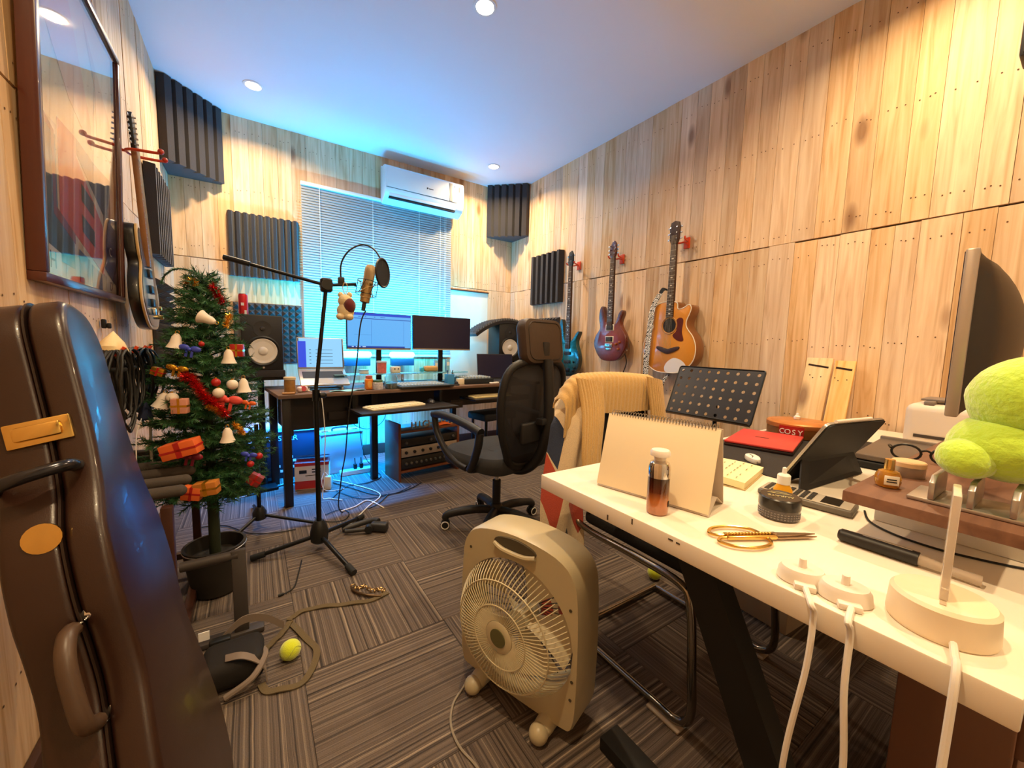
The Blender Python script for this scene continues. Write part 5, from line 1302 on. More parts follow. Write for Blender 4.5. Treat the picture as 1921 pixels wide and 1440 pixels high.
# plug lead
tag(obj('audio_lead', MB().tube(smooth_pts([FL(522, 1117, .006), FL(535, 1112, .006), FL(552, 1100, .005), FL(560, 1075, .005), FL(566, 1050, .005)], 6), .003, 6).cyl(FL(522, 1117, .007), FL(532, 1113, .007), .006, n=8), cable_b), 'thin black audio lead with a metal plug lying on the carpet', 'cable')
# black gooseneck bracket lying behind the mic stand
br = thing('metal_clamp', 'black metal clamp lying on the carpet behind the microphone stand base', 'clamp', FL(690, 995), R(-20))
obj('jaw', MB().rbox((.07, 0, .03), (.10, .05, .05), .012, 3, RZ(-18)), dark_grey, br)
obj('arm', MB().tube(smooth_pts([(-.14, .0, .02), (-.06, .03, .03), (.02, .035, .045), (.06, .01, .05)], 5), .016, 10), dark_grey, br)
obj('lever', MB().tube([(-.12, -.03, .02), (.0, -.035, .025)], .012, 10), dark_grey, br)
obj('knob', MB().cyl((.01, -.055, .03), (.01, -.02, .03), .022, n=16), black_pl, br)
# second tripod foot of a small stand beside the tree
t2 = thing('tripod_stand', 'low black tripod stand base between the tree and the desk', 'tripod', FL(488, 990)+Vector((0, 0, 0)))
obj('hub', MB().lathe([(.018, .05), (.036, .06), (.036, .10), (.02, .13)], 16), black_pl, t2)
obj('pole', MB().cyl((0, 0, .05), (.0, .0, .62), .011, n=12), black_mt, t2)
for px, py in ((412, 1035), (602, 985), (470, 930)):
    e = FL(px, py)-FL(488, 990); e = e*min(1, .36/e.length)
    obj('leg', MB().tube([(0, 0, .085), (e.x, e.y, .012)], .009, 10), black_mt, t2)
# grey folding bars, harness and bag beside the tree pot
kb = thing('folding_stand', 'grey metal folding stand leaning beside the tree pot', 'stand', FL(455, 1190))
top = AY(447, 1030, FL(455, 1190).y+.03)-FL(455, 1190)
obj('upright', plank3(MB(), (0, 0, .01), (top.x, top.y, top.z), .045, .025, (1, 0, 0)), mat('stand_grey', '#3e3836', .5), kb, bevel=.004)
obj('top_bar', MB().tube([(top.x, top.y, top.z-.02), (top.x-.17, top.y+.02, top.z-.03)], .018, 10), mat('stand_grey', '#3e3836', .5), kb)
obj('foot', MB().rbox((-.04, .0, .012), (.22, .05, .02), .005), mat('stand_grey', '#3e3836', .5), kb)
hb = thing('dog_harness', 'black dog harness with grey webbing straps heaped beside the guitar case', 'harness', FL(440, 1275))
obj('padded_body', MB().rbox((0, .02, .05), (.17, .15, .09), .03, 3), mat('harness_black', '#17120f', .8), hb)
gw = mat('grey_webbing', '#7a6c62', .85)
def rib3(mb, pts, w, wd, th=.003):
    return ribbon(mb, pts, w, wd, th)
h0 = FL(440, 1275)
obj('webbing_strap', rib3(MB(), [(-.09, .10, .02), (-.05, .12, .06), (.02, .12, .12), (.09, .13, .10), (.15, .17, .02)], .028, (.1, .0, 1)), gw, hb)
obj('webbing_strap', rib3(MB(), [(-.02, -.02, .10), (.03, -.05, .11), (.08, -.05, .06), (.09, -.06, .01)], .026, (0, 1, .2)), gw, hb)
obj('handle_loop', MB().tube(smooth_pts([(-.02, -.09, .02), (.05, -.085, .05), (.085, -.03, .07), (.08, .02, .06)], 5), .010, 8), gw, hb)
obj('buckle', MB().rbox((-.04, .10, .085), (.06, .03, .02), .006), black_pl, hb)
obj('white_tag', MB().box((-.085, .13, .10), (.03, .004, .03)), text_w, hb)
# ================================================================== things on the white desk
def on_desk(px, py, z=WZ): p = FL(px, py, z); return Vector((p.x, p.y, z))
# --- blank desk calendar
a, b = on_desk(1119, 910), on_desk(1328, 972); ex = (b-a); cw = ex.length; ang = math.atan2(ex.y, ex.x)
cal = thing('desk_calendar', 'blank cream spiral-bound desk calendar standing on the white desk', 'calendar', a, ang)
chh = .185; page = mat('calendar_page', '#ecdcbc', .75)
def slab(p0, p1, w, th):
    # sheet between two (y,z) lines over x 0..w
    (y0, z0), (y1, z1) = p0, p1; n = Vector((0, -(z1-z0), y1-y0)).normalized()*th
    v = [(0, y0, z0), (w, y0, z0), (w, y1, z1), (0, y1, z1)]; v2 = [tuple(Vector(q)+n) for q in v]
    return MB().add(v+v2, [(0, 1, 2, 3), (7, 6, 5, 4), (0, 4, 5, 1), (1, 5, 6, 2), (2, 6, 7, 3), (3, 7, 4, 0)])
obj('front_page', slab((0.004, .006), (.052, chh), cw, .004), page, cal, bevel=.0008)
obj('back_cover', slab((.112, .001), (.062, chh), cw, -.002), mat('calendar_board', '#cfc2b4', .8), cal)
obj('base_fold', slab((.004, .001), (.058, .030), cw, .0015), mat('calendar_board', '#cfc2b4', .8), cal)
obj('base_fold', slab((.058, .030), (.110, .001), cw, .0015), mat('calendar_board', '#cfc2b4', .8), cal)
sp_ = MB()
for i in range(36):
    x = .010+(cw-.02)*i/35
    sp_.tube([(x+.0012*math.sin(2*PI*k/10), .056+.0095*math.cos(2*PI*k/10), chh+.001+.0095*math.sin(2*PI*k/10)) for k in range(10)], .0011, 4, True)
obj('spiral_binding', sp_, mat('spiral_metal', '#8c8072', .35, .8), cal)['kind'] = 'stuff'
# --- gradient serum bottle
def grad_mat(name, stops, z0, z1, rough=.12, trans=.0, metal=0):
    m = bpy.data.materials.new(name); m.use_nodes = True; nt = m.node_tree; b_ = nt.nodes['Principled BSDF']; L = nt.links.new
    tc = node(nt, 'ShaderNodeTexCoord'); sx = node(nt, 'ShaderNodeSeparateXYZ'); L(tc.outputs['Object'], sx.inputs[0])
    mr = node(nt, 'ShaderNodeMapRange'); mr.inputs[1].default_value = z0; mr.inputs[2].default_value = z1; L(sx.outputs['Z'], mr.inputs[0])
    rp = ramp(nt, stops); L(mr.outputs[0], rp.inputs[0]); L(rp.outputs[0], b_.inputs['Base Color'])
    b_.inputs['Roughness'].default_value = rough; b_.inputs['Transmission Weight'].default_value = trans; b_.inputs['Coat Weight'].default_value = .6; b_.inputs['Metallic'].default_value = metal
    MATS[name] = m; return m
bt = thing('serum_bottle', 'slim brown-to-peach glass serum bottle with a white cap in front of the calendar', 'bottle', on_desk(1232, 961))
obj('glass_body', MB().lathe([(.018, 0), (.0225, .003), (.023, .01), (.023, .082)], 28), grad_mat('serum_gradient', [(0, '#d99a78'), (.35, '#c9783c'), (.62, '#5a2410'), (1, '#1e0a06')], 0, .085, trans=.35), bt)
obj('silver_shoulder', MB().lathe([(.0232, .0822), (.0232, .104), (.020, .114), (.012, .119)], 28), mat('mirror_silver', '#d8d2cc', .08, 1), bt)
obj('cap', MB().lathe([(.012, .119), (.013, .126), (.0205, .129), (.021, .137), (.018, .1415), (.002, .142)], 28), mat('cap_white', '#e6ddd4', .35), bt)
obj('barcode', MB().box((-.001, -.0232, .026), (.008, .0006, .012)), text_k, bt, rot=(0, 0, R(20)))
# --- gold scissors
p0, p1 = on_desk(1345, 1012), on_desk(1530, 1010); d = p1-p0
sc_ = thing('gold_scissors', 'ornate gold handled scissors lying on the white desk', 'scissors', p0, math.atan2(d.y, d.x))
sl_ = d.length; pv = sl_*.60; steel2 = mat('scissor_steel', '#a58d74', .3, .9)
for sg in (1, -1):
    obj('blade', MB().prism([(pv-.02, .004*sg), (pv+.0, .009*sg), (sl_*.92, .006*sg), (sl_, .0025*sg), (sl_*.8, -.003*sg), (pv, -.005*sg)], .004+(.003 if sg > 0 else 0), .0065+(.003 if sg > 0 else 0)), steel2, sc_)
    lp_ = [(.065, .004*sg), (.045, .022*sg), (.015, .036*sg), (-.004, .030*sg), (-.004, .012*sg), (.02, .004*sg)]
    lp_ = [(.095, .010*sg), (.085, .030*sg), (.05, .042*sg), (.012, .036*sg), (-.006, .018*sg), (.004, .006*sg), (.03, .005*sg)]
    obj('finger_loop', MB().tube(smooth_pts([(x, y, .006) for x, y in lp_], 5), .0032, 8), gold, sc_)
    obj('ornate_shank', MB().rbox((.065, .006*sg, .007), (.10, .008, .008), .003), gold, sc_)
bd = MB()
for i in range(14): bd.ball((.02+.0065*i, 0, .012), .0028, 8, 6)
obj('beading', bd, gold, sc_)['kind'] = 'stuff'
obj('pivot_screw', MB().lathe([(.005, .009), (.005, .0125), (.001, .013)], 12, T(pv-.006, 0, 0)), steel2, sc_)
# --- black cream jar
jr = thing('cosmetic_jar', 'low round black cosmetic jar on the white desk beside the scissors', 'jar', on_desk(1460, 968), R(120))
obj('jar_body', MB().lathe([(.034, 0), (.038, .003), (.0385, .024)], 36), mat('smoked_jar', '#4a4446', .15, coat=.5), jr)
obj('lid', MB().lathe([(.0392, .0245), (.0395, .027), (.0395, .045), (.037, .0475), (.002, .048)], 36), mat('jar_lid', '#1a1716', .3, coat=.3), jr)
text('lid_lettering', 'AURATE', .013, mat('lid_gold_print', '#b8ac80', .5), jr, T(0, .008, .0482))
obj('lid_line', MB().box((0, -.010, .0483), (.045, .0025, .0006)).box((0, -.018, .0483), (.03, .002, .0006)), mat('lid_gold_print', '#b8ac80', .5), jr)
lb = MB()
for i in range(40):
    a_ = 2*PI*i/40
    for z in (.007, .012, .017): lb.box((0, 0, 0), (.0036, .0006, .002), RZ(math.degrees(a_)) @ T(0, -.0388, z))
obj('label_print', lb, mat('label_grey', '#8a8486', .6), jr)['kind'] = 'stuff'
# --- yellow glue bottle
gl = thing('glue_bottle', 'small yellow glue bottle with a white nozzle behind the black jar', 'bottle', on_desk(1466, 945))
obj('bottle', MB().lathe([(.017, 0), (.019, .003), (.019, .036), (.0125, .048), (.0125, .050)], 24), mat('glue_yellow', '#e0a01c', .35), gl)
obj('label_band', MB().lathe([(.0193, .012), (.0195, .013), (.0195, .030), (.0193, .031)], 24), mat('glue_label', '#6a4a34', .5), gl)
obj('nozzle_cap', MB().lathe([(.0135, .050), (.0135, .070), (.011, .073), (.005, .075), (.0042, .088), (.001, .090)], 20), white_pl, gl)
# --- calculator
ca = thing('calculator', 'grey scientific calculator lying behind the black jar', 'calculator', (1.10, .365, WZ), R(-83))
obj('casing', MB().rbox((0, 0, .009), (.185, .078, .016), .006, 3), mat('calc_grey', '#6a645c', .4), ca)
obj('face_plate', MB().rbox((0, 0, .0175), (.175, .07, .0016), .0006), mat('calc_face', '#a79e90', .4), ca)
obj('display', MB().box((.05, 0, .0187), (.035, .055, .0012)), mat('calc_display', '#2a241e', .2), ca)
kk_ = MB()
for i in range(7):
    for j in range(5): kk_.rbox((-.075+.0145*i, -.026+.013*j, .0195), (.010, .009, .003), .001, 1)
obj('keys', kk_, mat('calc_keys', '#2c2824', .4), ca)['kind'] = 'stuff'
# --- black handled brush
p0, p1 = on_desk(1572, 1012), on_desk(1722, 1062); d = (p1-p0).normalized()
hb_ = thing('hair_brush', 'black handled hair brush with a clear plastic end on the white desk', 'brush', p0+Vector((0, 0, .0125)), math.atan2(d.y, d.x))
hl = (p1-p0).length
obj('handle', MB().tube([(0, 0, 0), (.004, 0, 0), (hl*.5, 0, 0), (hl, 0, 0)], [.008, .0115, .0125, .012], 18), mat('brush_black', '#1c1a1b', .45), hb_)
obj('metal_inlay', MB().rbox((hl*.62, -.0, .0122), (hl*.6, .004, .002), .0008), alu, hb_)
obj('clear_neck', MB().tube([(hl, 0, 0), (hl+.03, 0, -.002), (hl+.07, 0, -.003)], [.010, .008, .009], 14), mat('clear_plastic', '#e6d8c8', .1, trans=.6), hb_)
# --- two white toothbrush charging docks
dock_m = mat('dock_white', '#e3dbd0', .35)
def dock(px, py, label, cpts):
    p = on_desk(px, py); t = thing('charging_dock', label, 'charger', p, R(-62), 'white charging docks')
    obj('base', MB().lathe([(.031, 0), (.033, .002), (.031, .016), (.027, .022), (.002, .0225)], 32, sx=1., sy=.82), dock_m, t)
    obj('pin', MB().lathe([(.0055, .022), (.005, .034), (.0045, .036), (.001, .0362)], 14), dock_m, t)
    obj('cable_boot', MB().rbox((0, -.028, .005), (.028, .016, .010), .003), dock_m, t)
    q = t.matrix_basis.inverted()
    P_ = [Vector((0, -.036, .006))] + [q @ Vector(c) for c in cpts]
    obj('cable', MB().tube(smooth_pts(P_, 8), .0042, 8), cable_w, t)
e1, e2 = FL(1528, 1128, WZ+.005), FL(1597, 1160, WZ+.005)
dock(1503, 1088, 'white charging dock with a pin, left of the two at the desk edge', [(e1.x-.012, e1.y, WZ+.005), (.652, e1.y-.002, .735), (.645, e1.y-.002, .66), (.640, e1.y+.012, .5), (.650, e1.y+.015, .3), (.66, e1.y+.01, .06), (.70, e1.y+.03, .006), (.85, e1.y+.12, .006)])
dock(1583, 1122, 'white charging dock with a pin, right of the two at the desk edge', [(e2.x-.012, e2.y, WZ+.005), (.652, e2.y-.002, .735), (.645, e2.y-.004, .66), (.645, e2.y-.012, .54), (.640, e2.y-.002, .44), (.65, e2.y+.01, .3), (.66, e2.y+.01, .06), (.70, e2.y-.03, .006), (.85, e2.y-.06, .006)])
# --- acrylic night lamp on a white round base
al = thing('acrylic_night_lamp', 'white round lamp base holding an upright clear acrylic plate at the near desk corner', 'lamp', (.752, .088, WZ), R(8))
obj('base', MB().lathe([(.050, 0), (.052, .002), (.053, .006), (.051, .040), (.047, .0445), (.002, .045)], 40), mat('lamp_base_cream', '#ecdcc0', .4), al)
obj('slot', MB().box((.0, .0, .0452), (.07, .006, .0008)), mat('slot_tan', '#b8a488', .6), al)
obj('acrylic_plate', MB().rbox((.012, 0, .115), (.07, .008, .139), .0015), mat('clear_acrylic', '#fff6ea', .12, trans=.55, ior=1.3), al)
obj('power_cable', MB().tube(smooth_pts([(-.05, -.012, .008), (-.075, -.014, .004), (-.09, -.015, .004), (-.104, -.015, -.02), (-.112, -.014, -.1), (-.125, -.012, -.25), (-.125, -.01, -.5), (-.11, -.01, -.70), (-.06, .0, -.744), (.1, .05, -.744)], 7), .004, 8), cable_w, al)
# --- brown monitor riser
RZT = .85
rs = thing('monitor_riser', 'brown wooden monitor riser with white legs on the white desk', 'monitor riser', (1.42, .137, WZ))
obj('board', MB().rbox((0, 0, .089), (.98, .230, .022), .003), walnut, rs)
for x in (-.29, .40): obj('leg', MB().rbox((x, 0, .0388), (.03, .215, .0772), .003), white_pl, rs)
obj('drawer', MB().rbox((.05, 0, .045), (.6, .19, .055), .004), mat('riser_drawer', '#d8ccbc', .5), rs)
tag(obj('black_lead', MB().tube(smooth_pts([FL(1622, 958, WZ+.003), FL(1632, 978, WZ+.003), FL(1680, 1003, WZ+.003), FL(1760, 1030, WZ+.003), FL(1850, 1052, WZ+.003), FL(1930, 1068, WZ+.003)], 6), .0022, 6), cable_b), 'thin black lead lying along the foot of the monitor riser', 'cable')
# perfume bottle, tin, glasses
def on_riser(px, py): p = FL(px, py, RZT); return Vector((p.x, p.y, RZT))
pf_ = thing('perfume_bottle', 'small amber perfume bottle with a gold cap on the riser corner', 'perfume bottle', on_riser(1664, 912), R(-62))
am_ = mat('amber_glass', '#d89a34', .08, trans=.55, coat=.5)
obj('body', MB().lathe([(.013, 0), (.018, .002), (.0205, .012), (.0205, .022), (.016, .031), (.007, .035)], 10), am_, pf_)
obj('label', MB().rbox((0, -.0198, .017), (.022, .0012, .018), .0005), paper, pf_)
obj('label_print', MB().box((0, -.0206, .019), (.014, .0006, .0022)).box((0, -.0206, .0145), (.015, .0006, .0022)), text_k, pf_)
obj('gold_cap', MB().lathe([(.008, .035), (.0082, .037), (.0078, .055), (.002, .056)], 18), gold, pf_)
ti = thing('candle_tin', 'round silver tin with a peach lid behind the perfume bottle', 'tin', on_riser(1702, 892))
obj('tin', MB().lathe([(.026, 0), (.027, .002), (.027, .022)], 30), mat('tin_silver', '#b0a69a', .3, .8), ti)
obj('lid', MB().lathe([(.0278, .0222), (.0278, .031), (.026, .033), (.002, .0335)], 30), mat('tin_peach', '#d9b48a', .4), ti)
gs = thing('eyeglasses', 'black framed eyeglasses lying on the riser behind the tin', 'eyeglasses', on_riser(1735, 868), R(-75))
for sg in (-1, 1):
    rim = [(sg*.034+.026*math.cos(2*PI*i/20), .0, .02+.019*math.sin(2*PI*i/20)) for i in range(20)]
    o_ = obj('rim', MB().tube(rim, .0026, 6, True), black_pl, gs); obj('lens', MB().lathe([(.025, -.0006), (.025, .0006)], 20, T(sg*.034, 0, .02) @ RX(90), sy=.74), glass, o_)
    obj('temple', MB().tube(smooth_pts([(sg*.061, .0, .026), (sg*.062, .06, .022), (sg*.058, .115, .014), (sg*.05, .135, .004)], 4), .0026, 6), black_pl, gs)
obj('bridge', MB().tube(smooth_pts([(-.009, 0, .026), (0, -.002, .030), (.009, 0, .026)], 3), .0024, 6), black_pl, gs)
# aluminium vertical dock
vd = thing('laptop_dock', 'grey aluminium vertical laptop dock with upright fins on the riser', 'laptop stand', (1.03, .10, RZT), R(0))
obj('base_plate', MB().rbox((0, 0, .004), (.10, .15, .007), .002), alu, vd)
for y in (.045, -.0, -.045):
    obj('fin', MB().prism([(-.05, 0), (.05, 0), (.05, .03), (.035, .042), (-.035, .042), (-.05, .03)], -.004, .004, Matrix(((1, 0, 0, 0), (0, 0, 1, y), (0, 1, 0, .0078), (0, 0, 0, 1)))), alu, vd, bevel=.0015)
# green plush toy
gp_ = thing('green_plush', 'fluffy lime green plush toy sitting on the laptop dock', 'plush toy', (1.045, .085, .903))
gm_ = mat('lime_plush', '#b8dc3c', .95, bump=1., bs=90, sheen=.8)
def lump(mb, c, r, seed):
    o = len(mb.v); mb.ball(c, r, 30, 20); r_ = random.Random(seed); ph = [r_.uniform(0, 6) for _ in range(6)]
    for i in range(o, len(mb.v)):
        p = Vector(mb.v[i])-Vector(c); k = 1+.03*math.sin(p.x*45+ph[0])*math.sin(p.y*50+ph[1])*math.sin(p.z*45+ph[2])+.006*math.sin(p.z*160+ph[3]); mb.v[i] = tuple(Vector(c)+p*k)
    return mb
obj('body', lump(MB(), (.03, -.01, .052), (.085, .075, .058), 1), gm_, gp_)
obj('head', lump(MB(), (.04, -.03, .135), (.085, .08, .075), 2), gm_, gp_)
obj('paw', lump(MB(), (-.03, .03, .032), (.042, .038, .034), 3), gm_, gp_)
# big monitor seen from behind its edge
mt = AX(1838, 463, 1.36); mbt = AX(1787, 782, 1.36)
my = (mt.y+mbt.y)/2; mh = mt.z-mbt.z
mo = thing('desktop_monitor', 'big silver edged monitor on the riser seen from behind and edge-on', 'monitor', (1.36, my, RZT), R(5))
bz = mbt.z-RZT
obj('display_panel', MB().rbox((.31, .006, bz+mh/2), (.62, .022, mh), .004), mat('monitor_silver', '#b3a79e', .35, .5), mo)
obj('screen', MB().box((.31, .0178, bz+mh/2+.01), (.60, .002, mh-.03)), scr_faint_glow, mo)
obj('rear_shell', MB().sheet(lambda u, v: (.012+.596*u, -.005-.085*(math.sin(PI*u)*math.sin(PI*v))**.5, bz+.006+(mh-.012)*v), 20, 20, .004), mat('monitor_back', '#2a211c', .4), mo)
obj('stand_neck', MB().rbox((.31, -.095, bz*.5+mh*.18), (.07, .03, bz+mh*.36), .008), black_pl, mo)
obj('stand_arm', MB().rbox((.31, -.060, bz+mh*.45), (.10, .03, .10), .006), black_pl, mo)
obj('stand_foot', MB().rbox((.31, -.05, .006), (.22, .13, .011), .004), black_pl, mo)
# tablet in a folio
bl_c = FL(1462, 904, WZ); 
ta_, tt_ = R(-10), R(30); rtv = Vector((math.cos(ta_), math.sin(ta_), 0))
upv = Vector((math.sin(ta_), -math.cos(ta_), 0))*math.sin(tt_)+Vector((0, 0, math.cos(tt_))); tl = bl_c+upv*.205
tb = thing('tablet', 'tablet in a black folio stand seen from behind on the white desk', 'tablet', (0, 0, 0)); 
M_ = frame3(bl_c+Vector((0, 0, .004)), rtv, upv); tb.matrix_world = M_
tW, tH = .27, (tl-bl_c).length
sgn = 1 if (M_ @ Vector((.1, .1, .05))-EYE).length < (M_ @ Vector((.1, .1, 0))-EYE).length else -1   # +z local towards the camera?
obj('body', MB().prism([(x+tW/2, y+tH/2) for x, y in rrect(tW, tH, .014, 4)], 0, -.007*sgn), alu, tb)
obj('screen', MB().box((tW/2, tH/2, -.0078*sgn), (tW-.02, tH-.02, .0012)), scr_faint_glow, tb)
folio = mat('folio_black', '#121012', .6)
obj('folio_back', MB().prism([(x+tW/2, y+tH/2) for x, y in rrect(tW-.004, tH-.004, .012, 4)], .0005*sgn, .004*sgn), folio, tb)
# stand flap: from mid back down to the desk
inv = M_.inverted(); fa, fb = Vector((.01, tH*.42, .004*sgn)), Vector((tW-.02, tH*.42, .004*sgn))
ga, gb = inv @ Vector((FL(1500, 925, WZ).x, FL(1500, 925, WZ).y, WZ+.002)), inv @ Vector((FL(1618, 888, WZ).x, FL(1618, 888, WZ).y, WZ+.002))
nrm = (fb-fa).cross(ga-fa).normalized()*.004
obj('stand_flap', MB().add([fa, fb, gb, ga, fa+nrm, fb+nrm, gb+nrm, ga+nrm], [(0, 1, 2, 3), (7, 6, 5, 4), (0, 4, 5, 1), (1, 5, 6, 2), (2, 6, 7, 3), (3, 7, 4, 0)]), folio, tb)
obj('stylus', MB().tube([(.03, tH+.006, -.002*sgn), (.19, tH+.006, -.002*sgn)], .0045, 10), mat('stylus_white', '#e8dcd4', .35), tb)
# black desk mat, red laptop, notebook, white tape roller
dm = tag(obj('desk_mat', MB().rbox((1.66, .635, WZ+.0016), (.86, .36, .0028), .001), mat('mat_black', '#242022', .8, bump=.3, bs=300)), 'thin black desk mat under the red laptop', 'desk mat')
MZ = WZ+.0032
r1, r2, r3 = FL(1475, 858, MZ+.02), FL(1500, 826, MZ+.02), FL(1372, 810, MZ+.02)
rl = thing('red_laptop', 'closed coral red laptop lying on the black desk mat', 'laptop', (1.655, .70, MZ), math.atan2((r2-r1).y, (r2-r1).x))
rm = mat('coral_red', '#c8403c', .4)
obj('base', MB().rbox((0, 0, .006), (.31, .215, .011), .004), mat('laptop_under', '#2a1c1c', .5), rl)
obj('lid', MB().rbox((0, 0, .0165), (.31, .215, .009), .004), rm, rl)
obj('logo', MB().rbox((.0, .01, .0213), (.012, .045, .0006), .0002), mat('logo_dark', '#5a1c1c', .4), rl)
nb_ = thing('open_notebook', 'open cream notebook with handwritten notes beside the calendar', 'notebook', (1.13, .575, WZ), R(12))
nbp = mat('notebook_page', '#efe0ae', .8)
obj('page_block', MB().sheet(lambda u, v: (-.10+.20*u, -.075+.15*v, .020+.004*math.sin(PI*v)), 6, 10, .018), nbp, nb_)
obj('cover', MB().rbox((0, 0, .0012), (.205, .155, .0022), .0008), mat('notebook_cover', '#b8a070', .7), nb_)
hw_ = MB(); r_ = random.Random(4)
for i in range(6):
    for j in range(5):
        if r_.random() < .75: hw_.box((-.075+.03*i+r_.uniform(-.004, .004), -.05+.022*j, .0248+.0012*math.sin(j)), (.018*r_.uniform(.5, 1.1), .0016, .0006))
obj('handwriting', hw_, mat('ink_grey', '#6a5a48', .7), nb_)['kind'] = 'stuff'
tp = thing('tape_roller', 'white correction tape roller lying at the edge of the red laptop', 'tape roller', Vector((1.345, .60, MZ)), R(40))
obj('shell', MB().prism(outline([(-.035, -.012), (0, -.02), (.032, -.014), (.038, .004), (.02, .018), (-.015, .016), (-.04, .004)], 4), 0, .017), white_pl, tp, bevel=.004)
obj('tip', MB().rbox((-.045, -.004, .009), (.02, .008, .006), .002), mat('tip_grey', '#8a8078', .5), tp)
obj('swoosh', MB().tube(smooth_pts([(-.02, .008, .0172), (0, .0, .0174), (.02, .004, .0172)], 4), .0012, 5), text_k, tp)
# cookie tin
ck = thing('cookie_tin', 'round golden cookie tin with a red COSY label on the desk', 'tin', (1.955, .70, WZ+.0032))
tin_m = mat('tin_gold_print', '#8a5a2c', .35, .4, var=.5, vs=40)
obj('tin_body', MB().lathe([(.112, 0), (.115, .003), (.115, .052)], 44), tin_m, ck)
obj('lid', MB().lathe([(.1165, .040), (.118, .042), (.118, .058), (.112, .062), (.104, .060), (.10, .063), (.002, .064)], 44), mat('tin_lid', '#c07a40', .35, .3, var=.3, vs=25), ck)
view_a = math.atan2(-.70, -1.955)-R(12)
lbp = MB()
def lab(u, v): a_ = view_a+(u-.5)*.75; h = .006+.046*v; return (.1186*math.cos(a_), .1186*math.sin(a_), h)
obj('red_label', lbp.sheet(lab, 12, 4, .0012), mat('label_red', '#9c1a18', .4), ck)
for i, c_ in enumerate('COSY'):
    a_ = view_a+(-.27+.18*i)
    n_ = Vector((math.cos(a_), math.sin(a_), 0)); text('label_letter', c_, .030, text_w, ck, frame3(Vector((.1200*n_.x, .1200*n_.y, .028)), (-n_.y, n_.x, 0), (0, 0, 1)))
tag(obj('dropper_bottle', MB().lathe([(.011, 0), (.012, .002), (.012, .012), (.006, .016), (.004, .026), (.001, .027)], 16), white_pl, None, (1.985, .72, WZ+.0032+.0646)), 'tiny white bottle standing on the cookie tin lid', 'bottle')
# two pine offcuts leaning on the right wall
offm = pine_mat('offcut_pine', '#e3b878', '#c99a58', '#efcf98')
for y, w, h, lab_ in ((.965, .115, .34, 'wider pale pine offcut leaning on the wall behind the cookie tin'), (.855, .085, .33, 'narrower brown-stained pine offcut leaning on the wall behind the cookie tin')):
    t = thing('pine_offcut', lab_, 'wood board', (2.44, y-.13, WZ+.002), 0, 'pine offcuts leaning on the wall', rot=(0, R(14.5), 0))
    obj('board', MB().rbox((0, 0, h/2), (.016, w, h), .002), offm, t)
    obj('burn_mark', MB().box((0, 0, 0), (.0008, w*.8, .010), T(-.0083, 0, h*.87) @ RX(8)), mat('char', '#2a1a10', .9), t)
    for dy, dz in ((-.02, .7), (.015, .68), (.03, .72)): obj('nail_hole', MB().lathe([(.003, 0), (.003, .0006)], 8, T(-.0081, dy, h*dz) @ RY(-90)), mat('char', '#2a1a10', .9), t)
# perforated music stand beyond the desk
mst = thing('music_stand', 'black perforated music stand between the white desk and the right wall', 'music stand', (2.12, 1.16, 0))
pl = frame3((-.10, .235, .745), (0, -1, 0), (.40, 0, .92))
PWm, PHm = .47, .29; nx_, ny_ = 9, 6
mbp = MB(); th = .003
# plate as cells with octagonal holes
cwx, chy = PWm/nx_, PHm/ny_
for i in range(nx_):
    for j in range(ny_):
        cx_, cy_ = (i+.5)*cwx, (j+.5)*chy; r0 = .0095
        sq = []; ci = []
        for k in range(8):
            a_ = R(22.5+45*k); ci.append((cx_+r0*math.cos(a_), cy_+r0*math.sin(a_)))
            m_ = max(abs(math.cos(a_)), abs(math.sin(a_))); sq.append((cx_+cwx/2*math.cos(a_)/m_, cy_+chy/2*math.sin(a_)/m_))
        vs = [(x, y, z) for z in (0, -th) for (x, y) in sq+ci]
        fs = []
        for k in range(8):
            k2 = (k+1) % 8; fs += [(k, k2, 8+k2, 8+k), (16+k2, 16+k, 24+k, 24+k2), (8+k, 8+k2, 24+k2, 24+k)]
            if (k % 2 == 1):  # fill the square corner
                pass
        # square corners
        cs = [(cx_+sx_*cwx/2, cy_+sy_*chy/2) for sx_, sy_ in ((1, 1), (-1, 1), (-1, -1), (1, -1))]
        for q, (x, y) in enumerate(cs):
            k = 2*q; b0 = len(vs); vs += [(x, y, 0), (x, y, -th)]; fs += [(k, b0, k+1), (16+k+1, b0+1, 16+k)]
        mbp.add(vs, fs, pl)
obj('perforated_plate', mbp, mat('stand_plate', '#2c2a2c', .35, .4), mst, smooth=False)
obj('lip', MB().rbox((PWm/2, -.004, .02), (PWm, .006, .05), .002, M=pl), black_mt, mst)
obj('plate_rim', MB().tube([pl @ Vector((x+PWm/2, y+PHm/2, -.001)) for x, y in rrect(PWm, PHm, .012, 3)], .004, 6, True), black_mt, mst)
obj('shaft', MB().cyl((.04, 0, .05), (.0, 0, .84), .011, n=12), black_mt, mst)
for a_ in (90, 210, 330):
    e = Vector((.30*math.cos(R(a_)), .30*math.sin(R(a_)), .012)); obj('leg', MB().tube([(.03, 0, .18), (e.x*.8, e.y, e.z)], .007, 8), black_mt, mst)
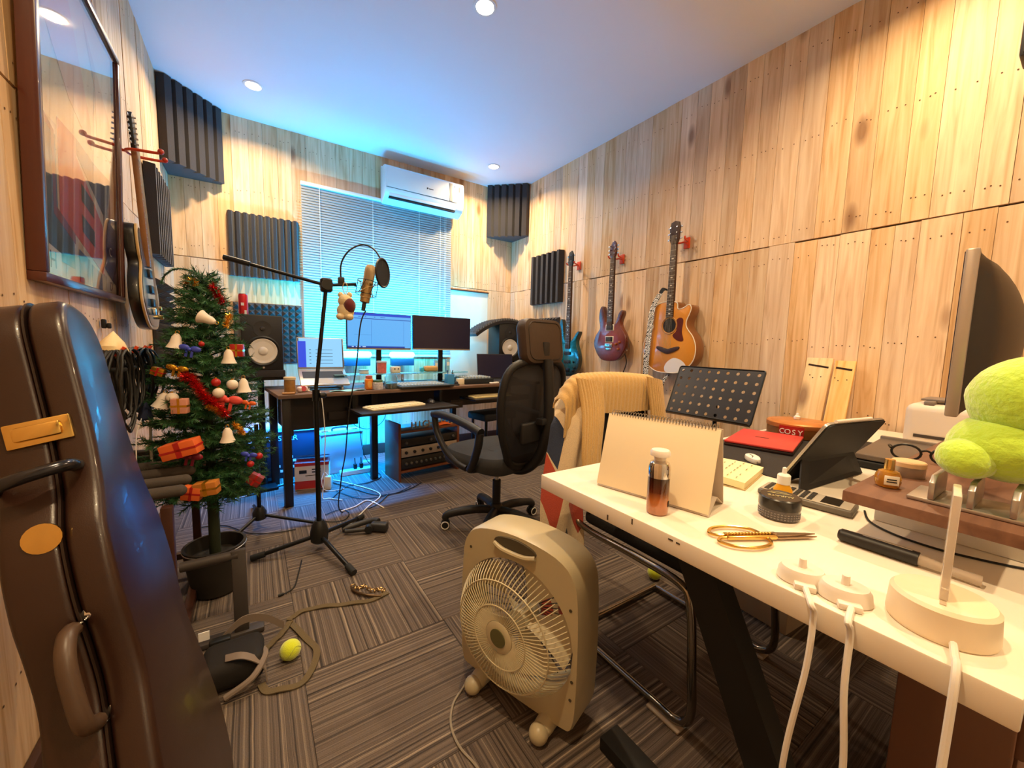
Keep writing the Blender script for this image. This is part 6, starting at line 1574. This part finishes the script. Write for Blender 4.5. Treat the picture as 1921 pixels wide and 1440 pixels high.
# printer, flat grey scanner, storage box
pr = thing('printer', 'white rounded printer on the desk against the right wall', 'printer', (2.325, .29, WZ), 0)
obj('body', MB().rbox((0, 0, .085), (.30, .27, .17), .03, 4), mat('printer_white', '#d6c8ba', .4), pr)
obj('paper_slot', MB().box((-.151, 0, .045), (.004, .2, .012)), mat('slot_dark', '#3a302a', .7), pr)
obj('top_tray', MB().rbox((-.03, 0, .185), (.14, .2, .008), .002, M=None), mat('tray_grey', '#7a6e66', .5), pr, rot=None)
obj('hinge', MB().rbox((-.11, .07, .172), (.05, .03, .02), .004), mat('tray_grey', '#7a6e66', .5), pr)
sc2 = thing('grey_laptop', 'closed dark grey laptop propped on a black sleeve behind the tablet', 'laptop', (1.80, .355, WZ), R(4))
obj('sleeve', MB().rbox((0, 0, .012), (.40, .16, .022), .006), matte_black, sc2)
obj('laptop_body', MB().rbox((0, .0, .034), (.38, .15, .018), .005), mat('laptop_grey', '#6a5f58', .4, .3), sc2)
obj('stand_edge', MB().rbox((.195, .0, .03), (.014, .15, .045), .004), mat('tray_grey', '#7a6e66', .5), sc2)
bx = thing('storage_box', 'beige cardboard storage box on the floor under the white desk', 'box', (1.95, .75, 0), R(-4))
bm2 = mat('box_beige', '#a89684', .8, var=.06, vs=5)
obj('carton', MB().rbox((0, 0, .09), (.46, .36, .18), .004), bm2, bx)
obj('lid', MB().rbox((0, 0, .193), (.475, .375, .024), .004), mat('box_grey', '#8a7c70', .8), bx)
# ================================================================== things on the studio desk
def on_sd(px, py): p = FL(px, py, DZ); return Vector((p.x, p.y, DZ))
def clampd(p, u0=.03, u1=DL-.03, v0=.03, v1=DD-.03):
    d = p-DO; u = d.x*math.cos(DK)+d.y*math.sin(DK); v = -d.x*math.sin(DK)+d.y*math.cos(DK); return min(max(u, u0), u1), min(max(v, v0), v1)
def sd(px, py, **k): u, v = clampd(on_sd(px, py), **k); return dk(u, v)
# red can on the left speaker
c0 = AY(457, 587, 3.40)
can = thing('drink_can', 'tall red drinks can standing on top of the left studio speaker', 'can', (c0.x, 3.40, .8902+.3852))
obj('can_body', MB().lathe([(.024, 0), (.0285, .008), (.029, .012), (.029, .132), (.0255, .145)], 26), mat('can_red', '#c4242c', .3, .3), can)
obj('can_top', MB().lathe([(.0257, .1452), (.0262, .148), (.0225, .150), (.002, .149)], 26), alu, can)
obj('can_label', MB().box((-.004, -.0292, .075), (.018, .001, .02)).box((.012, -.0272, .02), (.014, .002, .028)), text_w, can)
# keyboards and mouse on the trays
def keyboard(name, label, c, rz, w, d, m_body, m_key, rows, cols, z, accent=None):
    t = thing(name, label, 'keyboard', (c.x, c.y, z), rz)
    obj('case', MB().prism([(x, y) for x, y in rrect(w, d, .012, 4)], 0, .012), m_body, t, bevel=.002)
    kw, kd = w*.95/cols, d*.84/rows
    me = None
    for j in range(rows):
        for i in range(cols):
            if j == 0 and 3 < i < 9:
                if i != 6: continue
                o = obj('space_key', MB().rbox((0, 0, 0), (kw*4.9, kd*.84, .006), .0015, 1), m_key, t, (-w*.475+kw*(i+.5), -d*.42+kd*(j+.5), .0155)); continue
            if me is None:
                o = obj('key', MB().rbox((0, 0, 0), (kw*.84, kd*.84, .006), .0015, 1), m_key, t); me = o.data
            else:
                o = bpy.data.objects.new('key', me); COL.objects.link(o); o.parent = t
            o.location = (-w*.475+kw*(i+.5), -d*.42+kd*(j+.5), .0155)
            if accent and ((j in (1, 2) and 5 <= i <= 9)):
                pass
    return t
u0, v0 = .86, -.03
k1 = keyboard('white_keyboard', 'slim cream-white keyboard on the pull-out tray of the studio desk', dk(.735, -.085, 0), DK+R(9), .44, .15, mat('kb_white', '#e6d9b8', .4), mat('kb_key', '#dccfae', .5), 5, 16, .6372)
k2 = keyboard('mechanical_keyboard', 'cream mechanical keyboard with grey keys on the right tray', dk(1.66, -.01, 0), DK+R(-2), .40, .13, mat('kb_cream', '#d9c890', .4), mat('kb_grey', '#8f7f58', .5), 5, 15, .6472)
ms_ = thing('computer_mouse', 'black computer mouse on the tray right of the white keyboard', 'mouse', dk(1.05, -.04, .6372), DK+R(80))
obj('shell', MB().ball((0, 0, .004), (.055, .032, .028), 20, 12), mat('mouse_black', '#26262a', .3), ms_)
obj('wheel', MB().cyl((.03, -.004, .028), (.03, .004, .028), .006, n=12), rubber, ms_)
# glass jar with wooden-coloured content
gj = thing('storage_jar', 'glass jar of brown snacks with a pale lid on the studio desk', 'jar', dk(.085, .10))
obj('jar', MB().lathe([(.030, 0), (.034, .004), (.034, .085), (.031, .09)], 26), mat('jar_brown', '#8c6230', .3, var=.35, vs=40), gj)
obj('lid', MB().lathe([(.037, .0902), (.037, .106), (.034, .109), (.002, .109)], 26), mat('jar_lid_pale', '#cbb793', .4), gj)
tag(obj('wooden_pen', MB().tube([Vector(dk(.03, .04))+Vector((0, 0, .0075)), Vector(dk(.10, .025))+Vector((0, 0, .0075))], .007, 10), mat('pen_wood', '#a8794a', .5)), 'short wooden pen lying on the left front corner of the studio desk', 'pen')
td = thing('tape_dispenser', 'pink and white tape dispenser beside the snack jar', 'tape dispenser', dk(.165, .13), R(30))
obj('body', MB().rbox((0, 0, .02), (.075, .035, .038), .014, 3), mat('dispenser_white', '#d8c4c4', .4), td)
obj('roll', MB().cyl((0, -.0185, .024), (0, .0185, .024), .018, n=18), mat('dispenser_pink', '#c4525a', .4), td)
cc2 = thing('charging_cable', 'white charging cable dropping over the front of the studio desk', 'cable', (0, 0, 0))
P_ = [dk(.20, .16, DZ+.004), dk(.23, .08, DZ+.004), dk(.25, .015, DZ+.004), dk(.252, -.006, DZ-.02), dk(.262, -.008, .62), dk(.27, -.006, .45), dk(.268, .02, .30), dk(.27, .05, .12), dk(.26, .06, .007), dk(.30, .02, .006), dk(.36, -.06, .006)]
obj('lead', MB().tube(smooth_pts(P_, 6), .0034, 6), cable_w, cc2)
obj('plug', MB().rbox(dk(.20, .17, DZ+.008), (.03, .02, .014), .003), white_pl, cc2)
tag(obj('face_mask', MB().sheet(lambda u, v: dk(.32+.24*u, .028+.045*v, DZ+.006+.006*math.sin(u*9)*math.sin(v*5+1)), 16, 5, .002), mat('mask_blue', '#8fd8e8', .8)), 'light blue cloth lying along the front edge of the studio desk', 'cloth')
oj = thing('supplement_jar', 'orange supplement jar with a red and white lid on the studio desk', 'jar', dk(.60, .075))
obj('jar', MB().rbox((0, 0, .042), (.058, .05, .084), .012, 3), mat('jar_orange', '#e07a1c', .4), oj)
obj('label', MB().lathe([(.02, 0), (.02, .0015)], 20, T(0, -.0252, .042) @ RX(90) @ Matrix.Diagonal((.8, 1.3, 1, 1))), mat('jar_label_y', '#e8a84c', .5), oj)
obj('lid', MB().lathe([(.024, .0845), (.024, .104), (.021, .106), (.002, .106)], 20), mat('lid_red_white', '#b8584a', .5), oj)
pj_ = thing('patterned_jar', 'short clear jar with a dotted pattern and green lid in front of the orange jar', 'jar', dk(.655, .050))
obj('jar', MB().lathe([(.036, 0), (.040, .003), (.040, .052), (.036, .056)], 24), mat('jar_dotted', '#b9b4bc', .25, var=.6, vs=90), pj_)
obj('lid', MB().lathe([(.037, .0562), (.037, .072), (.002, .073)], 24), mat('lid_green', '#4c6a4a', .4), pj_)
tm = thing('glass_tea_jar', 'clear glass jar half full of brown tea on the studio desk', 'jar', dk(.765, .062))
obj('tea', MB().lathe([(.040, .003), (.044, .006), (.044, .042), (.002, .0422)], 26), mat('tea_brown', '#4a2a12', .1, coat=.4), tm)
obj('glass', MB().lathe([(.042, 0), (.0465, .003), (.0475, .09), (.040, .102), (.036, .108), (.034, .108), (.0385, .10), (.0455, .09), (.0448, .004), (.002, .0025)], 26), mat('blue_glass', '#d8f4ff', .04, trans=.95), tm)
# keyboard mixer behind the jars
sy = thing('controller_keyboard', 'grey blue studio controller with rows of pads and a screen on the desk', 'audio controller', dk(1.03, .16), DK)
obj('chassis', MB().prism([(-.17, 0), (.17, 0), (.17, .03), (-.17, .016)], -.22, .22, Matrix(((0, 0, 1, 0), (1, 0, 0, 0), (0, 1, 0, .004), (0, 0, 0, 1)))), mat('controller_grey', '#4a5866', .4), sy, bevel=.003)
pdm = mat('pad_light', '#9aa8b4', .5); me = None
tilt = math.atan2(.014, .34)
for j in range(4):
    for i in range(14):
        x, y = -.19+.027*i, -.13+.045*j; z = .004+.016+(y+.17)/.34*.014+.003
        if me is None: o = obj('pad', MB().rbox((0, 0, 0), (.02, .030, .007), .002, 1), pdm, sy); me = o.data
        else: o = bpy.data.objects.new('pad', me); COL.objects.link(o); o.parent = sy
        place(o, (x, y, z), (tilt, 0, 0))
obj('front_rest', MB().tube([(-.22, -.178, .010), (.24, -.178, .010)], .009, 10), matte_black, sy)
obj('screen_strip', MB().box((0, .13, .0335), (.30, .03, .002)), mat('strip_black', '#101418', .2), sy)
# items on the glass shelf
def on_shelf(u, v=.30): return dk(u, v, SHZ)
tub = thing('snack_tub', 'clear plastic tub of red sweets on the glass shelf', 'tub', on_shelf(.78, .29))
obj('tub', MB().lathe([(.034, 0), (.037, .003), (.038, .085)], 22), mat('tub_red', '#c96a60', .3, var=.45, vs=50), tub)
obj('lid', MB().lathe([(.041, .0852), (.041, .098), (.002, .099)], 22), mat('tub_lid', '#b8c8d8', .3), tub)
tb_ = thing('tissue_box', 'small cream box with two dark eyes on the glass shelf', 'box', on_shelf(.90, .30), DK)
obj('box', MB().rbox((0, 0, .025), (.075, .05, .05), .006), mat('box_cream', '#d8cdb8', .5), tb_)
for x in (-.015, .015): obj('eye', MB().lathe([(.006, 0), (.006, .001)], 12, T(x, -.0252, .032) @ RX(90)), text_k, tb_)
rl_ = thing('cardboard_roll', 'tan paper packet lying on the glass shelf below the dark monitor', 'packet', on_shelf(1.23, .31), DK)
obj('packet', MB().rbox((0, 0, .026), (.13, .06, .05), .018, 3), mat('packet_tan', '#b8925a', .8), rl_)
obj('cap', MB().rbox((-.085, 0, .02), (.03, .04, .038), .008), mat('packet_teal', '#3aa8b8', .5), rl_)
for u, w, h, lab_ in ((1.30, .03, .10, 'pale blue carton standing on the glass shelf, left of two'), (1.42, .035, .11, 'pale blue carton standing on the glass shelf, right of two')):
    t = thing('small_carton', lab_, 'carton', on_shelf(u, .345), DK, 'small cartons on the glass shelf')
    obj('carton', MB().rbox((0, 0, h/2), (w, .03, h), .003), mat('carton_blue', '#88c4e0', .5), t); obj('stripe', MB().box((0, -.0153, h*.6), (w*.8, .0008, h*.3)), text_w, t)
rd = thing('round_tin', 'low round white tin at the left of the glass shelf', 'tin', on_shelf(.64, .30))
obj('tin', MB().lathe([(.034, 0), (.036, .002), (.036, .02)], 22), mat('tin_white', '#cfd8dc', .4), rd); obj('lid', MB().lathe([(.037, .0202), (.037, .03), (.002, .031)], 22), mat('tin_blue_grey', '#8aa8b8', .4), rd)
# right part of the desk
ph_ = thing('pen_cup', 'blue translucent square pen cup on the studio desk', 'pen cup', dk(1.335, .16), DK)
obj('cup', MB().rbox((0, 0, .045), (.07, .06, .09), .004), mat('cup_blue', '#4aa0dc', .15, trans=.3), ph_)
for i, (x, y) in enumerate(((-.015, .0), (.01, .012), (.018, -.01))): obj('pen', MB().tube([(x, y, .088), (x*1.5, y, .125)], .004, 8), mat('pen_%d' % i, ('#2a3a8a', '#c8c8c8', '#20242a')[i], .4), ph_)
nt_ = thing('sticky_notes', 'block of cream sticky notes beside the blue pen cup', 'notepad', dk(1.415, .11), DK)
obj('pad', MB().rbox((0, 0, .025), (.065, .05, .05), .002), mat('note_cream', '#e0d2b4', .8), nt_); obj('top_sheet', MB().box((0, 0, .0506), (.064, .049, .0008)), paper, nt_)
tbk = thing('trackball', 'small black trackball puck at the front of the studio desk', 'trackball', dk(1.345, .06))
obj('base', MB().lathe([(.028, 0), (.03, .004), (.024, .014), (.002, .016)], 20), matte_black, tbk); obj('ball', MB().ball((0, 0, .02), .016, 14, 10), mat('ball_dark', '#2a2a30', .15), tbk)
mxr = thing('mixing_console', 'black audio mixer covered with small knobs on the studio desk', 'audio mixer', dk(1.60, .19), DK+R(-4))
obj('chassis', MB().rbox((0, 0, .025), (.30, .26, .048), .006), mat('mixer_black', '#1c2226', .4), mxr)
me = None
for j in range(6):
    for i in range(8):
        if me is None: o = obj('knob', MB().lathe([(.009, 0), (.009, .012), (.006, .014), (.001, .0142)], 10), mat('knob_grey', '#aab4ba', .4), mxr); me = o.data
        else: o = bpy.data.objects.new('knob', me); COL.objects.link(o); o.parent = mxr
        o.location = (-.125+.036*i, -.09+.036*j, .0494)
obj('fader_panel', MB().box((0, -.118, .0496), (.27, .018, .001)), mat('panel_grey', '#5a646a', .4), mxr)
rm_ = thing('white_remote', 'white remote control lying beside the dark laptop', 'remote control', dk(1.735, .035), DK+R(8))
obj('body', MB().rbox((0, 0, .008), (.10, .036, .015), .006, 3), white_pl, rm_); obj('buttons', MB().box((-.02, 0, .0158), (.03, .02, .001)), dark_grey, rm_)
# ================================================================== things under the studio desk
cb1 = thing('equipment_carton', 'dark blue cardboard carton with a white top edge under the studio desk', 'box', (.185, 3.70, 0), R(-4))
obj('carton', MB().rbox((0, 0, .19), (.52, .30, .38), .004), mat('carton_navy', '#10243a', .6, var=.15, vs=6), cb1)
obj('white_top', MB().box((0, -.003, .395), (.522, .306, .03)), mat('carton_white', '#d8d4d8', .6), cb1)
text('carton_lettering', 'STORMSTAR', .06, text_w, cb1, T(-.06, -.1515, .325) @ RX(90))
dots = MB()
for i, (x, z) in enumerate(((-.06, .16), (-.04, .13), (-.03, .10), (-.01, .06), (.06, .17), (.08, .14), (.10, .11), (.08, .09))): dots.box((x, -.1512, z), (.022, .0015, .02))
obj('printed_icons', dots, text_w, cb1)['kind'] = 'stuff'
ab = thing('aluminium_case', 'pale blue-grey aluminium equipment case under the studio desk', 'equipment case', (.60, 3.56, 0), R(5))
acm = mat('case_alu', '#b8c8d0', .4, .2)
obj('shell', MB().rbox((0, 0, .165), (.34, .17, .33), .008), acm, ab)
obj('lid_rim', MB().rbox((0, 0, .338), (.345, .175, .015), .004), acm, ab)
obj('handle', MB().tube(smooth_pts([(-.06, 0, .346), (-.05, 0, .372), (.05, 0, .372), (.06, 0, .346)], 4), .007, 8), black_pl, ab)
for x in (-.12, .12): obj('latch', MB().rbox((x, -.01, .349), (.05, .03, .01), .003), chrome, ab)
c2 = thing('product_carton', 'white and red product carton with black print standing under the desk', 'box', (.355, 3.255, 0), R(-12))
obj('carton', MB().rbox((0, 0, .10), (.23, .14, .20), .003), mat('carton_cream', '#d8cbb8', .6), c2)
obj('red_band', MB().box((0, -.0004, .035), (.2305, .141, .06)).box((0, -.0004, .19), (.2305, .141, .024)), mat('carton_red', '#a8241c', .6), c2)
obj('open_flap', MB().box((0, -.05, .226), (.23, .09, .003), RX(-18)), mat('flap_blue', '#4a90d0', .6), c2)
obj('print_block', MB().box((-.06, -.0712, .135), (.05, .0014, .025)).box((.03, -.0712, .15), (.06, .0014, .008)).box((.03, -.0712, .13), (.06, .0014, .008)).box((0, -.0712, .105), (.09, .0014, .004)), text_k, c2)
pa = thing('power_adapter', 'cream power adapter with its white lead on the carpet beside the product carton', 'power adapter', (.44, 3.13, 0), R(-20))
obj('body', MB().rbox((0, 0, .05), (.045, .045, .10), .006), mat('adapter_cream', '#e0c89c', .5), pa)
obj('lead', MB().tube(smooth_pts([(0, 0, .1), (-.02, -.005, .13), (-.035, -.03, .08), (-.02, -.05, .02), (.03, -.06, .005), (.12, -.03, .005)], 5), .003, 6), cable_w, pa)
ps = thing('power_strip', 'white power strip with black plugs on the carpet under the desk', 'power strip', (.72, 3.40, 0), R(3))
obj('housing', MB().rbox((0, 0, .02), (.30, .06, .04), .006), white_pl, ps)
for x in (-.03, .02): obj('plug', MB().rbox((x, 0, .062), (.028, .03, .044), .006).cyl((x, 0, .08), (x, .01, .13), .004, n=8), matte_black, ps)
ps2 = thing('power_strip', 'long pale power strip near the skirting board under the desk', 'power strip', (.72, 3.62, 0), R(2))
obj('housing', MB().rbox((0, 0, .02), (.42, .055, .04), .006), white_pl, ps2)
obj('socket_row', MB().box((0, 0, .0403), (.36, .028, .001)), dark_grey, ps2)
# equipment rack
rk = thing('equipment_rack', 'brown wooden equipment rack with audio units under the studio desk', 'equipment rack', (1.20, 3.17, 0), R(8))
rkw = mat('rack_orange_wood', '#6b3a1e', .45, var=.25, vs=8)
for x in (-.275, .275): obj('side_panel', MB().rbox((x, 0, .235), (.022, .26, .47), .003), rkw, rk)
obj('bottom_shelf', MB().rbox((0, 0, .075), (.527, .26, .018), .003), rkw, rk)
obj('top_shelf', MB().rbox((0, 0, .40), (.527, .26, .018), .003), rkw, rk)
def unit(z, h, m, face, nk, knobm, extra=None):
    u = obj('rack_unit', MB().rbox((0, .0, z), (.50, .24, h), .003), m, rk)
    f = obj('face_plate', MB().rbox((0, -.1235, z), (.52, .006, h), .001), face, u)
    for i in range(nk): 
        o = obj('rack_knob', MB().lathe([(.012, 0), (.012, .012), (.008, .016), (.001, .0162)], 12, T(-.22+.44*i/max(1, nk-1), -.1265, z) @ RX(90)), knobm, u)
    return u
unit(.140, .085, mat('unit_black', '#141414', .4), mat('face_black', '#1c1b1a', .45), 11, mat('knob_dark', '#4a4844', .4))
unit(.232, .075, mat('unit_black', '#141414', .4), mat('face_silver', '#9c9084', .4, .4), 7, matte_black)
u3 = unit(.312, .06, mat('unit_black', '#141414', .4), mat('face_black', '#1c1b1a', .45), 3, mat('knob_dark', '#4a4844', .4))
obj('status_lamp', MB().ball((.06, -.129, .318), .007, 10, 8), mat('lamp_white', '#fff4dc', .3, emit=(1, .9, .7), es=6), u3)
obj('yellow_tag', MB().box((.18, -.1275, .165), (.08, .002, .035)), mat('tag_yellow', '#e0a830', .6), rk)
obj('orange_cloth', MB().sheet(lambda u, v: (.08+.14*u, -.11+.1*v, .412+.03*math.sin(u*3.1)*math.sin(v*3+.3)), 8, 6, .004), mat('cloth_orange', '#d8642c', .8), rk)
ltr = thing('wooden_block_letters', 'row of pale wooden letters standing on the equipment rack top', 'letter blocks', (1.26, 3.12, .4095), R(8))
for i, c_ in enumerate('HIGHSIDE'):
    text('letter', c_, .075, mat('letter_pale', '#c9a878', .6), ltr, T(-.18+.052*i, -.02, .026) @ RX(90), ext=.006)
# stool behind the office chair, cables on the carpet
stl = thing('padded_stool', 'low black padded stool under the right end of the studio desk', 'stool', (1.92, 3.22, 0), R(10))
obj('cushion', MB().rbox((0, 0, .44), (.40, .28, .07), .02, 3), mat('stool_black', '#12141c', .7), stl)
for x in (-.16, .16):
    for y in (-.1, .1): obj('leg', MB().cyl((x, y, 0), (x, y, .405), .013, n=10), black_mt, stl)
def fcable(pts, label, m, r=.004, name='floor_cable'):
    return tag(obj(name, MB().tube(smooth_pts([FL(x, y, .006) for x, y in pts], 6), r, 6), m), label, 'cable', 'cables on the carpet under the desk')
fcable([(655, 985), (690, 950), (712, 925), (650, 905), (625, 900)], 'blue lit white cable curving forward beside the product carton', cable_w)
fcable([(640, 958), (665, 950), (690, 938), (720, 952)], 'short white cable end on the carpet in front of the power strip', cable_w)
fcable([(625, 905), (660, 915), (710, 928), (760, 920), (790, 905)], 'black cable running along the front of the equipment rack', cable_b)
fcable([(630, 920), (680, 935), (740, 925), (770, 912)], 'second black cable running along the front of the equipment rack', cable_b, .003)
fcable([(700, 880), (715, 893), (690, 905), (650, 912), (622, 935)], 'dark cable looping from the power strip to the carton', cable_b)
fcable([(395, 925), (430, 930), (470, 928), (510, 915), (550, 905), (575, 900)], 'thick dark cable crossing the blue lit carpet behind the tree', cable_b, .007)
fcable([(440, 935), (480, 925), (520, 912), (548, 900)], 'white cable crossing the blue lit carpet behind the tree', cable_w, .003)
fcable([(610, 965), (640, 955), (655, 962), (645, 975), (615, 978), (590, 970)], 'thin black cable looped behind the microphone stand', cable_b, .003)
fcable([(370, 990), (420, 985), (470, 1000), (520, 998), (555, 992)], 'thin black cable lying between the tree and the microphone stand', cable_b, .003)
hw2 = thing('hanging_cables', 'thin black cables sagging below the studio desk in front of the wall', 'cable', (0, 0, 0))
for pts in (((.55, .5, .60), (.62, .52, .42), (.75, .52, .36), (.88, .52, .42), (.92, .5, .60)), ((.66, .5, .58), (.68, .52, .3), (.72, .5, .1), (.80, .45, .01))):
    obj('cable', MB().tube(smooth_pts([dk(u, v, z) for u, v, z in pts], 6), .003, 6), cable_b, hw2)

# small black speaker high on the right wall at the picture edge
wp = AX(1914, 55, XR-.1)
ws = thing('wall_speaker', 'small black speaker mounted high on the right wall at the picture edge', 'speaker', (XR-.004, wp.y-.09, wp.z))
obj('cabinet', MB().rbox((-.075, 0, 0), (.13, .16, .24), .008), spk_m, ws); obj('grille', MB().rbox((-.143, 0, 0), (.006, .14, .22), .002), dark_grey, ws)
obj('bracket', MB().rbox((-.006, 0, 0), (.01, .06, .10), .002), black_mt, ws)
